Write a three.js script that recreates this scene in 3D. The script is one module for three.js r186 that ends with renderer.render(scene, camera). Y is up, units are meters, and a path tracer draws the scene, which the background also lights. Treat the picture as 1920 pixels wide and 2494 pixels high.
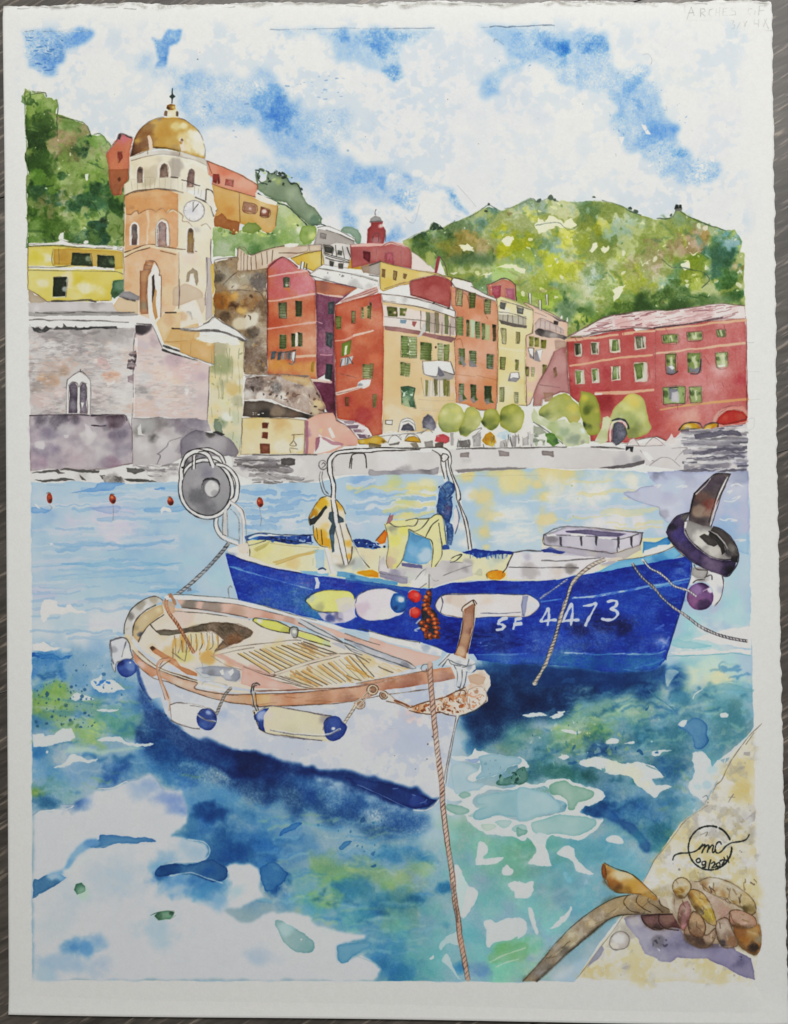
import*as THREE from 'three';
import{RectAreaLightUniformsLib}from 'three/addons/lights/RectAreaLightUniformsLib.js';

// ---------- camera, light, exposure ----------
const PHOTO_W=1920,PHOTO_H=2494,MM=0.31/1886;// metres of table per unit of the drawing grid; the sheet is 31 x 41 cm
const X=(x)=>(x - PHOTO_W/2)*MM,Z=(y)=>(y - PHOTO_H/2)*MM;
const TOP=0.0016;// height of the sheet's face above the floor
const scene=new THREE.Scene();
const FOV=46,DIST=(PHOTO_H*MM)/2/Math.tan((FOV/2)*Math.PI/180);
const camera=new THREE.PerspectiveCamera(FOV,788/1024,0.05,20);
camera.position.set(0,TOP + DIST,0);
camera.up.set(0,0,-1);
camera.lookAt(0,0,0);
const renderer=new THREE.WebGLRenderer({antialias:true});
renderer.setSize(788,1024);
renderer.toneMapping=THREE.LinearToneMapping;
renderer.toneMappingExposure=1.0;
renderer.shadowMap.enabled=true;
scene.background=new THREE.Color(0.15,0.149,0.146);// dim light of the room all round
RectAreaLightUniformsLib.init();
const LAMP={x:0.15,y:1.1,z:-0.62,w:0.36,h:0.36,i:30};
const lamp=new THREE.RectAreaLight(new THREE.Color(1,0.997,0.985),LAMP.i,LAMP.w,LAMP.h);
lamp.position.set(LAMP.x,LAMP.y,LAMP.z);
lamp.lookAt(LAMP.x,0,LAMP.z + 0.1);
scene.add(lamp);
lamp.castShadow=true;
{// the ceiling panel that the light comes from
  const panel=new THREE.Group();panel.name='ceiling_lamp';panel.position.copy(lamp.position);panel.quaternion.copy(lamp.quaternion);scene.add(panel);
  panel.userData={label:'square white ceiling lamp panel high above the head of the painting',category:'lamp'};
  const tray=new THREE.Mesh(new THREE.BoxGeometry(0.4,0.4,0.03),new THREE.MeshStandardMaterial({color:0xe8e8e6,roughness:0.5}));tray.name='housing';tray.position.z=0.04;panel.add(tray);
  const face=new THREE.Mesh(new THREE.BoxGeometry(0.36,0.36,0.012),new THREE.MeshStandardMaterial({color:0xf4f4f2,emissive:0xffffff,emissiveIntensity:1.2,roughness:0.6}));face.name='diffuser';face.position.z=0.0185;panel.add(face);
}
// ---------- a small watercolour engine: pigment is kept as absorbance on the paper ----------
const W=1577,H=2048,S=H/PHOTO_H;
function rngOf(seed){let a=seed>>>0;return()=>{a=(a + 0x6d2b79f5)|0;let t=Math.imul(a ^(a>>>15),1|a);t=(t + Math.imul(t ^(t>>>7),61|t))^ t;return((t ^(t>>>14))>>>0)/4294967296;};}
const rnd=rngOf(20240917),N=1024;
function field(cell,octaves,seed,gain=0.5,stretch=1){// tileable value noise, 0..1
  const out=new Float32Array(N*N);let amp=1,sum=0;
  for(let o=0;o<octaves;o++){
    const gy=Math.max(2,Math.round(N/cell*2**o)),gx=Math.max(2,Math.round(gy/stretch)),r=rngOf(seed*77 + o*131),g=new Float32Array(gx*gy);
    for(let i=0;i<g.length;i++)g[i]=r();
    for(let y=0;y<N;y++){
      const fy=y*gy/N,iy=fy|0,ty=fy - iy,sy=ty*ty*(3 - 2*ty),r0=(iy % gy)*gx,r1=((iy + 1)% gy)*gx;
      for(let x=0;x<N;x++){
        const fx=x*gx/N,ix=fx|0,tx=fx - ix,sx=tx*tx*(3 - 2*tx),a=ix % gx,b=(ix + 1)% gx;
        const p=g[r0 + a] +(g[r0 + b] - g[r0 + a])*sx,q=g[r1 + a] +(g[r1 + b] - g[r1 + a])*sx;
        out[y*N + x] +=amp*(p +(q - p)*sy);
      }
    }
    sum +=amp;amp*=gain;
  }
  for(let i=0;i<out.length;i++)out[i]=Math.min(1,Math.max(0,(out[i]/sum - 0.5)*1.9 + 0.5));
  return out;
}
const fCoarse=field(170,5,3),fMid=field(42,4,5),fFine=field(11,3,7),fTooth=field(3.1,2,9,0.7),fWarpX=field(30,4,11,0.6),fWarpY=field(30,4,13,0.6),fDry=field(4,3,15,0.6,3.2);
const A=[new Float32Array(W*H),new Float32Array(W*H),new Float32Array(W*H)];
const PAPER=[241,241,237];
const seen=(y)=>y<600?233 - y/150:y<1200?229 -(y - 600)/90:y<1800?222 -(y - 1200)/50:210 -(y - 1800)/38;
let DENSE=0.97,DULL=0.1;// how far pigments are mixed with their neighbours
const hex=(c)=>[1,3,5].map((i)=>parseInt(c.slice(i,i + 2),16));
function absorb(c,y){const s=seen(y),q=hex(c).map((v,k)=>v/(s -(k===2?3:0))),top=Math.max(1,...q),a=q.map((v)=>-Math.log(Math.max(0.012,v/top))),m=(a[0] + a[1] + a[2])/3;return a.map((v)=>(v +(m - v)*DULL)*(DENSE + 0.12*Math.min(1,m)));}
const tile=(ox,oy,f)=>(s,...v)=>{const n=String.raw(s,...v).trim().split(/\s+/).map(Number),o=[];for(let i=0;i<n.length;i +=2)o.push([ox + n[i]/f,oy + n[i + 1]/f]);o.tile=[ox,oy,f];return o;};
const F=tile(0,0,1681/1920),PX=tile(0,0,1);
const A1=tile(0,0,3.5),A2=tile(480,0,3.5),A3=tile(960,0,3.5),A4=tile(1440,0,3.5);
const B1=tile(0,560,3.5),B2=tile(440,560,3.5),B3=tile(900,560,3.5),B4=tile(1440,560,3.5);
const C1=tile(0,1080,3.5),C2=tile(420,1080,3.5),C3=tile(840,1080,3.5),C4=tile(1320,1080,2.8);
const D1=tile(0,1640,2.547),D2=tile(620,1640,2.547),D3=tile(1260,1640,2.547);
const blobs=(t,s)=>s.split(';').map((q)=>q.trim()).filter(Boolean).map((q)=>{const[x,y,r,c,k]=q.split(/\s+/),[[px,py],[rx]]=t`${x} ${y} ${+x + +r} ${y}`;return[px,py,rx - px,c,k?+k:1];});
function smooth(p,closed=true,k=6){
  const o=[],n=p.length;if(n<3)return p;
  const at=(i)=>closed?p[(i + n)% n]:p[Math.min(n - 1,Math.max(0,i))];
  for(let i=0;i<(closed?n:n - 1);i++){
    const a=at(i - 1),b=at(i),c=at(i + 1),d=at(i + 2);
    for(let j=0;j<k;j++){const t=j/k,u=t*t,v=u*t;o.push([0,1].map((m)=>0.5*(2*b[m] +(c[m] - a[m])*t +(2*a[m] - 5*b[m] + 4*c[m] - d[m])*u +(3*b[m] - a[m] - 3*c[m] + d[m])*v)));}
  }
  if(!closed)o.push(p[n - 1]);
  return o;
}
const oval=(cx,cy,rx,ry=rx,turn=0,n=22)=>Array.from({length:n},(_,i)=>{const a=i/n*Math.PI*2,x=Math.cos(a)*rx,y=Math.sin(a)*ry;return[cx + x*Math.cos(turn)- y*Math.sin(turn),cy + x*Math.sin(turn)+ y*Math.cos(turn)];});
const Ov=(t,x,y,rx,ry=rx,turn=0)=>{const[[cx,cy],[ex]]=t`${x} ${y} ${x + rx} ${y}`;return oval(cx,cy,ex - cx,(ex - cx)*ry/rx,turn);};
const sheetCanvas=document.createElement('canvas');sheetCanvas.width=W;sheetCanvas.height=H;
const cx2=sheetCanvas.getContext('2d');
function blur(m,w,h,r){
  r=Math.max(1,Math.round(r));const t=new Float32Array(w*h);
  for(let pass=0;pass<2;pass++){
    for(let y=0;y<h;y++){let s=0;const b=y*w;for(let x=-r;x<=r;x++)s +=m[b + Math.min(w - 1,Math.max(0,x))];for(let x=0;x<w;x++){t[b + x]=s/(2*r + 1);s +=m[b + Math.min(w - 1,x + r + 1)] - m[b + Math.max(0,x - r)];}}
    for(let x=0;x<w;x++){let s=0;for(let y=-r;y<=r;y++)s +=t[Math.min(h - 1,Math.max(0,y))*w + x];for(let y=0;y<h;y++){m[y*w + x]=s/(2*r + 1);s +=t[Math.min(h - 1,y + r + 1)*w + x] - t[Math.max(0,y - r)*w + x];}}
  }
  return m;
}
// draw(ctx) lays the shape down in drawing units; the mask is warped, softened, given a dark rim and pigment grain, and laid on the paper
function lay(bb,draw,color,o){
  const soft=(o.s??0.7)*S,rough=(o.r??2)*S,pad=Math.ceil(soft*2.5 + rough*1.5 + 4);
  const x0=Math.max(0,Math.floor(bb[0]*S)- pad),y0=Math.max(0,Math.floor(bb[1]*S)- pad),x1=Math.min(W,Math.ceil(bb[2]*S)+ pad),y1=Math.min(H,Math.ceil(bb[3]*S)+ pad),w=x1 - x0,h=y1 - y0;
  if(w<2||h<2)return;
  cx2.setTransform(1,0,0,1,0,0);cx2.clearRect(x0,y0,w,h);cx2.save();cx2.setTransform(S,0,0,S,0,0);
  cx2.fillStyle=cx2.strokeStyle='#fff';cx2.lineCap=cx2.lineJoin='round';
  if(o.clip){trace(cx2,o.clip);cx2.clip();}
  draw(cx2);cx2.restore();
  const src=cx2.getImageData(x0,y0,w,h).data;let m=new Float32Array(w*h),raw=m;
  for(let i=0;i<w*h;i++)m[i]=src[i*4 + 3]/255;
  const q=o.seed??Math.floor(rnd()*1e6),ox=(q*197)&1023,oy=(q*431)&1023;
  if(rough>0.05){
    m=new Float32Array(w*h);
    for(let y=0;y<h;y++)for(let x=0;x<w;x++){
      const k=((y + y0 + oy)&1023)*N +((x + x0 + ox)&1023),fx=x +(fWarpX[k] - 0.5)*2.4*rough,fy=y +(fWarpY[k] - 0.5)*2.4*rough;
      const ix=Math.floor(fx),iy=Math.floor(fy);if(ix<0||iy<0||ix>=w - 1||iy>=h - 1)continue;
      const tx=fx - ix,ty=fy - iy,j=iy*w + ix;m[y*w + x]=(raw[j]*(1 - tx)+ raw[j + 1]*tx)*(1 - ty)+(raw[j + w]*(1 - tx)+ raw[j + w + 1]*tx)*ty;
    }
  }
  if(soft>=1)blur(m,w,h,soft);
  if(o.keep){cx2.setTransform(1,0,0,1,0,0);cx2.clearRect(x0,y0,w,h);cx2.save();cx2.setTransform(S,0,0,S,0,0);trace(cx2,o.keep);cx2.fill();cx2.restore();const k=cx2.getImageData(x0,y0,w,h).data;if(m===raw)m=m.slice();for(let i=0;i<w*h;i++)m[i]*=k[i*4 + 3]/255;}
  const edge=o.e??0.3;let rim=null;if(edge>0)rim=blur(m.slice(),w,h,o.ew??3);
  const base=absorb(color,(bb[1] + bb[3])/2);let C=null;
  if(o.b){
    C=[0,1,2].map((k)=>new Float32Array(w*h).fill(base[k]));
    for(const[bx,by,br,bc,bk=1] of o.b){
      const ac=absorb(bc,by),cx=bx*S - x0,cy=by*S - y0,R=br*S,yy0=Math.max(0,Math.floor(cy - R*1.5)),yy1=Math.min(h,Math.ceil(cy + R*1.5)),xx0=Math.max(0,Math.floor(cx - R*1.8)),xx1=Math.min(w,Math.ceil(cx + R*1.8)),asp=o.asp??1.15,hard=o.hard??0.75,nz=o.nz??1;
      const so=(Math.floor(bx*7 + by*13))&1023;
      for(let y=yy0;y<yy1;y++)for(let x=xx0;x<xx1;x++){
        const k=((y + y0 + so)&1023)*N +((x + x0 + so*3)&1023),d=Math.hypot((x - cx)/asp,(y - cy)*(asp>1.5?asp*0.6:1))/R +((fMid[k] - 0.5)*0.85 +(fFine[k] - 0.5)*0.25 +(fWarpX[k] - 0.5)*0.4)*nz;
        let t=(1.05 - d)/hard;if(t<=0)continue;if(t>1)t=1;t=t*t*(3 - 2*t)*bk;
        const j=y*w + x;for(let c=0;c<3;c++)C[c][j] +=(ac[c] - C[c][j])*t;
      }
    }
  }
  const al=o.a??1,vr=(o.v??0.16)*1.35,gr=o.g??0.1,dry=o.d??0,glaze=o.m==='g';
  for(let y=0;y<h;y++)for(let x=0;x<w;x++){
    const i=y*w + x;let mm=m[i];if(mm<0.004)continue;
    const k=((y + y0 + oy)&1023)*N +((x + x0 + ox)&1023),kt=((y + y0)&1023)*N +((x + x0)&1023);
    if(dry>0){let t=((o.iso?fFine[k]*0.4 + fMid[k]*0.6:fDry[k]*0.55 + fMid[k]*0.45)- dry*0.75)*7 + 0.5;mm*=t<0?0:t>1?1:t;}
    let den=1 + vr*((fCoarse[k] - 0.5)*1.4 +(fMid[k] - 0.5))+ gr*((fTooth[kt] - 0.5)*1.3 +(fFine[k] - 0.5)*0.7);
    if(rim)den*=1 + edge*Math.min(1,Math.max(0,m[i] - rim[i])*2.6);
    const t=mm*al,j=(y + y0)*W + x + x0;
    for(let c=0;c<3;c++){const a=(C?C[c][i]:base[c])*den;A[c][j]=glaze?A[c][j] + a*t:A[c][j] +(a - A[c][j])*t;}
  }
}
function trace(c,p){c.beginPath();p.forEach(([x,y],i)=>i?c.lineTo(x,y):c.moveTo(x,y));c.closePath();}
const box=(p)=>p.reduce((b,[x,y])=>[Math.min(b[0],x),Math.min(b[1],y),Math.max(b[2],x),Math.max(b[3],y)],[1e9,1e9,-1e9,-1e9]);
// the painted regions: each one is later a part of the sheet, its own sheet of dried pigment
const regions=[];
const area=(p)=>{let s=0;for(let i=0,n=p.length;i<n;i++){const a=p[i],b=p[(i + 1)% n];s +=a[0]*b[1] - b[0]*a[1];}return Math.abs(s/2);};
function untangle(p){// drops the small loops where an outline crosses itself
  for(let guard=0;guard<60;guard++){
    const n=p.length;let cut=null;
    for(let i=0;i<n&&!cut;i++)for(let j=i + 2;j<n&&!cut;j++){
      if(i===0&&j===n - 1)continue;
      const[ax,ay]=p[i],[bx,by]=p[i + 1],[cx,cy]=p[j],[dx,dy]=p[(j + 1)% n],q=(bx - ax)*(dy - cy)-(by - ay)*(dx - cx);if(Math.abs(q)<1e-9)continue;
      const t=((cx - ax)*(dy - cy)-(cy - ay)*(dx - cx))/q,u=((cx - ax)*(by - ay)-(cy - ay)*(bx - ax))/q;
      if(t>1e-6&&t<1 - 1e-6&&u>1e-6&&u<1 - 1e-6)cut=[i,j,[ax +(bx - ax)*t,ay +(by - ay)*t]];
    }
    if(!cut)return p;
    const[i,j,x]=cut,inner=[x,...p.slice(i + 1,j + 1)],outer=[...p.slice(0,i + 1),x,...p.slice(j + 1)];
    p=area(inner)>area(outer)?inner:outer;
  }
  return p;
}
function region(name,pts,label,within){
  pts=untangle(pts.filter((q,i)=>{const a=pts[(i + pts.length - 1)% pts.length];return Math.hypot(q[0] - a[0],q[1] - a[1])>0.3;}));
  const bb=box(pts);let level=within?within.level + 1:1;
  for(const r of regions)if(r.bb[0]<bb[2]&&r.bb[2]>bb[0]&&r.bb[1]<bb[3]&&r.bb[3]>bb[1])level=Math.max(level,r.level + 1);
  const r={name,pts,label,within,bb,level};regions.push(r);return r;
}
const SKETCHED=/house|window|roof|tower|parasol|laundry|door|arch|wall|awning|fender|box|hatch/;
const mixed=(a,b,k)=>'#' + hex(a).map((v,i)=>Math.round(v +(hex(b)[i] - v)*k).toString(16).padStart(2,'0')).join('');
function wash(pts,color,o={}){
  const p=o.c?smooth(pts):pts;
  lay(box(p),(c)=>{trace(c,p);c.fill();},color,o);
  if(o.p&&o.ol !==0&&SKETCHED.test(o.p))ink([...p,p[0]],1.25,'#54423a',{straight:1,a:0.55,r:1.6,d:0.32,v:0.8});
  return o.p?region(o.p,p,o.l,o.in):null;
}
function pen(c,p,w,seed){
  for(let i=0;i + 1<p.length;i++){c.lineWidth=w*(0.65 + 0.7*Math.abs(Math.sin(seed + i*0.61)*Math.cos(seed*2 + i*0.23)));c.beginPath();c.moveTo(p[i][0],p[i][1]);c.lineTo(p[i + 1][0],p[i + 1][1]);c.stroke();}
}
function ink(list,w=1.8,color='#34302e',o={}){
  const ls=(Array.isArray(list[0][0])?list:[list]).map((p)=>o.straight?p:smooth(p,false,5)),bb=box(ls.flat());
  lay([bb[0] - w,bb[1] - w,bb[2] + w,bb[3] + w],(c)=>ls.forEach((p,i)=>pen(c,p,w,i*1.7 + p[0][0])),color,{r:0.8,s:0.5,e:0,v:0.5,g:0.25,a:0.85,...o});
}
function outline(pts,w,color,o={}){ink([...pts,pts[0]],w,color,o);}
// many short strokes inside a shape
function strokes(pts,n,o){
  const bb=box(pts),cols=o.col,r=rngOf((o.seed??Math.floor(rnd()*1e6))+ 1),per=cols.map(()=>[]);
  for(let i=0;i<n;i++)per[Math.floor(r()*cols.length)].push([bb[0] + r()*(bb[2] - bb[0]),bb[1] + r()*(bb[3] - bb[1]),(o.len??20)*(0.4 + r()*1.2),(o.w??3)*(0.5 + r()),(o.ang??0)+(r()- 0.5)*(o.jit??0.15)]);
  cols.forEach((col,k)=>per[k].length&&lay(bb,(c)=>{for(const[x,y,l,w,a] of per[k]){c.lineWidth=w;c.beginPath();const ux=Math.cos(a)*l/2,uy=Math.sin(a)*l/2,b=(o.bend??0.12)*l*(r()- 0.5);c.moveTo(x - ux,y - uy);c.quadraticCurveTo(x - uy*b/l*2,y + b,x + ux,y + uy);c.stroke();}},col,{r:2,s:0.8,e:0.2,clip:pts,...o,b:null}));
}
// flecks and leaf dabs inside a shape
function dabs(pts,n,o){
  const bb=box(pts),cols=o.col,r=rngOf((o.seed??Math.floor(rnd()*1e6))+ 5),per=cols.map(()=>[]);
  for(let i=0;i<n;i++)per[Math.floor(r()*cols.length)].push([bb[0] + r()*(bb[2] - bb[0]),bb[1] + r()*(bb[3] - bb[1]),(o.size??4)*(0.4 + 1.3*r()*r()),r()*3,0.4 + r()*0.7]);
  cols.forEach((col,k)=>per[k].length&&lay(bb,(c)=>{for(const[x,y,s,a,q] of per[k]){c.beginPath();c.ellipse(x,y,s*(o.wide??1.3),s*q,o.flat?0:a,0,7);c.fill();}},col,{r:3,s:0.6,e:0.35,clip:pts,...o,b:null}));
}
const spatter=(pts,n,size,col,o={})=>dabs(pts,n,{col:[col],size,wide:1,r:0.8,e:0.4,a:0.8,...o});
// ---------- sky ----------
const E1=tile(1300,700,5.325),G1=tile(280,240,6.003);
const sky=region('painted_sky',PX`58 72 1812 66 1814 545 1810 560 700 640 520 480 60 250`,'pale blue watercolour sky with large white clouds');
const skyWash=(p,c,b,o={})=>wash(p,c,{c:1,s:9,r:16,e:0,v:0.7,g:0.5,hard:0.9,nz:1.7,b,...o});
lay([60,70,1815,600],(c)=>{trace(c,sky.pts);c.fill();},'#c4d5e3',{s:14,r:18,e:0,v:0.6,g:0.3,a:0.65,d:0.74,iso:1});
skyWash(PX`64 75 300 72 640 80 1000 70 1400 66 1800 80 1800 400 1790 560 1000 600 640 560 300 330 66 220`,'#e2e4e6',blobs(PX,'1250 250 120 #d9dde3;1640 260 130 #dfe2e0;1740 300 80 #e0e1e6;900 420 160 #d9dfe6;420 140 80 #e6e6e6'),{s:22,a:0.45,g:0.1});
skyWash(A1`205 275 300 272 500 268 770 266 800 300 680 370 560 400 540 480 490 560 460 640 330 640 255 590 215 480 205 400`,'#8db9e5',blobs(A1,'430 440 130 #6fa3dd;560 330 90 #79aae0;280 520 70 #a9cbe9;240 330 50 #a4c6e6;420 610 80 #98bfe6'),{s:5,r:9,c:0,e:0.12});
lay(box(A1`200 260 790 275`),(c)=>{c.lineWidth=2;c.beginPath();for(const[a,b] of[[61,82],[104,220]]){c.moveTo(a,77);c.lineTo(b,75.6);}c.stroke();},'#6f86a0',{r:1.5,e:0,v:0.6,g:0.5,a:0.7,d:0.25});
skyWash(A1`1290 320 1350 345 1395 320 1460 258 1545 255 1540 400 1450 415 1430 500 1410 580 1340 585 1310 480 1320 400`,'#86b4e2',blobs(A1,'1420 480 90 #74a8de;1490 290 80 #9cc3e6;1350 560 60 #a7c9e8'),{s:3,r:7,c:0,e:0.2});
skyWash(A1`1300 560 1450 560 1600 610 1680 620 1800 650 1800 1080 1680 1060 1560 980 1530 880 1480 760 1370 680 1220 600 1230 420 1330 420`,'#bdd5ea',blobs(A1,'1650 680 90 #93bde5;1480 760 60 #9fc3e6;1620 940 110 #a3c6e6;1260 520 70 #cddbe8'),{});
skyWash(A2`0 640 280 670 520 600 650 640 660 720 800 770 780 860 860 900 1080 920 1280 910 1330 1130 1150 1190 1210 1400 1000 1430 760 1360 600 1210 500 1070 320 1090 100 1060 0 1080`,'#b4d0ea',blobs(A2,'560 830 120 #7db0e2;620 780 70 #83b4e3;740 990 140 #6fa6df;640 1100 100 #97c0e6;1090 1280 90 #77abe0;120 900 70 #8bb7e3;380 1040 70 #8dbae4;900 1080 130 #a8cae8;1200 1000 90 #b9d2e9'),{});
skyWash(A2`480 1340 760 1390 1100 1380 1500 1400 1750 1470 1740 1700 1420 1690 1250 1760 1060 1790 960 1640 820 1540 620 1480`,'#bcd4ea',blobs(A2,'1400 1480 110 #9dc3e7;700 1430 90 #a7c9e8;1180 1600 100 #b0cee9;1640 1560 90 #94bde5;880 1480 80 #a9cbe8'),{});
skyWash(A2`630 252 1000 250 1680 246 1900 250 2040 262 1930 330 1760 420 1720 600 1680 670 1560 620 1430 560 1240 540 1190 470 1090 350 960 300 700 300`,'#bdd6ea',blobs(A2,'1180 290 110 #85b4e2;1560 410 140 #79ade1;1650 610 80 #6fa6df;1660 290 70 #70a7df;1780 290 120 #7fb1e2;1380 400 100 #adcdea;1820 420 90 #a9cbe9;800 275 70 #a5c8e8'),{s:6,r:12});
lay(box(A2`630 240 2040 256`),(c)=>{c.lineWidth=1.7;c.beginPath();c.moveTo(658,71.8);c.lineTo(770,70.6);c.moveTo(765,69.6);c.lineTo(962,69.2);c.lineTo(1058,68.6);c.stroke();},'#8496aa',{r:1,e:0,v:0.7,g:0.5,a:0.6,d:0.3});
skyWash(A2`1200 1850 1330 1800 1360 1960 1240 1970`,'#9cc2e6',null,{s:6});
skyWash(A3`0 570 50 600 60 650 20 690 -40 640`,'#5f9bdc',null,{s:5,r:5});
skyWash(A3`760 240 1000 232 1370 228 1520 300 1680 280 1800 300 1800 760 1480 745 1400 650 1330 575 1150 560 1010 620 930 710 870 820 780 840 720 750 800 630 920 550 965 470 920 390 845 345 830 300`,'#b9d4ea',blobs(A3,'1250 310 90 #86b5e3;1455 430 90 #4f97dc;1420 400 120 #79ade1;1150 500 100 #9fc5e8;850 730 90 #a5c8e7;1060 330 90 #a3c7e8;1480 650 80 #accbe8;1320 440 100 #a0c4e6;830 800 60 #a9cbe8'),{s:6,r:11});
ink([A3`820 232 870 226 960 228 1060 222 1200 222 1370 218`],2.6,'#6a7f97',{d:0.12,r:1.5});
ink([A3`745 236 800 235`,A3`0 244 130 242`,A3`180 242 340 241`],1.2,'#7e8ea0',{a:0.6});
ink([A3`850 360 860 335 890 345 930 380`],3,'#8fa3b8',{a:0.6});
skyWash(A3`520 1140 680 1140 800 1290 900 1440 940 1490 700 1440 640 1330`,'#d3dbe4',null,{s:6,g:0.1});
skyWash(A3`1130 920 1290 920 1330 1060 1180 1080`,'#d6dce4',null,{s:10,g:0.1});
skyWash(A3`-30 1480 240 1510 360 1580 520 1600 550 1740 640 1830 570 1810 470 1720 430 1640 240 1640 150 1790 60 1770 -30 1700`,'#bdd5ec',blobs(A3,'100 1690 100 #86b4e3;515 1670 70 #5b98db;565 1770 60 #5f9bdc;120 1530 80 #a8c8e8;620 1820 40 #86b5e3'),{s:4,r:8});
skyWash(A3`0 1930 80 1960 60 2060 -30 2040`,'#9ac0e6',null,{s:4});
skyWash(A4`-150 290 0 270 120 320 200 450 220 600 340 595 390 520 470 520 510 600 480 680 600 740 620 800 620 940 680 1050 760 1080 750 1170 830 1240 900 1320 1100 1420 1100 1480 1040 1560 900 1590 780 1560 720 1470 640 1530 560 1480 440 1360 300 1230 170 1130 160 1040 230 930 180 850 100 750 0 730 -120 700`,'#aecde9',blobs(A4,'40 400 100 #6fa7e0;300 770 110 #84b5e4;400 890 60 #7fb0e2;640 1110 130 #8ab9e5;750 1310 60 #5f9fdf;900 1480 130 #8bb8e5;420 560 80 #9fc5e8;640 1450 80 #a2c6e8;500 1180 80 #8fbbe5;960 1530 90 #7aaee1;250 1010 80 #a4c9e8'),{s:5,r:11});
for(const p of[A4`430 1050 470 1060 520 1140 480 1140`,A4`480 1415 545 1400 500 1430`,A4`230 1160 280 1160 255 1230`,A4`1010 1330 1050 1330 1050 1390 1020 1380`,A2`465 680 520 740 500 750`])wash(p,'#ebeae8',{s:0.6,r:3,e:0.4,g:0});
ink([A4`445 1440 480 1450 490 1475`,A4`640 900 650 940`,A4`210 1310 215 1330`,A4`440 465 490 460 520 510 510 550`,A2`1250 375 1270 395`,A3`540 1580 700 1760`,A3`90 1850 170 1900 220 1740`,A3`520 1830 560 1845`],0.9,'#9a9da6',{a:0.5});
spatter(PX`70 90 1800 90 1800 470 1050 520 420 330 120 230`,42,1.1,'#6d7377',{r:0.2,a:0.7});
dabs(A2`0 640 1300 640 1300 1400 0 1100`,90,{col:['#7ea6d0','#8fb2d6'],size:1.8,wide:2.4,flat:1,a:0.55});
dabs(A1`210 300 560 300 500 640 260 600`,110,{col:['#4f86c8','#a9c8ea'],size:1.9,wide:3,flat:1,a:0.6});
dabs(A4`150 700 640 700 1080 1430 900 1590 560 1480 160 1100`,130,{col:['#6d9fd4','#7fadda'],size:1.4,wide:1.6,a:0.55});
dabs(A3`780 260 1680 300 1680 730 900 620`,120,{col:['#6f9fd2','#dbe6f0'],size:1.5,wide:1.8,a:0.5});

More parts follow.
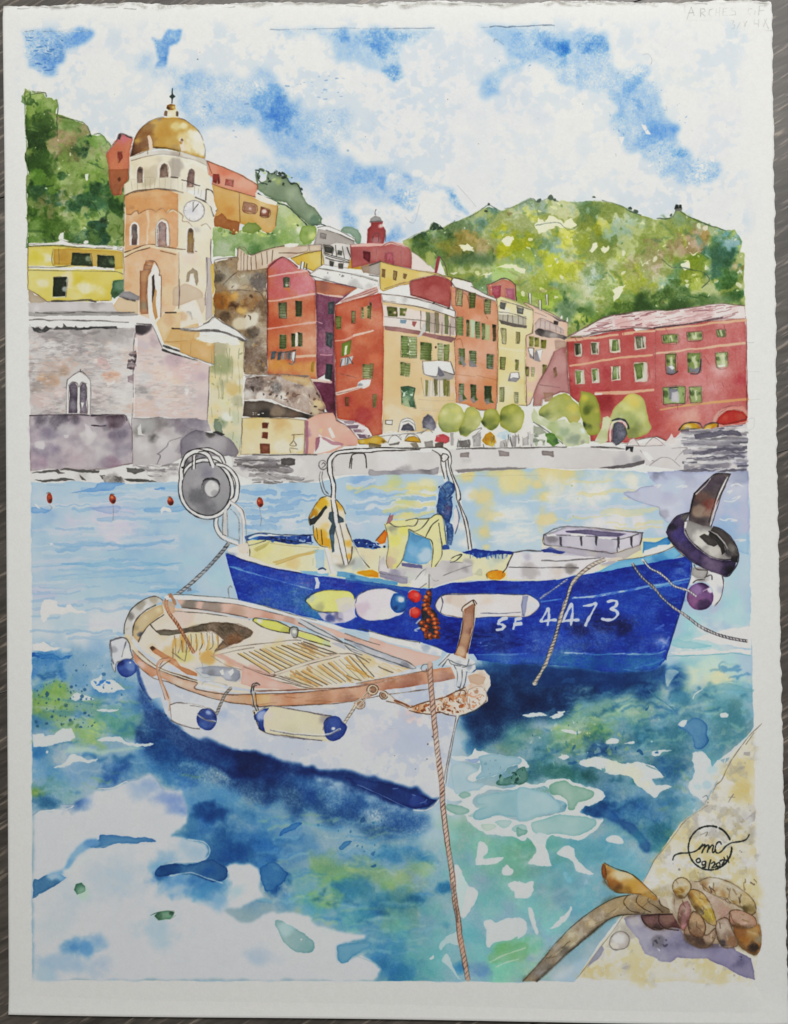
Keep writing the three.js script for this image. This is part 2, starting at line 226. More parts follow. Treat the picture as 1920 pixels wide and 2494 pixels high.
// ---------- the wooded hill on the right ----------
const hillPts=[...A3`80 2060 150 2025 200 2000 225 1985 300 1955 320 1915 340 1905 360 1910 420 1945 520 1890 640 1845 740 1795 800 1765 850 1765 920 1795 1000 1765 1100 1718 1170 1692 1230 1722 1300 1700 1320 1680 1350 1680 1400 1712 1560 1725 1680 1705`,...A4`100 1712 240 1752 340 1800 420 1835 560 1868 680 1850 720 1800 740 1790 790 1812 840 1852 1030 1922 1150 1962 1230 1962 1270 2010 1290 2060 1270 2150`,...B4`1300 200 1310 300 1300 420 1310 600 1310 700 0 860 -60 880`,...B3`1700 1150 1100 620 700 420 350 240 290 120`];
const hill=wash(hillPts,'#b4bf7d',{p:'painted_hill',l:'sunlit green and yellow hill on the right of the painting',r:3,e:0.25,v:0.4,g:0.25,hard:0.8,nz:2.1,b:[
  ...blobs(A3,'420 1980 130 #5f7d58;200 2040 100 #6d8f63;350 2090 140 #8aa678;560 2020 150 #a3b092;750 2100 150 #b5a470;1000 2080 130 #c6c742;1150 2150 120 #8fb0a0;700 1890 120 #86a494;900 1810 100 #749a8f;1150 1770 90 #8da68a;1200 1860 110 #d0d45c;1450 2000 130 #d6d84e;1250 2080 120 #86a68c;1500 1850 140 #b9bf74;1600 1770 90 #8ba986;1620 2080 110 #d2d754;1000 1930 130 #b9c08c;560 1910 80 #8ba17f;860 1900 70 #c3c987'),
  ...blobs(A4,'60 1790 100 #9fb282;80 1920 90 #c8c840;340 1890 140 #aac2a2;200 1960 110 #98b492;600 1980 130 #c0cb84;750 1890 80 #79a59c;900 1920 90 #a6b787;850 2060 120 #c2ad90;1100 1975 80 #7cacb6;1090 2090 110 #5f9c9a;600 2100 120 #c6cd74;1235 2050 60 #ccd972;420 2050 90 #b7c37a;980 2000 50 #b79f62'),
  ...blobs(B4,'1060 250 130 #4a7a5b;1100 200 90 #3f7054;970 180 80 #669a91;1170 130 90 #8ab2b2;900 270 80 #9db650;600 270 130 #bdab8a;450 370 140 #bdb17f;300 230 120 #bcca60;100 250 120 #b8c266;40 420 100 #7fa06c;430 470 130 #bfc73a;300 480 90 #c5ca48;680 420 110 #8ab496;850 430 130 #aabb46;480 560 90 #5d7d3e;720 560 90 #567a3c;1000 570 130 #5d8340;1150 450 90 #4e7f43;1270 540 80 #4c8050;250 610 120 #93b56c;100 560 110 #b0c876;40 720 120 #6f9c3e;200 690 100 #86a545;650 660 160 #44692c;350 690 120 #54792f;980 640 120 #577c38;1220 330 70 #c7b98a'),
  ...blobs(B3,'700 250 120 #7f9f66;900 250 130 #4f7049;780 270 90 #587a4c;1000 300 100 #8caa7c;800 150 100 #bda96a;680 150 80 #b9b15e;1250 130 130 #c8ca2c;1430 260 140 #b2ccc2;1560 100 110 #8fb09c;1350 350 150 #a9bd8e;1000 440 120 #93b292;1150 380 90 #b8d188;1450 410 110 #bcc868;1280 530 120 #a4c04c;1600 330 90 #ccd350;1560 480 80 #8fae8a;1620 640 80 #426a3a;1480 590 90 #b3c95a;420 140 90 #628257;500 250 80 #8fa24e;560 370 80 #7fa060;900 420 90 #87a47c;1640 560 70 #86a25a;1700 300 90 #cfd448;1350 200 90 #bccb6a'),
  ...blobs(E1,'380 260 110 #3f6638;480 240 60 #4f7447;680 280 70 #5f8a44;700 200 80 #7fa25c;560 90 90 #8fae6c;830 130 80 #a6b85c;620 400 100 #c5d255;480 450 70 #7ea53c;760 400 90 #8bab50;250 150 90 #b6cc5a;880 230 80 #8fb594;1000 330 90 #5f8a34')]});
lay(box(hillPts),(c)=>{trace(c,hillPts);c.fill();},'#9caa66',{m:'g',s:3,r:14,e:0,v:0.7,g:0.3,a:0.55,d:0.58,iso:1,keep:hillPts});
dabs(hillPts,170,{col:['#e9e8c9','#dfe2a6','#e8e6d8'],size:4.2,wide:1.5,r:5,e:0,a:0.85,g:0});
strokes(hillPts,150,{col:['#7f9a5c','#5f8454','#a3ad3c','#cfd49a','#9a8f5c','#6f9a86'],len:26,w:6,ang:0.35,jit:1.6,bend:0.9,a:0.42,r:9,s:1.4,seed:21});
strokes([...B4`0 820 200 690 700 560 1310 480 1310 640 700 690 380 700`,...E1`500 600 200 400 300 150 700 300`],70,{col:['#3f6630','#5d7d36','#86a04a','#c4cf7c'],len:22,w:6,ang:0.5,jit:2,bend:0.9,a:0.6,r:8,seed:22});
dabs(hillPts,150,{col:['#6b8a4a','#8a7a48','#7fa060','#b9b04a'],size:3.4,wide:1.6,r:5,a:0.5});
for(const p of[A3`1210 1920 1240 1870 1300 1890 1330 1850 1390 1860 1430 1900 1500 1850 1540 1920 1500 1950 1420 1930 1330 1960 1230 2000`,A3`930 2060 970 2010 1030 2030 1000 2080 960 2110`,A3`570 2090 640 2080 680 2110 660 2150 600 2140`,B4`170 490 230 460 300 480 230 560 180 620`,B4`400 230 430 290 530 250 480 280 420 300`,B4`0 110 40 90 60 140 30 200 0 190`,B4`750 310 830 250 840 330 790 350`,B4`820 180 860 200 930 180 860 220`,B4`950 290 1000 330 960 350`,B3`1080 330 1140 290 1260 310 1330 340 1330 370 1240 330 1130 320`,B3`940 380 1050 350 1060 370 990 390`,B3`1150 90 1190 60 1210 130 1170 150`,B3`770 150 850 130 890 190 800 190`,A4`90 2120 130 2080 150 2100 130 2150`])wash(p,'#e6e6c9',{r:6,s:0.6,e:0.3,v:0.2,g:0.05,b:null});
wash(E1`230 220 330 160 450 160 540 230 500 330 430 440 330 380 240 330`,'#466a3e',{c:1,s:5,r:12,e:0,a:0.8,v:0.5});wash(E1`600 280 680 230 760 260 800 330 720 420 640 380`,'#5f8448',{c:1,s:5,r:12,e:0,a:0.7,v:0.5});wash(B4`0 815 200 690 380 650 480 560 560 650 660 560 800 590 1000 570 1290 560 1310 625 1100 632 700 684 380 700 200 735 0 825`,'#44652f',{s:4,r:13,e:0,a:0.75,v:0.6,nz:1.6,b:blobs(B4,'300 690 50 #7d9a3c;580 600 40 #a3b85c;900 600 50 #34562c;1180 590 40 #3f6a3a')});wash(B3`640 250 760 220 900 230 1050 260 1040 300 900 310 760 300 650 290`,'#4f7048',{c:1,s:6,r:12,e:0,a:0.7});wash(B4`960 160 1060 130 1180 180 1200 280 1100 330 1000 290`,'#3f6e54',{c:1,s:6,r:12,e:0,a:0.6});
ink([A3`80 2060 200 2005 300 1955 330 1910 345 1905 420 1945 520 1890`,A3`640 1845 740 1795 800 1755 850 1765 890 1790`,A3`940 1775 1080 1745 1170 1692 1230 1722 1320 1690 1400 1715`,A3`1210 1930 1300 1900 1400 1900 1500 1960 1560 1930`,A4`100 1712 240 1752 340 1800 430 1835`,A4`560 1868 680 1852 720 1800 745 1790 800 1830 860 1862 1030 1925 1150 1965`,B4`600 250 690 320 760 318 950 365 1010 420 940 490`],2,'#4c5d4b',{a:0.7,r:2});
dabs(A3`300 1960 340 1890 430 1950`,40,{col:['#3f5344','#4a5f4b'],size:5,a:0.85});
dabs(A3`200 2010 220 1970 270 1980 280 2010`,16,{col:['#4a6650'],size:4,a:0.8});
for(const[t,x,y,r] of[[A3,815,1752,13],[A3,775,1785,15],[A3,1325,1688,24],[A3,1380,1708,18],[A3,1240,1715,18],[A4,40,1690,14],[A4,350,1790,18],[A4,385,1800,16],[A4,675,1832,10]])wash(Ov(t,x,y,r,r*0.8),'#4f604f',{r:4,a:0.9});
wash(A4`715 1780 725 1745 745 1750 750 1785`,'#1e2620',{r:1.5,e:0});wash(A4`752 1780 755 1745 772 1745 776 1780`,'#1e2620',{r:1.5,e:0});
wash(A4`712 1782 778 1780 775 1800 720 1802`,'#8b8a80',{r:1.5});
wash(A4`690 1850 740 1795 800 1840 820 1880 760 1930 700 1900`,'#6f9488',{s:5,a:0.55});

// ---------- the wooded hill on the left ----------
const leftHill=A1`210 765 260 800 320 795 380 785 395 820 440 838 465 865 492 860 497 925 480 985 520 995 600 1010 680 1035 720 1060 745 1110 772 1150 810 1150 850 1140 890 1160 920 1210 955 1250 1100 1300 1100 1700 1068 1640 1060 1780 1060 2110 235 2110 232 1500 215 1000`;
wash(leftHill,'#a0b270',{p:'painted_hill',l:'dark green wooded slope behind the dome at the left',r:4,e:0.35,v:0.4,g:0.18,hard:0.6,nz:1.9,b:blobs(A1,'320 860 140 #b0c578;400 980 90 #8fae5c;300 1110 160 #5f7f3f;240 1050 70 #6f8f45;430 1150 90 #5a7c3b;350 1230 120 #4f7136;640 1080 120 #b1aa80;560 1060 70 #a5b878;700 1200 140 #93ac6c;620 1170 80 #c0a888;530 1210 80 #b5a27c;740 1310 130 #35593a;640 1300 60 #4f7645;680 1240 60 #7a9a62;870 1200 90 #94b565;900 1260 50 #7fa050;520 1330 130 #8f8d5f;440 1270 60 #b5aa80;350 1400 120 #4f7530;300 1340 80 #466a2c;600 1450 150 #97ac62;480 1440 80 #7f9a52;900 1350 90 #a3b766;820 1420 90 #8fae5a;300 1600 120 #39632d;420 1640 110 #4a7653;280 1500 70 #7fa84a;520 1560 90 #7fa34b;700 1510 130 #a3bb6c;520 1500 40 #3f6a34;800 1600 120 #97b65c;620 1700 110 #a8aa80;760 1730 130 #2f5c34;900 1700 110 #3f6f3d;1000 1780 80 #33602c;850 1800 70 #46774c;500 1790 130 #ab9f84;350 1740 90 #a59c74;620 1890 80 #b9a68e;350 1850 100 #9fa679;360 1970 150 #4f7a24;280 1920 80 #6f9440;450 2020 100 #527a2a;860 1900 120 #8fb061;700 1890 90 #a9c06d;980 1960 100 #aebf86;620 1990 130 #6c9040;560 2050 100 #4d7430;850 2060 120 #2f5a3a;700 2080 80 #3a6238;1010 2050 60 #4c7c50;880 1880 30 #2a4428')});
strokes(leftHill,130,{col:['#4f7436','#7d9a4c','#b9c78a','#3c6034','#a39a78'],len:20,w:6,ang:0.5,jit:1.6,bend:1,a:0.45,r:8,s:1,seed:23});
dabs(leftHill,190,{col:['#7d9a4c','#5f8040','#b7c684','#93ad5e'],size:5.5,wide:1.3,r:5,a:0.42});
lay(box(leftHill),(c)=>{trace(c,leftHill);c.fill();},'#94aa6c',{m:'g',s:3,r:12,e:0,v:0.7,g:0.2,a:0.45,d:0.55,iso:1,keep:leftHill});
dabs(leftHill,26,{col:['#e6e8d6'],size:2.6,a:0.85,e:0});
wash(A1`735 1480 765 1470 765 1530 745 1540`,'#e4e6da',{r:3,e:0.4});
wash(A1`500 2030 515 1990 550 1985 545 2035 600 2060 520 2065`,'#eeeeea',{r:2,e:0.4});
ink([A1`210 765 215 1000 232 1450 236 2080`,A1`480 860 495 925 482 990 492 1180`,A1`260 800 380 785 400 820`,A1`500 995 600 1015 720 1060 770 1150`,A1`800 1150 860 1140 920 1210 950 1245`,A1`840 1900 870 1860 920 1880 880 1910`],1.6,'#4d5f3e',{a:0.7,r:2});
ink([A1`700 1960 660 2010 620 2050`,A1`700 1960 730 1990 760 2060`,A1`760 1690 840 1800 860 1840`,A1`540 1740 600 1800`],1.4,'#3c5433',{a:0.6,r:2});

// ---------- green ground and trees between the church and the town ----------
wash(A2`500 1640 700 1720 860 1810 920 1900 990 1890 1020 2000 980 2070 870 2110 700 2130 620 2180 420 2180 330 2110 330 2184 130 2184 120 1960 250 1930 360 1960 470 1930 600 1990 640 1970 690 1760`,'#8fac66',{p:'painted_shrubs',l:'mid green bushes under the ochre house',r:4,v:0.3,g:0.18,b:blobs(A2,'740 1780 80 #a9bd7c;820 1880 80 #b2c46c;650 2060 120 #6a9150;500 2130 100 #5a8544;250 2060 100 #7fa05c;200 2140 90 #a3b58c;420 1990 80 #68913f;760 2030 100 #88ab55;950 1990 70 #86a84a;870 1960 50 #d8dfb8;330 2120 60 #6b9048;560 1990 50 #a9c060')});
wash(A2`500 1450 540 1480 525 1560 580 1540 600 1460 620 1500 650 1480 690 1510 690 1470 700 1500 760 1500 790 1560 850 1560 885 1600 890 1650 960 1740 1000 1770 1040 1830 1065 1870 1060 1915 960 1925 850 1835 760 1740 690 1725 600 1680 520 1610`,'#8b9d80',{p:'painted_trees',l:'grey green slanting row of trees on the ridge',r:3,e:0.6,v:0.3,b:blobs(A2,'560 1600 60 #7d9270;800 1640 80 #9cac8c;960 1830 70 #93a888;700 1540 50 #a9b878;1010 1880 40 #6d8a70')});
dabs(A2`480 1440 700 1450 880 1560 900 1660 700 1560 500 1560`,46,{col:['#3d4a3c','#c8d79a','#55664c'],size:4.2,a:0.8});
dabs(A2`890 1650 1060 1830 1060 1910 960 1760`,16,{col:['#4d5752','#cdd6a8'],size:3.4,a:0.7});
ink([A2`525 1640 580 1680 690 1725 760 1745 850 1830 930 1910 970 1930 1060 1915 1150 1960`,A2`500 1450 540 1455 520 1500 560 1560 600 1580`,A2`600 1460 640 1490 690 1465 690 1500 760 1510 800 1560 860 1570 890 1650`],2.2,'#33403a',{r:2.5});
dabs(A2`130 1940 350 1940 480 1950 640 1990 860 1900 900 1960 760 2020 500 2010 250 2030`,40,{col:['#cddc8a','#dfe8b4','#3f5f34'],size:4.5,a:0.7});
wash(A2`1220 1975 1260 1940 1330 1940 1380 1965 1400 2020 1392 2092 1345 2060 1300 2000`,'#7b977f',{p:'painted_tree',l:'rounded grey green tree beside the little red bell tower',r:3,e:0.4});
wash(A2`870 2000 900 1930 960 1920 1010 1930 1012 1990 980 2060 910 2090 880 2050`,'#8aa84e',{r:3,e:0.4,b:blobs(A2,'930 1990 40 #7a9c42;980 2010 40 #c6d27a')});
// ---------- the village: houses, church and tower ----------
DULL=0.18;DENSE=0.84;
const win=(h,pts,color='#47552f',o={})=>wash(pts,color,{r:1.6,s:0.5,e:0.35,v:0.35,g:0.2,p:'painted_window',in:h,...o});
const WHITE='#f0efeb';
const bandLine=(p,w=4,c='#efc9b4',o={})=>ink(p,w,c,{straight:1,r:1.2,a:0.9,v:0.15,g:0.05,e:0.2,...o});
const shutters=(h,list,t,col='#5d7a2e',dark='#37461f')=>{for(const q of list){const[x0,y0,x1,y1,k]=q,pts=t`${x0} ${y0} ${x1} ${y0 + 3} ${x1 - 4} ${y1} ${x0 + 2} ${y1 - 4}`;win(h,pts,mixed(k??col,'#93906a',0.3),{v:0.6,b:[[pts[0][0],pts[0][1],6,dark,0.8],[pts[2][0],pts[2][1],5,'#b9b88c',0.7],[pts[3][0],pts[3][1],4,dark,0.5]]});const n=Math.max(3,Math.round((y1 - y0)/22)),ls=[];for(let i=1;i<n;i++){const y=y0 +(y1 - y0)*i/n;ls.push(t`${x0 + 3} ${y} ${x1 - 3} ${y + 3}`);}ink(ls,1,dark,{a:0.65,straight:1});}};

// --- far left: red house behind the hill
{const h=wash(A1`905 1312 950 1255 985 1210 1005 1190 1020 1142 1085 1155 1135 1180 1112 1320 1102 1530 1060 1570 1035 1660 975 1668 950 1640 935 1590 930 1450`,'#d96d49',{p:'painted_house',l:'red gabled house half hidden behind the tower',b:blobs(A1,'1060 1180 90 #d6606a;980 1400 90 #de7449;1010 1500 80 #b85f33;1000 1620 90 #a3603c')});
  wash(A1`925 1450 1100 1435 1095 1540 1040 1600 1020 1660 965 1668 935 1590`,'#a9582f',{a:0.6,s:1});
  win(h,A1`1005 1300 1040 1300 1045 1350 1015 1395 1005 1350`,'#a23320');win(h,A1`1005 1520 1030 1505 1040 1530 1015 1550`,'#7e3c1e',{p:null});
  ink([A1`905 1312 950 1255 1000 1195 1020 1142 1090 1155`],2.6,'#4d3a3a');wash(A1`1010 1180 1020 1140 1045 1145 1030 1190`,'#3f3438',{a:0.9});wash(A1`1060 1148 1120 1165 1130 1180 1080 1165`,'#453a3c');}

// --- yellow house at the left edge
{const y=wash(B1`238 140 470 132 700 150 1050 170 1055 420 960 440 955 600 800 612 560 608 400 612 330 560 242 512`,'#ead451',{p:'painted_house',l:'bright yellow flat-roofed house at the left edge',e:0.3,v:0.3,b:blobs(B1,'400 230 50 #efe39a;430 250 30 #f0e9c0;300 230 70 #e6cf2e;560 440 80 #efe0a0;350 450 60 #efe29c;680 420 90 #ead33a;720 500 60 #f0e8b8;860 520 80 #ece0a0;900 400 60 #e9d45a;650 560 70 #ebd96f')});
  wash(B1`458 160 640 162 1050 182 1052 330 975 330 780 310 610 300 455 300`,'#d5a83f',{e:0.4,r:1.5,b:blobs(B1,'530 230 60 #d09a35;900 200 90 #d8b045;1020 300 60 #d9b95a')});
  wash(B1`640 165 990 185 1050 200 1050 330 975 330 970 220`,'#d7b23f',{a:0.6});
  wash(B1`240 116 470 112 520 90 560 100 640 118 800 126 960 140 1050 152 1050 180 960 168 700 148 500 132 245 138`,WHITE,{e:0.3,r:2,p:'painted_roof',in:y});
  wash(B1`240 306 480 306 620 312 780 316 980 328 982 350 780 342 480 335 240 334`,WHITE,{e:0.3,r:2});
  ink([B1`285 130 440 132 500 140 700 152 980 160 1040 150`,B1`240 316 480 318 620 300`,B1`240 342 500 346 780 350 980 354 1050 376`,B1`455 160 455 300 610 300`,B1`505 160 505 290`,B1`820 150 900 152`],1.3,'#5a5340',{a:0.75});
  wash(B1`505 110 515 85 545 88 550 112 600 118 540 120`,'#f4f3ef',{e:0.6});wash(B1`705 100 725 84 755 90 758 112 720 116`,'#f4f3ef',{e:0.6});wash(B1`955 165 970 130 995 135 1000 168`,'#eeeeea',{e:0.5});
  win(y,B1`618 196 700 200 775 204 788 310 700 305 608 298`,'#2a3a1e',{b:blobs(B1,'750 240 28 #7d8a6c;770 280 24 #62744e')});
  win(y,B1`835 212 975 220 978 325 900 322 825 316`,'#26351c',{b:blobs(B1,'950 270 34 #54703e')});
  win(y,B1`458 405 575 405 562 570 455 572`,'#26301e',{b:blobs(B1,'552 500 26 #a0a8a4;565 430 16 #6a7560')});ink([B1`458 572 562 566 575 408`],3,'#eceae4',{straight:1});ink([B1`460 406 520 402 578 408 572 480 560 570`],1,'#4a4a40');
  wash(B1`248 505 275 515 300 548 340 560 395 612 310 625 268 628 248 600`,'#b7a184',{e:0.4});
  ink([B1`270 632 300 650 350 648 400 628 440 625`],2.6,'#4c463f');ink([B1`440 608 560 606 740 600 790 606 820 612`],4,'#4c4640',{a:0.8});
  wash(B1`960 432 1010 424 1062 424 1062 510 1020 565 990 592 965 580 952 540`,'#39653f',{p:'painted_shrub',l:'dark green shrub between yellow house and tower',r:3,b:blobs(B1,'985 540 50 #21421f;1030 470 40 #4f7b53')});}

// --- clock tower
{const t=region('painted_tower',[...G1`230 850 220 1110 140 1260 125 1400 150 1700 145 2160`,...B1`1058 190 1060 520 1190 590 1190 720 1300 770 1440 1000 1700 1080`,...B2`215 790 280 740 262 240 255 60`,...G1`1400 2160 1440 1900 1450 1720 1500 1600 1420 1360 1410 1110 1330 900 1315 760 1280 600 1160 420 1000 310 935 280 920 180 890 100 840 0 820 0 770 100 720 260 560 320 400 440 270 620`],'cream and orange clock tower with a golden dome');
  // drum and dome
  wash(G1`215 850 480 770 760 760 1000 780 1200 850 1330 900 1420 1110 1370 1160 1410 1290 1420 1340 1000 1340 140 1410 130 1260 220 1200`,'#e9e6d4',{r:1.2,v:0.15,b:blobs(G1,'300 1000 130 #e0dcc6;650 900 130 #d6d0be;870 980 120 #b9b3ab;860 1100 90 #bbb3a8;560 1060 100 #cfc7b4;480 1180 130 #c9c0a6;760 1250 130 #d8d2c0;1200 1000 160 #ece8d4;1080 1280 60 #cdb8a4;1200 1250 90 #e9e6d6;330 1240 80 #dcd6c0')});
  wash(G1`215 880 480 775 700 755 960 780 1200 850 1340 910 1420 1110 1340 980 1200 910 960 850 700 815 480 845 240 910`,'#d9d2c6',{e:0.4,r:1,b:blobs(G1,'880 850 120 #b9aca0;700 790 100 #cfc8bc;1250 900 90 #cfc7b6')});
  wash(G1`830 880 960 890 960 1150 830 1145`,'#b6afa8',{a:0.65,s:1.5});
  const d=wash(G1`228 850 240 780 280 590 350 470 450 370 560 310 660 275 780 280 800 265 930 280 1040 320 1160 410 1240 500 1290 610 1320 760 1312 880 1200 850 1000 780 960 770 740 725 560 720 480 765 400 780`,'#cf9433',{p:'painted_dome',l:'golden dome shaded brown on its left',in:t,r:0.8,e:0.45,hard:0.8,v:0.25,b:blobs(G1,'300 720 170 #6f3a1c;400 520 150 #8a4d1e;250 800 90 #5c2f1a;500 400 110 #93602c;460 640 120 #7c4624;660 290 70 #94796a;600 600 90 #b9782a;700 500 150 #cf9030;820 640 120 #cf9a3c;880 400 110 #e0c46a;960 560 90 #e0c069;1000 380 90 #ead98e;1120 520 130 #f0e6b8;1200 700 150 #f1e8c4;1060 720 100 #e8d596;1240 560 90 #f3efdc;880 720 60 #b98a40;1280 800 80 #f2ecd4')});
  ink([G1`228 850 250 740 290 590 350 470 450 370 560 310 660 275 720 270`,G1`930 280 1040 320 1160 410 1240 500 1290 610`,G1`1300 660 1318 760 1312 880`],1.7,'#4b3f3a',{a:0.75});
  ink([G1`228 850 330 820 480 760 620 730 740 725 860 745 960 770 1000 780`,G1`240 910 480 845 700 815 960 850 1200 910 1340 980`,G1`1010 790 1200 850 1340 910 1420 1110`],1.5,'#7d7066',{a:0.7});
  ink([G1`560 715 640 718 740 725 860 748 955 772`],3.4,'#6e531c',{a:0.8});ink([G1`485 680 480 750 482 815`,G1`965 640 960 740 945 830`],2,'#55402a');
  wash(G1`480 570 510 545 535 570 550 650 545 750 495 755 490 660`,'#ecd9c4',{e:0.5,p:'painted_finial',in:t});wash(G1`945 600 985 555 1010 600 1030 690 1050 760 975 770 960 690`,'#ead9bd',{e:0.4,p:'painted_finial',in:t,b:blobs(G1,'985 600 30 #6d5648;960 640 30 #c48a4c')});
  wash(G1`770 170 900 160 925 270 770 285`,'#ece0b4',{r:0.8,e:0.3,b:blobs(G1,'800 230 40 #f0ead4')});wash(G1`755 145 765 100 820 78 890 90 895 150 850 165 790 165`,'#a5732e',{p:'painted_lantern',in:t,r:1,e:0.6,b:blobs(G1,'860 130 40 #e0b860;780 140 30 #6b451e')});
  wash(G1`720 250 725 190 745 172 770 190 765 260`,'#8f7050',{r:0.8});wash(G1`893 250 895 190 915 180 930 210 925 265`,'#6f5a48',{r:0.8});
  ink([A1`1472 755 1471 800 1467 880`],2.2,'#22302c',{straight:1,a:1});wash(A1`1445 822 1465 805 1472 775 1478 805 1497 820 1478 835 1467 860 1462 838`,'#22332e',{r:0.6,e:0,p:'painted_cross',in:t});
  // arches of the belfry
  const arch=(t2,x0,x1,y0,y1,c,surround,o={})=>{const mid=(x0 + x1)/2,k=(x1 - x0)*0.62,q=(m,yy)=>t2`${x0 - m} ${yy} ${x0 - m} ${y0 + k} ${x0 + (mid - x0) * 0.3 - m * 0.7} ${y0 + k * 0.3 - m * 0.7} ${mid} ${y0 - m} ${x1 - (x1 - mid) * 0.3 + m * 0.7} ${y0 + k * 0.3 - m * 0.7} ${x1 + m} ${y0 + k} ${x1 + m} ${yy}`;if(surround){wash(q(surround,y1),'#f1efea',{r:1,e:0.5});}win(t,q(0,y1),c,{p:'painted_arch',...o});};
  arch(G1,335,405,1000,1225,'#8b7468',28,{b:blobs(G1,'370 1050 40 #5d4b46')});arch(G1,668,780,950,1150,'#82695f',42,{b:blobs(G1,'700 1010 60 #544541;730 1130 50 #96766a')});arch(G1,1068,1165,1025,1290,'#7d5e58',0,{b:blobs(G1,'1110 1070 60 #524446;1110 1270 60 #c4a08c')});
  ink([G1`820 1145 920 1155`,G1`980 1190 1060 1210 1170 1255 1240 1275`],1.8,'#4f4640');
  // balustrade
  ink([G1`240 1200 250 1330`,G1`330 1210 335 1350`,G1`450 1180 450 1330`,G1`520 1170 520 1330`,G1`590 1160 580 1310`,G1`650 1160 655 1310`,G1`735 1160 735 1320`,G1`820 1190 815 1330`,G1`920 1160 920 1330`,G1`990 1230 985 1330`,G1`1170 1270 1165 1410`,G1`1225 1320 1222 1400`,G1`1270 1340 1262 1440`,G1`140 1260 145 1400`,G1`1060 1240 1058 1380`],1.2,'#8f8673',{a:0.6});ink([G1`140 1250 230 1190 340 1180 450 1150 580 1150`],1,'#8f8673',{a:0.5});
  // body
  wash([...G1`145 1420 300 1350 480 1330 640 1320 800 1340 1000 1350 1180 1430 1320 1500 1410 1570 1450 1720 1440 1900 1400 2161`,...B2`252 60 262 240 280 740 215 790 140 800 0 850`,...B1`1540 1010 1440 990 1400 960 1300 770 1190 720 1190 590 1060 520 1058 190`,...G1`145 2160 150 1700`],'#eee8cf',{r:1.2,v:0.2,e:0.3,b:[...blobs(G1,'1150 1950 180 #efe9d0;1000 1500 120 #e9e0c2;1300 1950 120 #f0ecd8;1250 1650 140 #eae7d6'),...blobs(B1,'1600 400 150 #efe7d0;1620 230 80 #e4d6c6;1560 650 100 #f0ead6')]});
  wash(G1`145 1420 300 1360 480 1335 640 1330 800 1345 925 1400 925 1680 900 1640 860 1620 790 1625 760 1680 700 1620 640 1640 600 1665 560 1630 500 1625 440 1650 380 1690 330 1640 280 1650 230 1695 165 1690`,'#e3ab72',{r:1,e:0.35,v:0.25,b:blobs(G1,'640 1480 150 #e8bd8c;250 1600 70 #cf9560;460 1420 80 #dba06a')});
  wash([...G1`165 1690 230 1695 280 1650 330 1640 380 1690 440 1650 500 1625 560 1630 600 1665 700 1620 760 1680 860 1640 925 1690 925 2161`,...B1`1500 160 1270 124 1060 180`,...G1`150 2161`],'#e6b487',{r:1,e:0.25,v:0.25,b:blobs(G1,'650 1760 120 #e8c79c;560 1950 90 #e9c9a2;860 1960 100 #e5b285;200 1900 90 #dc9f6a;380 1760 90 #e0a674')});
  wash([...B1`1060 232 1160 196 1280 150 1400 170 1525 200 1525 620 1470 700 1400 700 1370 770 1280 760 1190 720 1190 590 1060 520`],'#ecc9a4',{r:1.5,s:1,e:0.25,v:0.25,b:blobs(B1,'1110 350 90 #e6b98c;1440 300 100 #eed2b0;1450 560 100 #efe2c6;1090 480 50 #e0ae80;1300 200 90 #e3b48c')});
  ink([B1`1060 190 1160 158 1270 122 1400 142 1520 165 1600 168 1680 185`,B1`1062 232 1150 190 1280 152`,B1`1370 176 1500 214`,G1`150 1420 300 1355 480 1335 640 1322 800 1340`],1.8,'#6f4f3c',{a:0.8});ink([G1`150 1420 230 1380 330 1355 480 1335 600 1318 760 1335 900 1350 1000 1375`],3.6,'#5d5147',{a:0.55});ink([G1`1180 1440 1320 1500 1400 1560 1420 1640 1450 1720`],3,'#3f3d3c',{a:0.85});
  ink([G1`165 1690 230 1695 280 1650 330 1640 350 1680 420 1640 500 1615 570 1640 600 1665 660 1615 710 1615 760 1680 820 1625 900 1640 960 1680 1000 1720 990 1790 1060 1800 1110 1840 1130 1870`,G1`1260 1860 1330 1830 1380 1880 1400 1910`],2,'#86634a',{a:0.75});
  wash(G1`470 1640 500 1635 490 2150 465 2150`,'#f2e6d6',{e:0.2});ink([G1`925 1400 925 1700 910 2160`,B1`1528 190 1530 640`,A1`1060 1670 1058 2100`,B1`1056 180 1062 520`],1.2,'#7a6656',{a:0.65});
  wash(G1`1340 1320 1420 1350 1470 1450 1505 1600 1475 1690 1450 1700 1410 1570 1330 1500`,'#e9e6dd',{e:0.4});ink([G1`1345 1320 1420 1350 1460 1430 1505 1600 1480 1650`,G1`1340 1320 1325 1490`],2,'#4f4840');wash(G1`1335 1320 1355 1330 1350 1480 1325 1490`,'#6e6860',{a:0.8});
  lay(box(t.pts),(q)=>{trace(q,[...G1`145 1420 925 1400 925 2161`,...B1`1500 200 1500 640 1190 720 1060 520`,...G1`150 2160`]);q.fill();},'#e3cdb4',{m:'g',s:2,r:6,e:0,v:0.6,g:0.3,a:0.6,d:0.3,iso:1});
  lay(box(t.pts),(q)=>{trace(q,t.pts);q.fill();},'#e6d8bc',{m:'g',s:2,r:6,e:0,v:0.6,g:0.3,a:0.5,d:0.25,iso:1,keep:[...G1`215 900 480 830 960 850 1400 1100 1440 1340 1450 1720 1400 2161`,...B2`252 60 262 240 280 740 140 800`,...B1`1400 700 1190 720 1190 590 1060 520`,...G1`150 2160 140 1400 130 1260 220 1180`]});
  // clock
  const ck=wash(Ov(G1,1162,1640,150),'#e6e3e2',{r:0.6,e:0.3,p:'painted_clock',l:'white clock face with two hands',in:t,b:blobs(G1,'1100 1640 90 #d6d4da;1220 1560 60 #f0efec')});
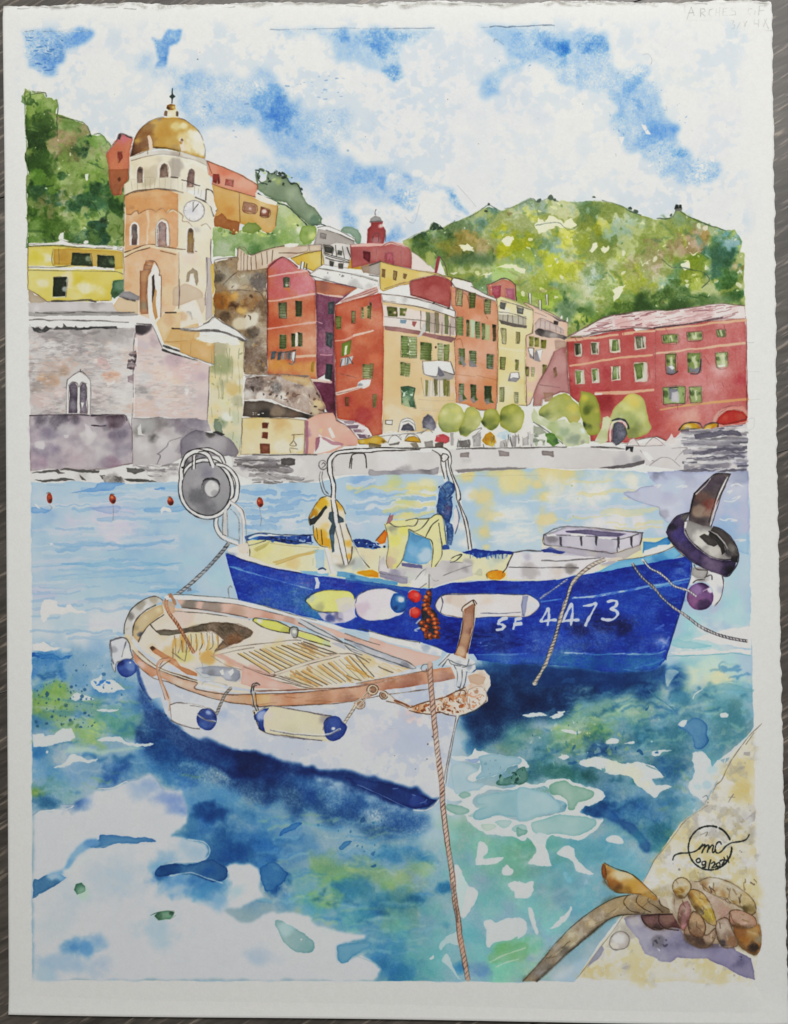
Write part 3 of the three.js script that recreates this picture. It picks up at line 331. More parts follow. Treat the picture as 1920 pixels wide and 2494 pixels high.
  outline(Ov(G1,1162,1640,150),2.2,'#6c655f',{a:0.85});ink([G1`1145 1640 1145 1510`,G1`1145 1640 1215 1545`,G1`1140 1650 1160 1620`],2,'#5d5752',{straight:1});
  ink(Array.from({length:12},(_,i)=>{const a=i*Math.PI/6;return G1`${1162 + 124 * Math.cos(a)} ${1640 + 124 * Math.sin(a)} ${1162 + 140 * Math.cos(a)} ${1640 + 140 * Math.sin(a)}`;}),1.2,'#8a837d',{straight:1,a:0.6});
  wash(G1`1150 1880 1230 1870 1250 1940 1180 1950`,'#c5bfb6',{s:2,a:0.7});
  // tower windows
  arch(G1,250,325,1830,2140,'#7d6d66',34,{b:blobs(G1,'300 1900 50 #57504e;280 2090 50 #6d5148')});arch(G1,632,755,1800,2160,'#94716a',36,{b:blobs(G1,'660 1900 60 #7b6460;700 2120 70 #b38a78')});outline(G1`600 2160 600 1900 640 1790 700 1755 770 1790 795 1900 795 2160`,1.3,'#6e655e',{a:0.6});
  arch(G1,1062,1150,1890,2250,'#a3835c',22,{b:blobs(G1,'1110 1930 40 #6e5f50;1100 2060 60 #a88c58')});
  // lower: niche gable, arched opening, stains
  wash(B1`1195 350 1220 345 1225 300 1240 268 1315 268 1290 345 1260 400 1255 560 1265 715 1200 720 1195 560`,'#bd8258',{r:1,e:0.5,b:blobs(B1,'1230 640 50 #9a8060;1270 290 40 #cf9a70;1230 400 50 #c79060')});wash(B1`1265 400 1290 340 1315 284 1340 310 1362 370 1374 410 1372 760 1330 770 1280 755 1265 640 1258 500`,'#f1efe9',{r:1,e:0.4});
  wash(B1`1300 400 1318 380 1325 500 1316 620 1308 660 1298 600`,'#4e3b35',{r:1});wash(B1`1318 500 1334 520 1330 640 1345 740 1325 765 1305 700 1300 640`,'#cf9454',{r:1});
  ink([B1`1240 268 1315 268 1340 300 1365 350 1360 390 1378 420 1374 760`,B1`1225 340 1290 345 1260 400 1255 500 1262 700`,B1`1230 300 1300 310`,B1`1195 350 1196 700`],1.7,'#6a4636',{a:0.85});
  wash(B2`45 440 60 360 100 315 140 350 150 440 140 480 120 440 112 370 85 370 70 440`,'#a08c70',{e:0.4});wash(B2`75 450 85 380 110 380 120 450 130 470 60 460`,'#f3f0e6',{e:0.3});
  wash(B2`-60 500 0 480 40 455 120 480 180 520 190 570 120 600 40 630 -60 640 -70 600`,'#cdb092',{e:0.4,c:1,a:0.8});wash(B2`130 590 190 570 215 590 200 700 180 730 150 640`,'#d6c0a6',{e:0.3,a:0.8});
  wash(B2`215 240 240 236 262 245 275 730 215 780 212 640 225 500`,'#b9acab',{r:1,e:0.4,a:0.85});wash(B2`262 300 290 280 290 520 270 560 290 700 275 730`,'#e8c558',{r:1,s:1});ink([B2`225 240 232 420 212 560 210 640`,B1`1532 420 1528 560 1524 670`,B2`262 80 258 240 270 300`],1.7,'#5b4f52',{a:0.75});
  ink([B2`60 700 85 705 100 760`,B1`1600 705 1625 715 1640 750`],4,'#3f3a36');}

// --- ochre house behind the tower
{const up=wash(A2`85 1372 230 1430 390 1495 515 1580 500 1682 390 1650 240 1610 125 1572 140 1520 100 1490`,'#ea9070',{p:'painted_house',l:'salmon and ochre house beside the tower dome',r:1.5,v:0.25,b:blobs(A2,'250 1430 70 #ec7d5a;420 1560 90 #eda384')});
  wash(A2`128 1570 240 1605 390 1650 500 1690 690 1750 668 1930 640 1975 600 1992 520 1940 360 1900 250 1880 150 1850 178 1790 150 1700`,'#dda552',{r:1.5,v:0.25,e:0.4,b:blobs(A2,'240 1700 100 #e0a046;420 1900 70 #d69a3c;640 1860 70 #cf9a48;560 1720 80 #e3b76a;300 1800 60 #dc9440')});
  wash(A2`150 1850 210 1815 260 1870 365 1895 352 1985 300 2000 270 1950 150 1932`,'#a9531f',{r:2,s:1.2});wash(A2`500 1640 560 1660 690 1722 672 1748 600 1735 498 1692`,'#ece7d8',{e:0.3});
  win(up,A2`140 1482 190 1486 196 1560 180 1565 175 1520 165 1560 135 1548`,'#a83329');win(up,A2`245 1522 312 1532 308 1595 275 1585 240 1580`,'#b2463a');
  win(up,A2`400 1720 508 1755 500 1825 395 1800`,'#a86f52',{b:blobs(A2,'450 1775 28 #e6d2cc')});win(up,A2`545 1765 622 1790 612 1852 540 1840`,'#a87057',{b:blobs(A2,'575 1800 24 #ead6ce')});
  ink([A2`85 1372 240 1432 390 1500 510 1575 515 1620`,A2`85 1372 130 1480`,A2`130 1570 240 1608 380 1645 500 1682`,A2`360 1650 370 1890`,A2`690 1752 670 1930`,A2`400 1720 505 1750 500 1820 395 1800 400 1720`,A2`545 1765 620 1790 612 1850 542 1842 548 1765`],1.4,'#7a4f35',{a:0.75});
  dabs(A2`150 1930 350 1970 480 1930 620 2000 500 2010 150 1990`,26,{col:['#5d7d34','#d6e29c','#88a850'],size:4.5});wash(A2`380 1930 430 1895 500 1900 540 1960 460 1990 380 1980`,'#7f9a3e',{r:4});}

// --- grey house and fence on the ridge
{const g=wash(A2`1040 1950 1105 1952 1220 1990 1340 2050 1345 2130 1180 2100 1000 2085 1020 2010`,'#ada49c',{p:'painted_house',l:'small grey house on the ridge',r:1.5,v:0.3});wash(A2`1030 1935 1120 1930 1230 1975 1345 2035 1340 2055 1220 2000 1100 1962 1030 1955`,WHITE,{e:0.3});win(g,A2`1050 1985 1105 1995 1100 2040 1050 2025`,'#857c78');ink([A2`1030 1940 1120 1930 1230 1975 1345 2035`,A2`1100 1962 1220 2000 1340 2058`],1.4,'#5c5650');
  wash(B2`500 150 600 220 700 180 860 140 1070 136 1200 128 1205 182 1090 188 950 235 820 260 740 330 615 345 480 350 488 220`,'#d6bda0',{p:'painted_wall',l:'pale brown plank wall along the ridge',r:2,e:0.5,b:blobs(B2,'980 170 80 #cdaa90;660 290 70 #c9a886;840 200 70 #d9c4a8')});
  ink([B2`490 145 545 150 600 215 700 180 860 140 1070 135 1200 125 1205 180`,B2`840 200 1060 190 1090 140`,B2`1100 140 1110 185 1195 175`,B2`520 180 515 350`,B2`545 200 540 350`,B2`575 220 570 350`,B2`605 230 605 350`,B2`640 215 650 330`,B2`690 200 700 300`,B2`740 185 740 290`,B2`790 175 780 270`,B2`490 160 485 260`],1.6,'#6b5240',{a:0.75});
  wash(B2`885 118 940 105 1010 120 1000 140 890 140`,'#e9e8dd',{e:0.4});}

// --- brown cliff
{const pts=B2`290 270 360 250 480 240 490 350 620 345 740 330 745 1235 545 1215 545 950 420 820 290 745`;
  wash(pts,'#a58a68',{p:'painted_cliff',l:'brown rocky cliff between tower and red house',r:4,v:0.4,g:0.25,e:0.3,hard:0.7,b:blobs(B2,'330 320 70 #8f7a5c;400 420 100 #a89a80;310 400 60 #6b5f4e;560 430 90 #b0a488;680 430 90 #746a62;470 480 60 #cfc3ac;400 620 90 #c58a3e;330 600 70 #b5762e;440 560 50 #e0a850;440 660 50 #5c3a20;560 600 80 #8f6238;520 690 60 #e0b868;640 620 80 #a5784a;700 700 90 #7a5c40;600 780 90 #d9d0b8;500 800 70 #d8ccb0;680 860 80 #a48a6c;650 950 100 #6e5440;600 1050 110 #7d6350;680 1130 100 #6a503c;600 1180 80 #8a6b50;570 960 50 #8b7c68;620 870 60 #5f5040;380 740 60 #7c6448')});
  dabs(pts,80,{col:['#5c4634','#d9c49c','#c99a50','#78604a','#e8dcc4'],size:5,r:5,a:0.55});ink([B2`290 270 300 500 340 520 480 510 600 520`,B2`360 470 430 400 480 360`,B2`550 940 545 1210`,B2`290 260 360 245 480 235`,B2`640 520 700 560 740 700`],1.8,'#574638',{a:0.65});}

// --- the houses behind: red gable with bell turret, yellow ones, white terrace
{wash(B2`940 240 1090 190 1202 182 1225 290 1130 350 1000 290`,'#ebc64c',{p:'painted_house',l:'small yellow house gable behind the red house',r:1.5,b:blobs(B2,'1150 240 60 #efcf60;1000 250 50 #e6ba3c')});
  const w=wash(B2`1215 130 1330 110 1480 120 1445 240 1430 330 1220 300`,'#dcd8d2',{p:'painted_house',l:'white terraced house with dark openings below the ridge',r:2,b:blobs(B2,'1260 160 50 #a8a098;1400 180 60 #c8c2bc;1380 270 60 #ece9e4')});
  for(const q of[B2`1225 140 1300 150 1290 200 1235 190`,B2`1270 260 1310 270 1300 310 1270 300`,B2`1340 170 1380 180 1375 220 1335 210`,B2`1350 290 1390 290 1385 330 1350 325`])win(w,q,'#55584e');
  ink([B2`1200 130 1205 300`,B2`1220 130 1300 150 1290 220`,B2`1225 200 1330 230 1440 260`,B2`1240 240 1350 270 1450 280`,B2`1320 130 1330 230`,B2`1380 140 1400 250`,B2`1420 150 1450 230`,B2`1230 215 1440 275`],2,'#4a4743',{a:0.75});
  wash(B2`1480 200 1560 250 1610 290 1560 340 1430 330 1450 270`,'#f0a41c',{p:'painted_awning',l:'orange awning on the hillside',r:2,e:0.5,b:blobs(B2,'1480 240 40 #e88a18;1550 300 40 #f4b73c')});wash(B2`1530 320 1680 280 1690 390 1560 370`,'#a68a74',{r:2});
  const tw=wash(A2`1455 1960 1485 1925 1480 1890 1580 1890 1578 1920 1605 1965 1592 2110 1452 2112`,'#ab3b3b',{p:'painted_tower',l:'little red bell turret with grey dome',r:1.2,b:blobs(A2,'1570 1920 30 #e6c8c0;1530 2050 40 #b5686a')});wash(A2`1473 1895 1480 1858 1520 1835 1565 1852 1582 1892 1530 1888`,'#979492',{p:'painted_dome',in:tw,r:1});ink([A2`1520 1835 1518 1810 1526 1785`,A2`1473 1895 1530 1888 1582 1892`,A2`1600 1960 1612 2000 1605 2060`,A2`1490 2060 1510 2000 1545 1990 1550 2060`],1.6,'#5a4a48');
  const r=wash(B3`-160 130 -20 118 110 130 185 106 260 130 332 150 358 192 362 330 250 310 100 270 0 290 -150 330`,'#bd5a57',{p:'painted_house',l:'rose red gabled house above the yellow row',r:1.5,v:0.25,b:blobs(B3,'260 230 90 #c0605a;60 200 80 #c66a64;-100 220 60 #b75452')});wash(B3`-160 126 0 112 110 118 185 100 290 115 340 150 185 125 110 140 -150 150`,'#e7bdb2',{e:0.3});
  win(r,B3`140 190 210 195 212 320 135 290`,'#a8323c');win(r,B2`1555 180 1620 190 1610 280 1560 240`,'#8c2a34');ink([B3`110 140 185 106 260 130 332 150 358 192 362 330`,B3`60 160 60 260`,B3`270 180 270 300`],1.3,'#7a4340',{a:0.7});
  wash(B3`360 185 420 220 500 290 560 342 560 372 360 335`,'#eadbd2',{r:1.2});ink([B3`358 182 420 222 510 305`],1.3,'#6e6a5c');wash(B3`555 370 572 260 585 225 610 228 590 300 575 372`,'#b5434f',{r:1});wash(B3`575 372 600 262 640 350 655 385`,'#ece9e4',{r:1});ink([B3`585 222 610 240 645 300 665 385`],2,'#5c5650');
  wash(B3`480 200 520 180 560 200 545 300 500 290`,'#a3b046',{r:4,a:0.85});
  const y=wash(B3`92 270 250 310 400 345 560 368 700 402 700 470 340 460 250 470 120 520 90 500`,'#edcb66',{p:'painted_house',l:'yellow house with three small windows below the rose red gable',r:1.5,b:blobs(B3,'500 380 70 #efd98c;150 440 50 #e8c04c;260 490 60 #dca85a')});for(const q of[B3`105 330 138 335 132 405 105 400`,B3`208 345 238 350 228 425 208 420`,B3`295 370 322 372 310 420 293 410`])win(y,q,'#96703a');ink([B3`92 262 95 500`,B3`92 270 400 345 700 405`,B3`130 500 250 460 340 440`],1.4,'#6e5a3a',{a:0.7});
  wash(B3`0 300 92 270 92 390 0 380`,'#a99c90',{r:1.5});ink([B3`0 300 92 268`,B3`0 385 80 395`],2,'#57504a');}

// --- tall red house on the left of the row
{const pts=B2`748 300 800 262 868 232 930 262 1010 330 1080 345 1150 430 1160 790 1168 1270 960 1255 742 1240 738 800 740 330`;
  const h=wash(pts,'#d6653f',{p:'painted_house',l:'tall narrow red house with white string courses and a washing line',r:1.5,v:0.25,g:0.14,e:0.4,hard:1,asp:1.8,b:blobs(B2,'880 290 110 #d4666c;1000 320 80 #d4646a;900 440 120 #d25f66;1080 480 110 #d6636a;800 540 80 #d65c58;800 680 110 #dd6c3c;950 700 110 #e07a42;1080 660 100 #d6603c;800 790 70 #d4512f;1000 740 90 #dc6e40;850 950 120 #e08046;1080 950 90 #e28a60;780 1150 80 #e89a5c;950 1180 110 #e88f34;1110 1180 90 #e8964c')});
  ink([B2`745 330 800 275 868 232 930 262 1000 320`,B2`740 330 742 800 738 1240`,B2`1080 345 1150 430 1158 600 1150 640`],2.4,'#6b3235',{a:0.8});bandLine([B2`750 396 900 372 1080 346`],5,'#f0c9c2');bandLine([B2`750 603 850 600 960 576 1150 548`],5,'#f0cdc0');bandLine([B2`745 842 900 820 1050 795 1170 782`],5,'#efc0b4');bandLine([B2`950 1082 1050 1078 1160 1070`],5,'#f3d0ae');bandLine([B2`1158 640 1160 900 1165 1270`],4,'#efb4a4');
  win(h,B2`880 410 905 400 935 410 930 494 878 492`,'#3f4a30',{b:blobs(B2,'905 470 16 #a8b090')});ink([B2`895 450 925 450`,B2`895 470 925 470`],1,'#b9c0a0');
  shutters(h,[[840,618,908,756],[980,604,1036,740],[842,892,905,1018,'#5c7034'],[945,878,985,1000,'#5a7030'],[1000,876,1042,996,'#5e6e3c']],B2,'#4a5a2c','#222d18');wash(B2`985 880 1008 885 1005 990 980 1000`,'#e8e2d6',{r:1.5});
  wash(B2`870 495 935 492 930 540 900 500`,'#e5862c',{a:0.6});wash(B2`1110 1120 1135 1120 1130 1215 1105 1210`,'#b58f2c',{a:0.8});
  for(const[x,w,c] of[[780,36,'#5b6f78'],[830,34,'#4f6470'],[875,18,'#93a4ac'],[898,16,'#7d929c'],[922,22,'#6a7f8c'],[945,34,'#dfe3e4']])wash(B2`${x} 1042 ${x + w} 1034 ${x + w - 10} ${1100 + (x > 930 ? 40 : 0)} ${x - 6} 1106`,c,{r:1.5,e:0.6,p:'painted_laundry',in:h});ink([B2`765 1040 860 1045 985 1022`],1.4,'#3f444a');ink([B2`985 1030 965 1140 930 1140`],2,'#4d5f6c');
  // purple shaded side
  const s=wash(B2`1150 425 1300 450 1500 490 1380 590 1315 640 1308 950 1318 1300 1325 1600 1250 1545 1150 1330 1120 1295 1282 1300 1282 1200 1165 1270 1160 790`,'#81405a',{p:'painted_house',l:'dark purple shaded side wall of the tall red house',r:1.5,v:0.35,g:0.2,e:0.4,b:blobs(B2,'1220 620 80 #8b4862;1200 1000 90 #8a4668;1210 800 70 #6d3550;1250 1180 80 #964a64;1260 1400 100 #7d3350;1290 1500 60 #6a2a3c;1200 900 50 #a35c70')});
  wash(B2`1150 430 1300 455 1505 492 1360 575 1260 560 1160 540`,'#c7704f',{r:1.5,s:1.2,e:0.3,b:blobs(B2,'1220 480 60 #a8604c;1350 520 70 #cf7a54')});bandLine([B2`1165 540 1270 558 1380 570`],5,'#efd3c4');bandLine([B2`1165 780 1210 795`],4,'#d99aa0');bandLine([B2`1190 1065 1290 1068`],4,'#d9a4ac');bandLine([B2`1115 1282 1280 1298`],5,'#e9cdbc');
  for(const q of[B2`1255 620 1310 610 1305 720 1255 720`,B2`1240 870 1300 880 1290 1010 1240 980`,B2`1240 1140 1295 1150 1290 1275 1240 1265`])win(s,q,'#2f3a3c',{b:null});ink([B2`1150 430 1155 620 1170 790`,B2`1120 1300 1180 1400 1250 1545`,B2`1305 620 1310 950 1325 1600`],1.8,'#5b2c3c',{a:0.7});
  // white roof above
  wash(B2`1105 375 1180 328 1300 345 1500 380 1680 430 1690 500 1640 520 1500 490 1300 440 1150 425`,'#e9e7e2',{p:'painted_roof',l:'white sloping roof between the red houses',r:2,e:0.4,v:0.25,g:0.2,b:blobs(B2,'1250 420 50 #b0aeac;1480 460 70 #bdbbb8;1620 480 50 #c4c0bc;1400 360 60 #f0efeb')});dabs(B2`1180 335 1680 430 1680 470 1200 380`,34,{col:['#6d6b66','#a3a19c'],size:2.6,a:0.7});ink([B2`1105 385 1250 430 1400 470 1500 490`,B2`1180 328 1300 345 1500 385 1680 435`],2,'#5a5852',{a:0.75});
  wash(B2`1010 330 1025 270 1050 268 1045 330`,WHITE);ink([B2`1020 330 1030 270`,B2`1048 330 1055 275`,B2`1070 335 1075 290`],2,'#55504c');}

// --- the big corner house: red side and orange front
{const roof=wash(B2`1355 625 1400 590 1540 530 1680 485 1690 530 1560 580 1400 625`,'#d9a89c',{r:1.5});ink([B2`1365 610 1530 560 1680 510`,B2`1380 620 1560 575 1680 530`,B2`1400 595 1540 540 1660 495`],1.6,'#8f4f48',{a:0.7});ink([B2`1355 628 1480 590 1600 550`],2.4,'#f2e8e2');
  const pts=[...B2`1318 640 1380 622 1560 580 1680 545`,...B3`70 540 105 545 122 720 125 1000 118 1500 110 1745 0 1770`,...B2`1640 1755 1600 1690 1500 1640 1335 1610 1322 1300 1312 950`];
  const h=wash(pts,'#d55f3f',{p:'painted_house',l:'brick red side wall of the corner house',r:1.5,v:0.25,g:0.14,e:0.4,hard:1,b:[...blobs(B2,'1450 680 120 #dd7250;1600 800 120 #e07c54;1400 850 90 #e48a6a;1560 950 110 #e07a50;1450 1050 100 #e08258;1380 1180 80 #d8583c;1500 1250 80 #e2805c;1420 1450 120 #cc433a;1560 1550 120 #c23a36;1500 1620 90 #bb3434;1650 1400 80 #dc5c44;1640 620 70 #d4552f'),...blobs(B3,'60 620 80 #cf5a4c;80 800 60 #de6a48;60 1100 80 #e2714a;70 1500 80 #cf4438;80 1650 70 #d25238')]});
  shutters(h,[[1325,735,1372,850,'#7d8f34'],[1460,688,1494,795,'#6a6f2c'],[1540,658,1570,756,'#708030'],[1592,645,1628,752,'#7d8a3c'],[1552,1148,1638,1270,'#86913f']],B2,'#6f8030','#3a4520');
  win(h,B2`1380 975 1458 942 1445 1060 1370 1080`,'#8ba03c');wash(B2`1405 985 1425 980 1418 1060 1400 1065`,'#e8e8d8',{r:1.5});wash(B2`1560 660 1595 655 1590 750 1565 755`,'#d8a878',{r:1.5});
  for(const q of[B2`1370 1100 1410 1090 1400 1160 1365 1170`,B2`1412 1085 1440 1085 1432 1150 1405 1155`,B2`1442 1080 1476 1072 1460 1140 1435 1140`])wash(q,'#c8ccd0',{r:1.5,e:0.7,p:'painted_laundry',in:h});ink([B2`1375 1105 1365 1165`,B2`1425 1090 1418 1150`,B2`1440 1090 1470 1140`],2,'#49545f');
  wash(B2`1505 1300 1540 1275 1620 1270 1610 1325 1560 1345 1500 1340`,'#dfe0e0',{r:2,e:0.7,b:blobs(B2,'1530 1330 24 #8a8f98')});bandLine([B2`1322 948 1400 940 1480 905`],5,'#eab09c');bandLine([B2`1480 898 1560 880 1640 855`],6,'#f0dcd0');bandLine([B2`1335 1392 1420 1372 1520 1340 1600 1325`],6,'#efe3da');ink([B2`1335 1398 1420 1378 1520 1346`],1.6,'#8a5a50');
  for(const q of[B2`1405 1430 1440 1430 1432 1500 1408 1500`,B2`1645 1410 1670 1410 1668 1520 1640 1500`])win(h,q,'#9a6a3c');ink([B2`1322 640 1312 950 1322 1300 1335 1620`,B2`1340 1220 1500 1260`],1.6,'#7d3a34',{a:0.6});
  for(const q of[[0,620,18,760],[0,1140,30,1260],[30,1400,60,1520]])shutters(h,[q],B3,'#86853c','#5a4a28');
  // front
  const f=region('painted_house',B3`100 545 400 600 735 700 745 920 722 960 735 1480 735 1560 600 1570 560 1720 118 1735 122 720`,'yellow ochre front of the corner house with a long balcony');
  wash(B3`112 560 400 620 735 710 745 920 722 960 735 1480 735 1560 600 1570 560 1720 118 1735 122 720`,'#e9c384',{r:1.2,v:0.2,e:0.3,b:blobs(B3,'180 900 110 #e9c080;200 1250 120 #ecc888;450 1000 90 #e6b878;660 1080 70 #eac79a;250 1600 120 #eed9ac;450 1500 120 #ecd3a0;680 1350 70 #eac7a4;400 1350 60 #e8c084;550 850 80 #e3b890;180 1700 90 #efdfbc')});
  wash(B3`120 640 300 665 735 760 745 910 430 870 120 825`,'#e3d2c6',{r:1.2,s:1,e:0.25,b:blobs(B3,'650 820 80 #cdb6aa;250 740 80 #e8dccf;520 780 60 #b9a69a')});
  wash(B3`130 818 430 858 480 880 745 925 700 965 560 930 400 890 130 852`,'#a87470',{r:1.5,s:1,b:blobs(B3,'650 930 60 #8f5f60;300 850 70 #b5837c')});
  win(f,B3`150 655 235 665 235 740 160 735`,'#77803e',{b:blobs(B3,'215 700 16 #e3c9b8;175 700 18 #3f4d24')});win(f,B3`255 665 318 672 310 735 260 735`,'#7a8440',{b:blobs(B3,'300 700 16 #d8b8a4')});
  for(const[x,c] of[[480,'#6a7048'],[520,'#b9a898'],[560,'#8a7f60'],[600,'#cbb8aa'],[640,'#6a7444'],[690,'#b39c92']])wash(B3`${x} 700 ${x + 36} 708 ${x + 34} ${875 + (x - 480) * 0.1} ${x} ${868 + (x - 480) * 0.1}`,c,{r:1.5,a:0.85});
  wash(B3`130 740 430 775 430 850 130 820`,'#e6dad2',{r:1.2,a:0.7});wash(B3`270 760 320 770 310 800 270 790`,'#7f9db0',{r:1.5});wash(B3`360 775 400 780 385 830 365 810`,'#b86a66',{r:1.5});
  wash(B3`100 545 260 562 450 600 600 640 735 690 730 745 600 700 450 660 270 630 112 605`,'#e8e6e1',{p:'painted_roof',in:f,r:1.5,e:0.4,g:0.2,b:blobs(B3,'300 605 60 #b9b7b4;550 660 60 #c9c6c2;200 590 40 #d4d1cc')});
  ink([B3`112 607 270 632 450 662 600 702 730 748`,B3`100 545 260 560 450 596 735 690`,B3`440 690 436 800 440 850`,B3`130 738 430 772 560 800 740 830`,B3`120 825 300 845 430 868`,B3`480 790 480 880`,B3`560 760 560 890`,B3`620 790 622 895`,B3`735 750 740 910`,B3`515 720 515 880`,B3`690 800 690 900`],1.5,'#5f524a',{a:0.75});
  wash(B3`455 800 478 790 470 860 440 910 405 920 430 870`,'#d0cdc9',{e:0.5});spatter(B3`540 610 560 610 560 630 540 630`,2,3,'#3a332c');wash(Ov(B3,678,668,10),'#4d453c',{});wash(Ov(B3,568,992,10),'#6b4a30',{});
  shutters(f,[[270,905,335,1085,'#6d9438'],[335,912,408,1095,'#7fa04c'],[436,960,535,1110,'#6c8836'],[585,970,630,1112,'#a3b070'],[632,975,680,1118,'#86a044'],[264,1128,305,1245,'#86a04a'],[306,1130,350,1248,'#93a85a']],B3,'#6d8c38','#34481f');
  dabs(B3`275 910 400 915 395 1090 275 1080`,14,{col:['#dfe8c8'],size:3,wide:0.7});
  wash(B3`455 1160 475 1230 580 1290 715 1275 730 1230 690 1200 450 1180`,'#8e8b92',{r:2,s:1.4,a:0.8});wash(B3`455 1118 580 1112 692 1124 728 1235 600 1195 575 1250 470 1232`,'#f0f0ee',{p:'painted_laundry',in:f,r:2,e:0.5});wash(B3`588 1170 640 1245 600 1255 580 1240`,'#6f6c7a',{r:1.5});ink([B3`455 1120 470 1230 575 1252`,B3`590 1165 640 1240`,B3`692 1126 726 1232`],1.2,'#5f5e66');
  wash(B3`470 1275 680 1285 680 1420 478 1425`,'#dccfb8',{r:1.5,e:0.2});for(const[x,c] of[[475,'#8f9250'],[555,'#7f8444'],[630,'#7c8030'],[655,'#868a3c']])wash(B3`${x} 1275 ${x + 26} 1280 ${x + 24} 1410 ${x + 4} 1415`,c,{r:1.5,p:'painted_window',in:f});ink([B3`520 1280 510 1420`,B3`600 1285 600 1420`,B3`545 1280 545 1410`,B3`440 1260 470 1420`,B3`680 1275 685 1420`],1.3,'#6f6450',{a:0.7});
  win(f,B3`270 1340 330 1335 388 1350 375 1430 395 1520 350 1515 330 1450 275 1490`,'#3f6b45',{b:blobs(B3,'320 1355 50 #234a2e;370 1490 30 #2c5236;310 1450 40 #7fa072')});wash(B3`275 1430 330 1440 345 1510 290 1500`,'#8fb07c',{r:1.5,a:0.8});dabs(B3`275 1345 380 1355 370 1430 275 1430`,12,{col:['#cfe0c8'],size:2.6});
  ink([B3`420 1445 560 1458 720 1455`,B3`430 1520 560 1530 650 1520`,B3`440 1540 600 1545`,B3`250 1115 400 1130`],1,'#9a7a58',{a:0.6});
  wash(B3`140 1625 195 1622 192 1660 140 1656`,'#efece6',{r:1,e:0.2,p:'painted_sign',in:f});outline(B3`140 1625 195 1622 192 1660 140 1656`,1.8,'#4f4a46',{straight:1});
  wash(B3`250 1720 255 1640 290 1605 350 1602 392 1640 398 1715 330 1725`,'#e6e3de',{r:1.5,e:0.5});win(f,B3`275 1705 290 1660 330 1645 370 1670 385 1710`,'#5c5a68',{p:'painted_door'});ink([B3`250 1720 270 1635 320 1605 380 1630 398 1710`,B3`285 1640 340 1630 390 1665`],1.8,'#6a6762');win(f,B3`446 1645 460 1600 500 1570 540 1590 570 1650 572 1725 500 1700 450 1690`,'#5c5b6c',{p:'painted_door',b:blobs(B3,'520 1690 50 #8a8994;490 1600 40 #474656')});
  // orange house next
  const rg=wash(B3`345 480 350 440 450 410 560 388 640 408 705 445 700 560 690 665 500 600 355 555`,'#b5443f',{p:'painted_house',l:'dark red gable above the corner house roof',r:1.5,v:0.25,b:blobs(B3,'480 480 110 #b03b38;640 580 60 #bf544c;560 540 80 #c05650')});ink([B3`345 470 360 435 460 405 560 388 640 408 700 445`],2,'#6b3535');bandLine([B3`350 520 352 440`],3,'#d99a90',{a:0.5});
  const og=wash(B3`690 480 760 500 900 545 1075 600 1092 650 1098 860 1092 1420 1082 1535 940 1540 830 1490 740 1475 725 960 745 900 738 700 700 640`,'#de8b60',{p:'painted_house',l:'orange house with rows of green shuttered windows',r:1.5,v:0.25,g:0.14,e:0.35,b:blobs(B3,'950 640 90 #d97c50;800 700 80 #dc8058;960 1000 110 #e19570;800 1050 80 #e5a078;900 1230 120 #e59a70;1000 1290 90 #de8850;800 1250 70 #e6a884;1050 1400 70 #e0905c;820 1480 80 #e2925c;960 1500 80 #de8850;720 520 50 #d4665a;900 760 60 #e6a080')});
  wash(B3`700 440 722 408 870 448 885 490 980 540 1095 592 1070 610 900 545 740 492`,'#ebe7e1',{p:'painted_roof',in:og,r:1.5,e:0.4});wash(B3`760 495 900 540 1060 600 1060 625 880 570 740 520`,'#c98a78',{r:1.5,a:0.7});ink([B3`700 440 722 408 880 450`,B3`870 480 980 540 1095 592`,B3`740 492 900 545 1070 605`],1.6,'#5c4c44',{a:0.75});
  shutters(og,[[742,505,795,648,'#8a7f34'],[850,535,905,668,'#6e7a2c'],[985,592,1040,716,'#66742c'],[742,738,804,902,'#6a8a34'],[830,770,858,912,'#5a6f30'],[905,785,945,930,'#5f7c34'],[958,795,990,935,'#6a8038'],[1050,808,1080,950,'#7a5a34'],[762,1008,812,1150,'#5e7a36'],[855,1030,914,1155,'#4f6c34'],[1002,1060,1060,1182,'#4c6a36'],[762,1310,806,1420,'#3f6434'],[864,1318,910,1440,'#486a38'],[985,1328,1042,1460,'#3f6030']],B3,'#5e7a34','#2c3c1e');
  wash(B3`862 765 905 775 902 920 866 912`,'#b9cba4',{r:1.5});wash(B3`992 800 1030 812 1024 942 990 935`,'#b0ba7c',{r:1.5});
  for(const q of[B3`755 1100 780 1070 825 1150 800 1175`,B3`845 1110 880 1120 915 1165 850 1165`,B3`760 1430 800 1400 838 1440 770 1470`,B3`865 1440 900 1410 925 1450 900 1480`,B3`985 1450 1020 1440 1060 1480 1000 1490`,B3`1000 1160 1060 1170 1030 1190`])wash(q,'#8c8a92',{r:2,a:0.85});
  for(const q of[B3`800 1390 838 1440 800 1445`,B3`890 1400 928 1445 900 1455`,B3`1020 1420 1060 1475 1020 1470`])wash(q,'#56702c',{r:1.5});
  ink([B3`700 480 740 492 760 560 735 640 700 640`,B3`795 540 830 560 850 640`,B3`905 560 960 580 985 620 980 700 1010 760`,B3`1095 600 1098 900 1090 1420`,B3`740 940 780 930 800 1000`,B3`920 1240 1080 1280`,B3`740 1230 900 1250`],1.2,'#9a5a3c',{a:0.55});
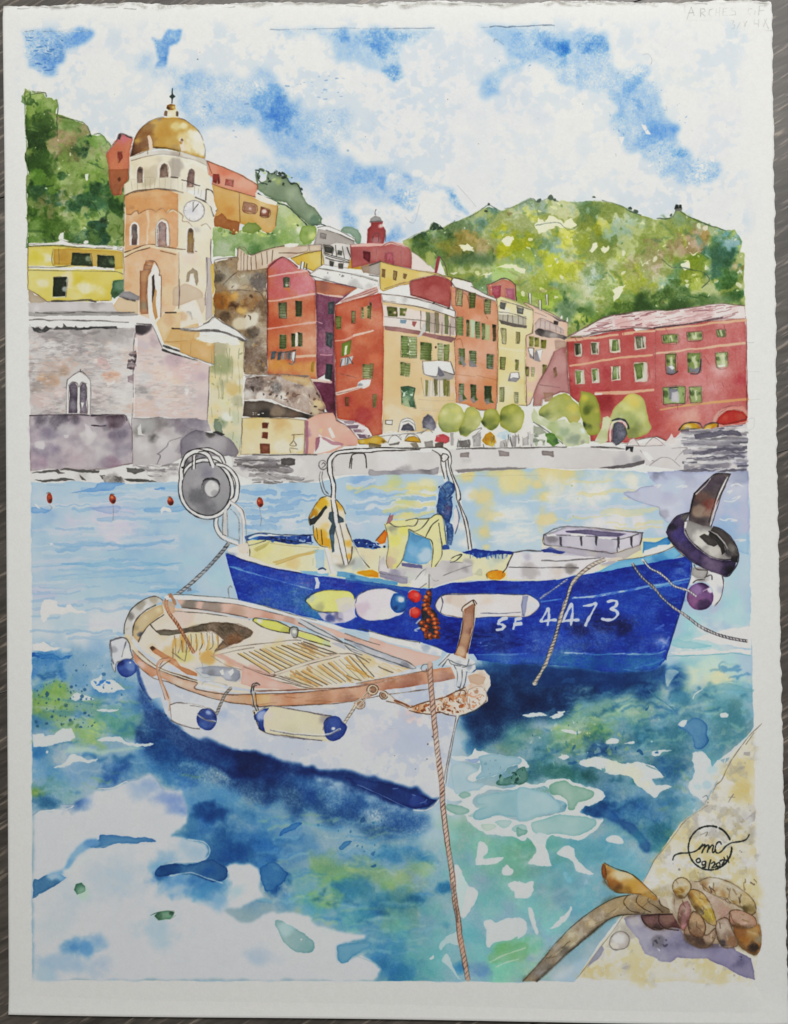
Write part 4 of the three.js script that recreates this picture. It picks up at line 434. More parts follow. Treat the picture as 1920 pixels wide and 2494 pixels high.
  const ch=wash(B3`1003 468 1060 450 1143 418 1200 435 1246 470 1252 605 1190 590 1120 572 1020 560`,'#d0705a',{p:'painted_house',l:'small red roof house with two openings on top of the row',r:1.5});win(ch,B3`1045 480 1130 472 1120 570 1080 580 1055 550`,'#b03546');win(ch,B3`1165 500 1230 502 1238 600 1165 570`,'#bf6a80');ink([B3`1003 468 1060 450 1143 415 1200 432 1248 470`,B3`1003 468 1012 560`,B3`1246 470 1252 605`],2,'#5c4440');dabs(B3`1020 470 1060 460 1060 500 1030 520`,5,{col:[WHITE],size:3});}

// --- pale yellow and pink houses
{const y=wash(B3`1090 620 1085 590 1120 568 1250 612 1405 680 1395 880 1340 905 1335 1300 1345 1500 1200 1490 1085 1620 1082 1535 1092 1420 1098 860`,'#ecdc94',{p:'painted_house',l:'narrow pale yellow house with a grey balcony',r:1.5,v:0.2,e:0.3,b:blobs(B3,'1200 1150 120 #e9d378;1150 1400 80 #ede0a4;1350 720 50 #ece2b0;1180 950 80 #e8d68a;1290 1300 60 #e6cf7c;1150 700 60 #efe8c8')});
  wash(B3`1100 715 1200 725 1345 735 1345 830 1240 810 1100 770`,'#b5ac92',{r:1.5,e:0.4});wash(B3`1098 768 1240 800 1345 820 1340 840 1240 830 1120 800`,'#6b6259',{r:1.5});ink([B3`1120 600 1250 640 1400 685`,B3`1100 660 1110 640`,B3`1140 725 1140 775`,B3`1180 728 1180 785`,B3`1220 730 1222 795`,B3`1270 735 1270 805`,B3`1310 740 1310 815`,B3`1100 700 1240 720 1345 760`],1.6,'#55504a',{a:0.75});
  for(const q of[B3`1122 618 1172 624 1160 680 1120 672`,B3`1258 655 1312 662 1305 715 1258 710`])win(y,q,'#5c605a');
  shutters(y,[[1128,840,1165,970,'#9a9a44'],[1252,870,1284,970,'#9a9448'],[1115,1085,1158,1190,'#93a24c'],[1242,1110,1272,1195,'#8f9444'],[1112,1345,1150,1470,'#86974c'],[1240,1380,1272,1480,'#7d8c40'],[1335,1405,1375,1470,'#7d9038']],B3,'#93984a','#5c5a2c');
  wash(B3`1195 1230 1275 1215 1285 1260 1250 1300 1180 1290`,'#8f8d93',{r:1.5});wash(B3`1205 1215 1275 1212 1280 1262 1230 1255 1200 1270`,'#efefec',{r:1.5,e:0.5,p:'painted_laundry',in:y});bandLine([B3`1115 1005 1200 1020 1330 1035`],6,'#f0e8c4',{a:0.7});ink([B3`1098 900 1094 1400`,B3`1335 920 1320 1300 1330 1480`],1.1,'#a08a50',{a:0.55});
  const p=wash([...B3`1400 680 1310 625 1330 620 1450 670 1560 720 1690 790`,...E1`445 460 445 630 430 690 425 780 270 830 180 1040 60 1240 0 1400`,...B3`1375 1480 1345 1500 1335 1300 1340 905 1395 880`],'#e4bea4',{p:'painted_house',l:'pale pink house with a balcony and hanging laundry',r:1.5,v:0.2,e:0.3,b:[...blobs(B3,'1500 1050 60 #e6c0ac;1380 1250 60 #e8d69a;1420 1000 60 #e6c9a0;1370 1400 50 #e9d890;1480 760 80 #e8c8b4'),...blobs(E1,'300 380 100 #e6c6b4;330 700 60 #c9a490')]});
  wash(B3`1405 820 1450 762 1560 790 1680 850`,'#d9c4b8',{r:1.5});wash(E1`15 480 90 405 240 460 395 560 400 610 250 570 100 545 20 560`,'#cdb5ac',{r:1.5,e:0.5});wash(E1`15 570 60 530 250 575 430 640 430 690 330 660 180 650 30 610`,'#7a706c',{r:2,s:1.2,b:blobs(E1,'80 560 50 #46403e;400 650 40 #4a4240;250 620 60 #a89c96')});
  ink([E1`15 480 90 405 240 460 395 560`,E1`90 405 85 530`,E1`150 440 150 560`,E1`210 460 215 580`,E1`290 490 290 590`,E1`350 530 355 600`,E1`0 250 120 310 250 370 440 450`,E1`20 330 170 380`],1.4,'#6b5c58',{a:0.75});win(p,E1`265 430 325 445 318 490 262 480`,'#4a3f3c');ink([E1`250 370 330 420 420 440`],3,'#4a4540');
  for(const[a,b2] of[[1358,540],[1442,595],[1500,550]]){wash(B3`${a} ${b2} ${a + 20} ${b2} ${a + 22} ${b2 + 90} ${a + 8} ${b2 + 90}`,'#eceae6',{r:1,e:0.4});ink([B3`${a + 22} ${b2} ${a + 24} ${b2 + 95}`,B3`${a} ${b2} ${a + 8} ${b2 + 90}`],1.4,'#56564c');}
  wash(E1`345 400 360 360 380 370 375 410`,'#e8e6e0',{r:1});wash(E1`420 440 430 380 445 400 445 450`,'#e8e6e0',{r:1});
  shutters(p,[[1362,905,1402,998,'#a3a83c'],[1408,920,1450,1000,'#b0b44c'],[1465,935,1508,1010,'#a8ac44'],[1335,1170,1362,1245,'#b5b868'],[1380,1170,1408,1248,'#a8aa5c'],[1475,1150,1510,1245,'#a8a060']],B3,'#a3a83c','#6a6a2c');
  wash(B3`1350 1020 1400 1010 1405 1110 1370 1090`,'#8d8b92',{r:1.5});wash(B3`1352 1010 1400 1012 1398 1100 1365 1060`,'#efefec',{r:1.5,e:0.5,p:'painted_laundry',in:p});wash(B3`1420 1020 1478 1012 1462 1110 1445 1120`,'#efefec',{r:1.5,e:0.5,p:'painted_laundry',in:p});wash(B3`1405 1050 1425 1030 1460 1120 1410 1110`,'#8a8890',{r:1.5,a:0.8});
  const dp=wash(E1`270 830 330 800 425 770 430 900 450 1250 470 1380 400 1360 340 1360 250 1400 120 1450 100 1530 0 1540 0 1400 60 1240 180 1040`,'#bd7d7a',{p:'painted_house',l:'dusky pink side wall beside the long red building',r:1.5,v:0.25,e:0.4,b:blobs(E1,'350 1000 100 #c58a84;150 1300 100 #c08880;400 830 50 #b06a6a;50 1480 70 #b88478')});win(dp,E1`260 1060 290 1035 310 1160 270 1180`,'#9a7050');wash(E1`120 1370 250 1370 240 1480 130 1470`,'#a3765c',{r:2,a:0.8});wash(E1`270 690 420 700 425 775 280 815`,'#b08a74',{r:1.5,a:0.8});ink([E1`275 825 180 1040 60 1240 0 1390`,E1`80 1260 350 1300`,E1`430 700 440 1000 470 1380`],1.5,'#7a4a4c',{a:0.7});}

// --- long red building on the right
{const pts=[...E1`430 690 500 650 700 640 900 600 1278 520`,...B4`380 866 550 840 900 790 1310 755 1325 1000 1332 1400 1330 1580 1320 1660 1150 1680 760 1760 640 1800 560 1760 400 1790 300 1820 0 1800`,...E1`740 1900 600 1500 470 1400 440 1000`];
  const h=wash(pts,'#cc5450',{p:'painted_house',l:'long red building with cream string courses along the right quay',r:1.8,v:0.28,g:0.14,e:0.35,hard:1,b:[...blobs(E1,'480 760 70 #c03c36;650 950 100 #d8756a;900 750 110 #d0605a;1000 1100 120 #bf343a;520 1330 80 #c4403e;800 1280 110 #cf4c4e;900 1500 110 #c04444;1180 950 90 #d4665e;480 1200 50 #b8323a'),...blobs(B4,'100 1000 100 #cc5550;250 1250 120 #c84848;480 1250 80 #d6706c;430 1000 90 #cf5c58;700 900 120 #cc5a52;900 1250 140 #d66a68;1100 1200 130 #db8884;1050 1330 110 #d97a78;1250 1000 110 #c43c3e;1280 1280 60 #c83a40;700 1650 120 #d9685c;850 1600 110 #dc7a66;650 1500 80 #cf5c58;1000 1500 110 #cf5450;100 1500 120 #b23034;520 1700 60 #c53e3e;1000 850 110 #c04440')]});
  const roof=wash([...E1`430 640 520 600 740 480 900 400 1060 350 1278 335`,...B4`210 725 380 695 700 682 900 655 1110 628 1310 650 1322 755 1100 762 900 790 560 835 350 840 200 860 0 885`,...E1`1000 545 800 600 620 630 500 640`],'#ecdcd8',{p:'painted_roof',l:'pale pink tiled roof of the long red building',in:null,r:2,v:0.25,e:0.4,b:blobs(B4,'250 780 100 #dfb0ac;500 770 100 #e6c4c0;900 720 120 #dba8a6;1200 690 90 #e0b4b0')});
  strokes([...E1`520 620 740 490 1000 400 1278 360`,...B4`300 710 700 690 1100 640 1310 655 1310 745 900 780 550 825 250 840 0 870`],260,{col:['#b9807f','#f3efec','#c99896','#9d6266'],len:26,w:1.8,ang:-0.16,jit:0.25,a:0.8,seed:5});
  ink([...[E1`430 640 520 600 740 480 900 400 1060 350`,B4`210 725 380 695 700 682 900 655 1110 628 1310 645`],E1`500 640 620 640 800 600 1000 555 1200 540`,B4`0 885 200 855 430 830 560 838 900 785 1110 745`],1.8,'#6a4848',{a:0.75});ink([B4`540 838 700 815 850 800 1000 770 1120 745`,B4`0 880 60 872`],4,'#4a3438',{a:0.8});
  const B='#f0c79a';bandLine([E1`430 685 560 680 800 650 1100 615`],6,B);bandLine([E1`1165 605 1278 595`,B4`275 885 400 872 545 856`],6,B);bandLine([B4`555 850 750 835 1000 800 1322 768`],6,B);bandLine([E1`475 1015 600 1000 900 945 1278 890`,B4`0 1130 250 1090 520 1066`],6,B);bandLine([B4`555 1055 750 1030 1000 1000 1310 962`],6,'#f3cfa4');bandLine([E1`805 1380 1000 1355 1278 1350`,B4`40 1395 300 1385 528 1362`],6,B);bandLine([B4`590 1530 800 1500 1050 1465 1332 1440`],5,'#efb56c');ink([E1`805 1385 880 1380`],6,WHITE);
  const wlist=[[E1,538,725,618,890,0],[E1,750,715,845,880,0],[E1,985,670,1120,840,1],[E1,545,1078,652,1265,2],[E1,755,1050,845,1240,2],[E1,1005,1025,1125,1215,1],[B4,375,905,460,1020,0],[B4,372,1130,475,1290,2]];
  for(const[t,x0,y0,x1,y1,k] of wlist){const g=(y1 - y0);wash(t`${x0 - 6} ${y0 - 4} ${x1 + 6} ${y0} ${x1 + 12} ${y1} ${x0} ${y1 + 6}`,k===1?'#d9d0b4':'#cfc6b4',{r:2,e:0.4});win(h,t`${x0 + (x1 - x0) * (k === 1 ? 0.3 : 0)} ${y0 + g * 0.05} ${x1 - (x1 - x0) * 0.25} ${y0 + g * 0.03} ${x1 - (x1 - x0) * (k === 2 ? 0.3 : 0.1)} ${y0 + g * 0.8} ${x0 + (x1 - x0) * 0.2} ${y0 + g * 0.9}`,k===0?'#565d3c':'#68853a');ink([t`${x1 - (x1 - x0) * 0.35} ${y0 + g * 0.15} ${x1 - (x1 - x0) * 0.3} ${y0 + g * 0.85}`],2.4,'#eceadf',{straight:1});outline(t`${x0 - 4} ${y0 - 2} ${x1 + 4} ${y0} ${x1 + 8} ${y1} ${x0} ${y1 + 4}`,1,'#7a4a3c',{a:0.5});}
  for(const[x0,y0,x1,y1,c] of[[605,890,740,968,'#7d9444'],[818,865,942,945,'#86984c'],[1068,845,1145,912,'#66783c'],[638,1055,725,1215,'#8a9c54'],[822,1045,935,1215,'#8a9e58'],[1062,1042,1165,1172,'#9aac66'],[612,1335,802,1485,'#93ac62'],[835,1335,938,1475,'#8fa35c']]){const g=y1 - y0;win(h,B4`${x0} ${y0 + 8} ${x1} ${y0} ${x1 + 3} ${y1 - 6} ${x0 + 8} ${y1}`,c,{b:blobs(B4,`${x0 + 16} ${y0 + g * 0.4} ${Math.min(28, g * 0.3)} #4d6630;${x1 - 12} ${y0 + g * 0.4} ${Math.min(24, g * 0.3)} #56703a`)});wash(B4`${x0 + (x1 - x0) * 0.38} ${y0 + g * 0.2} ${x0 + (x1 - x0) * 0.6} ${y0 + g * 0.15} ${x0 + (x1 - x0) * 0.7} ${y0 + g * 0.8} ${x0 + (x1 - x0) * 0.5} ${y0 + g * 0.9} ${x0 + (x1 - x0) * 0.42} ${y0 + g * 0.6}`,'#d9dab8',{r:3,a:0.8});strokes(B4`${x0} ${y0} ${x1} ${y0} ${x1} ${y1} ${x0} ${y1}`,7,{col:['#52692f','#b9c58c'],len:7,w:1.6,ang:1.4,jit:0.3,a:0.7});outline(B4`${x0} ${y0 + 6} ${x1} ${y0 - 2} ${x1 + 4} ${y1 - 6} ${x0 + 8} ${y1 + 2}`,1.1,'#6a4034',{a:0.6});}
  for(const q of[B4`645 1160 690 1150 722 1215 650 1222`,B4`840 1170 880 1190 925 1160 930 1215 850 1220`,B4`665 1350 735 1345 745 1440 670 1450`])wash(q,'#7c7d88',{r:2,b:null});wash(B4`690 1390 740 1370 745 1470 690 1470`,'#c4c0c4',{r:2});wash(B4`655 1170 690 1155 712 1180 690 1200`,'#e0dede',{r:2});wash(B4`1075 1155 1145 1140 1145 1160 1080 1170`,'#efebe2',{r:1.5});ink([B4`645 1225 700 1228 740 1205`,B4`850 1222 920 1215 940 1100`,B4`670 1345 735 1340`],2.4,'#3c3640');
  ink([B4`555 850 550 1100 552 1300 565 1560`,B4`1322 780 1330 1200 1332 1580`],1.6,'#8a3436',{a:0.7});strokes(pts,60,{col:['#b03a3c','#dd8078'],len:16,w:1.4,ang:1.3,jit:0.8,a:0.4});
  wash(B4`1030 1650 1045 1590 1110 1530 1200 1500 1290 1505 1330 1560 1335 1640 1050 1700`,'#e0a08c',{r:2,a:0.8});wash(B4`1065 1650 1090 1590 1150 1545 1220 1530 1290 1545 1332 1590 1320 1620 1240 1640 1130 1662`,'#d6281f',{p:'painted_awning',l:'bright red awning at the far right of the quay',r:2,e:0.4,b:blobs(B4,'1270 1590 50 #cc3a2a;1150 1600 40 #e0402c')});ink([B4`1030 1650 1050 1590 1110 1530 1200 1500 1290 1505 1330 1540`,B4`1060 1630 1090 1570 1160 1520`],1.5,'#7a3a3a',{a:0.7});
  wash(B4`750 1712 780 1670 840 1645 910 1660 945 1690 945 1712 860 1705`,'#e8a818',{p:'painted_parasol',l:'left of two yellow parasols by the red awning',r:1.5,b:blobs(B4,'820 1680 40 #f4d070;920 1690 30 #c07818')});wash(B4`955 1705 975 1672 1030 1650 1075 1652 1080 1680 1000 1705`,'#e0a01c',{p:'painted_parasol',l:'right of two yellow parasols by the red awning',r:1.5,b:blobs(B4,'1000 1680 30 #efc050')});ink([B4`750 1705 790 1655 850 1638 920 1650 950 1700`,B4`955 1700 975 1668 1035 1646 1080 1650 1082 1680`],3,'#3f2c28',{a:0.85});}

// --- church on the left
{const c=region('painted_church',[...B1`245 700 980 690 1180 700 1300 770 1400 960 1680 1080`,...B2`200 800 290 740 440 830 570 940 540 960 540 1200 520 1600 500 1900 0 1940`,...B1`1130 2050 258 2050 255 1590 245 830`],'grey stone church with a twin-arched window and a round yellow apse');
  wash(B1`245 625 440 618 700 612 960 620 990 690 960 700 700 700 245 705`,'#c9c2c0',{r:1.5,e:0.2,b:blobs(B1,'320 670 60 #d6d0d0;800 625 90 #9a9090;600 660 90 #d0c9ca')});wash(B1`245 700 480 698 960 692 1160 706 1190 720 1160 740 960 730 245 735`,'#a8a3a0',{r:1.5,e:0.3,v:0.5});wash(B1`960 640 1010 575 1100 590 1180 600 1180 720 1050 700 990 690`,'#dcc19a',{r:2,e:0.4});wash(B1`1020 560 1050 522 1110 530 1190 566 1185 600 1130 602 1060 580`,'#8f8a8c',{r:1.5,e:0.4});ink([B1`1020 570 1080 590 1150 605`],3.4,'#4a4644');
  wash(B1`248 735 500 740 900 750 1180 730 1290 760 1310 810 1180 800 900 778 500 770 248 770`,'#e2dedb',{r:1.5,e:0.3});wash(B1`250 775 500 780 800 786 1150 806 1150 830 900 822 600 826 250 826`,'#efeeeb',{r:1,e:0.2});
  ink([B1`250 770 350 760 420 772 520 765 700 772 900 775 1100 790`,B1`300 705 480 712 640 702`,B1`705 700 900 708 1150 702`,B1`1170 800 1300 812`],2.6,'#55504d',{a:0.8});
  wash(B1`248 822 500 835 800 830 1150 832 1158 900 1150 1030 1140 1590 800 1582 255 1588 248 1000`,'#cbc3c0',{r:2,v:0.3,e:0.25,g:0.15,b:blobs(B1,'500 900 130 #aca4a2;900 880 140 #aba3a0;380 880 100 #b8b0b0;1080 950 80 #a8a09c;420 1010 90 #dad6d4;560 1000 80 #dcd8d6;700 1010 50 #a49c9e;880 1150 70 #d4b0ac;960 1250 60 #d99a7c;900 1230 50 #dc9c80;450 1260 90 #cda88c;380 1270 60 #d4ab88;540 1210 60 #b49a84;320 1360 70 #b0a39c;350 1450 80 #d0b8b4;500 1400 70 #d6c0bc;850 1400 100 #d2c0bc;980 1480 100 #cdc4c0;1060 1300 70 #cfc0be;450 1550 70 #d8c6c4;330 1120 80 #d4cecb;650 1100 60 #c0b8b4')});
  dabs(B1`255 840 1140 850 1130 1570 255 1570`,50,{col:['#9d9492','#e8e2de','#b59a90','#8d8688'],size:9,wide:2,flat:1,a:0.32,r:9,s:3});
  for(const q of[B1`800 1100 830 1090 840 1130 805 1125`,B1`900 1105 940 1100 970 1130 920 1140`,B1`870 1190 900 1190 890 1218 865 1212`,B1`910 1300 960 1300 990 1275 980 1310 920 1345`])wash(q,'#eee6e2',{r:2,e:0.5});
  wash(B1`250 812 290 845 330 830 360 850 400 815 420 830 460 845 500 815 540 800 570 830 640 835 660 810 700 840 740 818 800 832 900 826 1000 820 1010 845 860 842 700 856 500 850 430 845 390 870 330 880 280 862`,'#3f3e3e',{r:2,s:0.8});for(const x of[285,370,500,680,745])wash(Ov(B1,x,808,32,26),'#efeeeb',{r:2.5,e:0.4});
  dabs(B1`300 855 1150 850 1150 930 300 900`,30,{col:['#8d8686','#a49c9c'],size:9,wide:2,flat:1,a:0.5,r:5,s:1.5});
  ink([B1`252 1140 350 1142 420 1160`,B1`252 1210 480 1210 560 1200`,B1`710 920 740 980 720 1000`,B1`750 1000 790 1020`],1.2,'#867c7c',{a:0.6});
  // right wing with sloping coping
  wash([...B1`1155 815 1300 812 1345 880 1390 1010 1500 1050 1680 1110`,...B2`290 1160 250 1170 245 1400 225 1620 0 1600`,...B1`1145 1595 1150 1100`],'#d9c5c0',{r:1.8,v:0.28,e:0.25,b:[...blobs(B1,'1220 860 60 #6a5a60;1190 840 50 #4a4044;1300 940 80 #b59ca4;1220 1000 70 #cdbcc0;1230 1250 90 #c9c4c4;1400 1200 120 #e2c8b8;1500 1300 130 #e8cdb4;1280 1390 70 #a8a09e;1190 1370 60 #9d9594;1350 1500 110 #d0c5c4;1560 1200 100 #dcbcb8;1450 1110 90 #c9aab0;1600 1480 100 #d8c6c2'),...blobs(B2,'100 1250 100 #d6bcbc;150 1450 100 #cbb8b8;200 1250 60 #c9b0b8')]});
  wash(B1`1160 815 1250 812 1300 812 1280 860 1230 880 1170 880`,'#3d353a',{r:2,s:2,a:0.85});wash([...B1`1262 760 1310 800 1350 880 1400 980 1500 1020 1680 1080`,...B2`100 1080 290 1140 290 1165 100 1110`,...B1`1600 1098 1390 1020 1340 930 1300 812`],'#efeeea',{r:1.5,e:0.3});
  ink([B1`1395 985 1450 1005 1550 1040 1680 1085`,B2`0 1035 100 1080 200 1110 290 1140`,B1`1390 1020 1500 1062 1680 1112`],4.4,'#3a3836',{a:0.85,v:0.7,d:0.12});ink([B1`1300 812 1340 900 1390 1015`],1.6,'#6a6264');wash(Ov(B1,1595,1365,18,45),'#f3efec',{r:1});
  // joint between the two
  ink([B1`1155 880 1140 1000 1150 1100 1135 1250 1140 1420 1125 1590 1130 1800 1135 1960`],2.4,'#5c5052',{d:0.15});dabs(B1`1090 1020 1170 1020 1160 1190 1090 1190`,12,{col:['#57484e','#7b6a6e'],size:8});wash(B1`1095 1240 1145 1230 1140 1310 1095 1300`,'#9d868c',{r:2});wash(B1`1145 920 1175 920 1165 1100 1150 1010`,'#e8e2df',{r:2});wash(B1`1120 1430 1145 1430 1140 1470 1122 1465`,'#efecea',{r:1.5});
  const cw=B1`250 840 1680 1110 1680 1600 255 1585`;for(const[c2,d,a] of[['#9c9494',0.84,0.4],['#d9b4a0',0.9,0.45],['#e9e4e0',0.84,0.5]])lay(box(cw),(q)=>{trace(q,cw);q.fill();},c2,{s:3,r:10,e:0,v:0.5,g:0.3,a,d,clip:[...B1`252 840 1150 840 1300 830 1390 1020 1680 1110 1680 1595 255 1580`]});
  // twin window
  wash(B1`560 1572 570 1320 590 1265 640 1235 685 1212 735 1245 772 1290 770 1578`,'#e4e1de',{r:1.5,e:0.5});win(c,B1`590 1565 592 1340 605 1315 640 1300 662 1340 660 1560`,'#5c5160',{b:blobs(B1,'625 1500 50 #78707c')});win(c,B1`682 1560 686 1340 705 1305 730 1310 742 1350 742 1570`,'#55495a',{b:blobs(B1,'715 1380 50 #453c4a')});wash(B1`668 1330 682 1330 676 1530 662 1530`,WHITE,{r:1});wash(B1`685 1470 715 1470 700 1520`,WHITE,{r:1.5});ink([B1`565 1572 570 1310 600 1260 685 1205 750 1255 775 1310 770 1570`,B1`585 1330 620 1300 660 1310 675 1340 700 1300 740 1310`],2,'#4f4a4a');ink([B1`685 1190 685 1210`],2,'#4f4a4a');
  // lower wall
  wash([...B1`255 1582 500 1575 760 1582 1060 1580 1090 1620 1130 1700 1132 1990 900 2040 700 2045 262 2060`],'#b6aab0',{r:2,v:0.4,g:0.18,e:0.3,p:'painted_wall',l:'purple grey sea wall below the church',b:blobs(B1,'330 1610 90 #6d6470;500 1620 80 #6a606c;640 1600 60 #7a707a;860 1610 80 #76696f;990 1610 80 #67545e;300 1750 80 #a492a0;400 1720 70 #8d8294;440 1830 80 #93859a;350 1900 80 #8f8296;560 1700 90 #c0b8bc;740 1760 70 #cfc8c8;620 1850 100 #c9c0c4;960 1750 70 #84798a;1050 1740 50 #7a7080;860 1850 110 #c4bcbe;900 1680 60 #8d848c;350 1980 90 #b094a4;600 1980 120 #bcaab0;960 2000 90 #a58a9a;1060 1900 70 #c2bac0;340 1830 40 #d4cccf')});
  dabs(B1`262 1620 1130 1620 1120 2030 262 2030`,60,{col:['#857a8a','#dcd6d8','#9d92a0','#70677a'],size:13,wide:1.7,flat:1,a:0.3,r:10,s:4});ink([B1`255 1582 500 1578 640 1574 760 1582`,B1`780 1582 900 1576 1060 1580 1085 1625`,B1`780 1665 860 1672 900 1668`],3,'#4d454e',{a:0.7});
  for(const q of[B1`300 1820 370 1818 370 1870 310 1860`,B1`540 1740 580 1735 575 1770 545 1768`,B1`720 1660 760 1670 800 1760 770 1790 730 1740`])wash(q,'#d6d0d2',{r:3,a:0.8});
  wash([...B1`1132 1600 1400 1600 1680 1610`,...B2`230 1620 260 1720 130 1710 40 1780 0 1900`,...B1`1540 1950 1340 2050 1135 2020`],'#bdb5b6',{r:2,v:0.4,e:0.25,b:[...blobs(B1,'1300 1620 110 #8d8586;1250 1680 80 #a8a6a4;1500 1640 110 #857a84;1200 1730 60 #77756f;1320 1770 60 #6a6866;1250 1850 90 #cfcac9;1420 1820 90 #d0cbcb;1560 1700 90 #8b818b;1450 1920 90 #c4bec0;1600 1850 80 #938a94'),...blobs(B2,'130 1640 90 #8b8290')]});ink([B1`1140 1605 1400 1606 1680 1608`,B1`1350 1910 1420 1850 1450 1800 1560 1760 1600 1710 1680 1690`,B1`1345 1910 1370 1930 1340 2000 1325 2040`],2,'#6b6468',{a:0.7});wash(B1`1180 1690 1210 1640 1220 1740 1250 1760 1180 1750`,'#d8d4d2',{r:2.5});
  // ochre storey under the tower and apse
  wash([...B1`1340 790 1410 705 1600 700 1625 720 1680 760 1700 840 1690 1070 1560 1030 1400 975`,],'#e0b474',{r:2,v:0.3,b:blobs(B1,'1450 760 60 #d9985a;1550 740 60 #e8c08c;1500 900 90 #dca558;1600 980 80 #d69a48;1660 720 40 #ead9bc')});wash([...B2`0 880 120 930 290 950 290 1150 0 1040`],'#dba65c',{r:2,b:blobs(B2,'60 920 60 #e4b878;200 1020 80 #e0b070;240 970 50 #e6cfa0')});
  wash([...B1`1400 960 1460 840 1540 850 1690 860`,...B2`120 900 120 940 0 980`],'#dcae6a',{r:2,a:0.6});ink([B1`1470 840 1560 845 1680 855`,B1`1410 705 1500 702`,B1`1600 700 1630 730 1640 760`],4,'#55483a',{a:0.85});ink([B2`90 960 85 1060`,B1`1400 955 1600 945`],1.4,'#a06a2c',{a:0.7});wash([...B2`0 640 120 600 180 720 200 790 0 840`],'#f2ede2',{r:2,s:1.2,a:0.85,b:blobs(B2,'20 740 50 #dcb48a')});
  wash([...B2`120 940 200 895 380 900 540 950 545 1150 530 1400 522 1900 500 1930 440 1820 340 1740 255 1710 228 1650 245 1400 250 1165 290 1160 290 960`],'#dccfa2',{p:'painted_apse',in:c,r:2,v:0.3,e:0.3,b:blobs(B2,'340 1000 90 #b9b088;460 1050 70 #e6dcb4;360 1150 90 #a9ae7c;490 1200 60 #ede4c0;300 1300 70 #e0cf8c;380 1300 80 #b5b07c;440 1350 60 #d8b86c;490 1450 60 #b8b48c;300 1500 60 #e8d490;370 1480 60 #dcd8ac;470 1600 80 #c4c8a0;330 1650 60 #8fa07c;400 1600 50 #e6e8d8;460 1780 90 #c0c6a0;510 1300 40 #f0ead4;280 1620 50 #e6ca78')});
  wash(B2`300 1600 340 1600 360 1660 370 1730 310 1740 295 1680`,'#7f9078',{r:3});dabs(B2`260 1000 530 1000 520 1850 260 1650`,40,{col:['#f1ecd8','#9da070','#cfae5c','#e2d48c'],size:5,wide:0.6,a:0.6});strokes(B2`260 1000 530 1000 520 1850 260 1650`,22,{col:['#b0ac7c','#8c9068'],len:40,w:2.4,ang:1.5,jit:0.15,a:0.5});
  wash(B2`195 805 240 785 290 740 350 785 440 830 520 885 575 942 540 948 440 900 340 870 190 865 0 850 0 838 140 830`,'#ecebe7',{p:'painted_roof',in:c,r:1.5,e:0.4});ink([B2`195 805 240 785 290 740 360 790 440 830 520 880 572 938`],2,'#4a4644');ink([B2`0 848 120 858 250 855 340 866 440 895 540 945 570 942`],5,'#4d4846',{a:0.85});wash(B2`120 935 180 900 300 890 480 925 520 980 440 990 400 960 300 960 200 955`,'#e6e5dc',{r:3,d:0.3});
  ink([B2`545 950 540 1150 545 1210`,B2`290 960 285 1150`,B2`245 1170 240 1420 225 1620`],1.8,'#5d564c',{a:0.7});ink([B2`540 1640 510 1800 500 1900`,B2`520 1600 530 1900`],1.2,'#8d8b74',{a:0.6});}

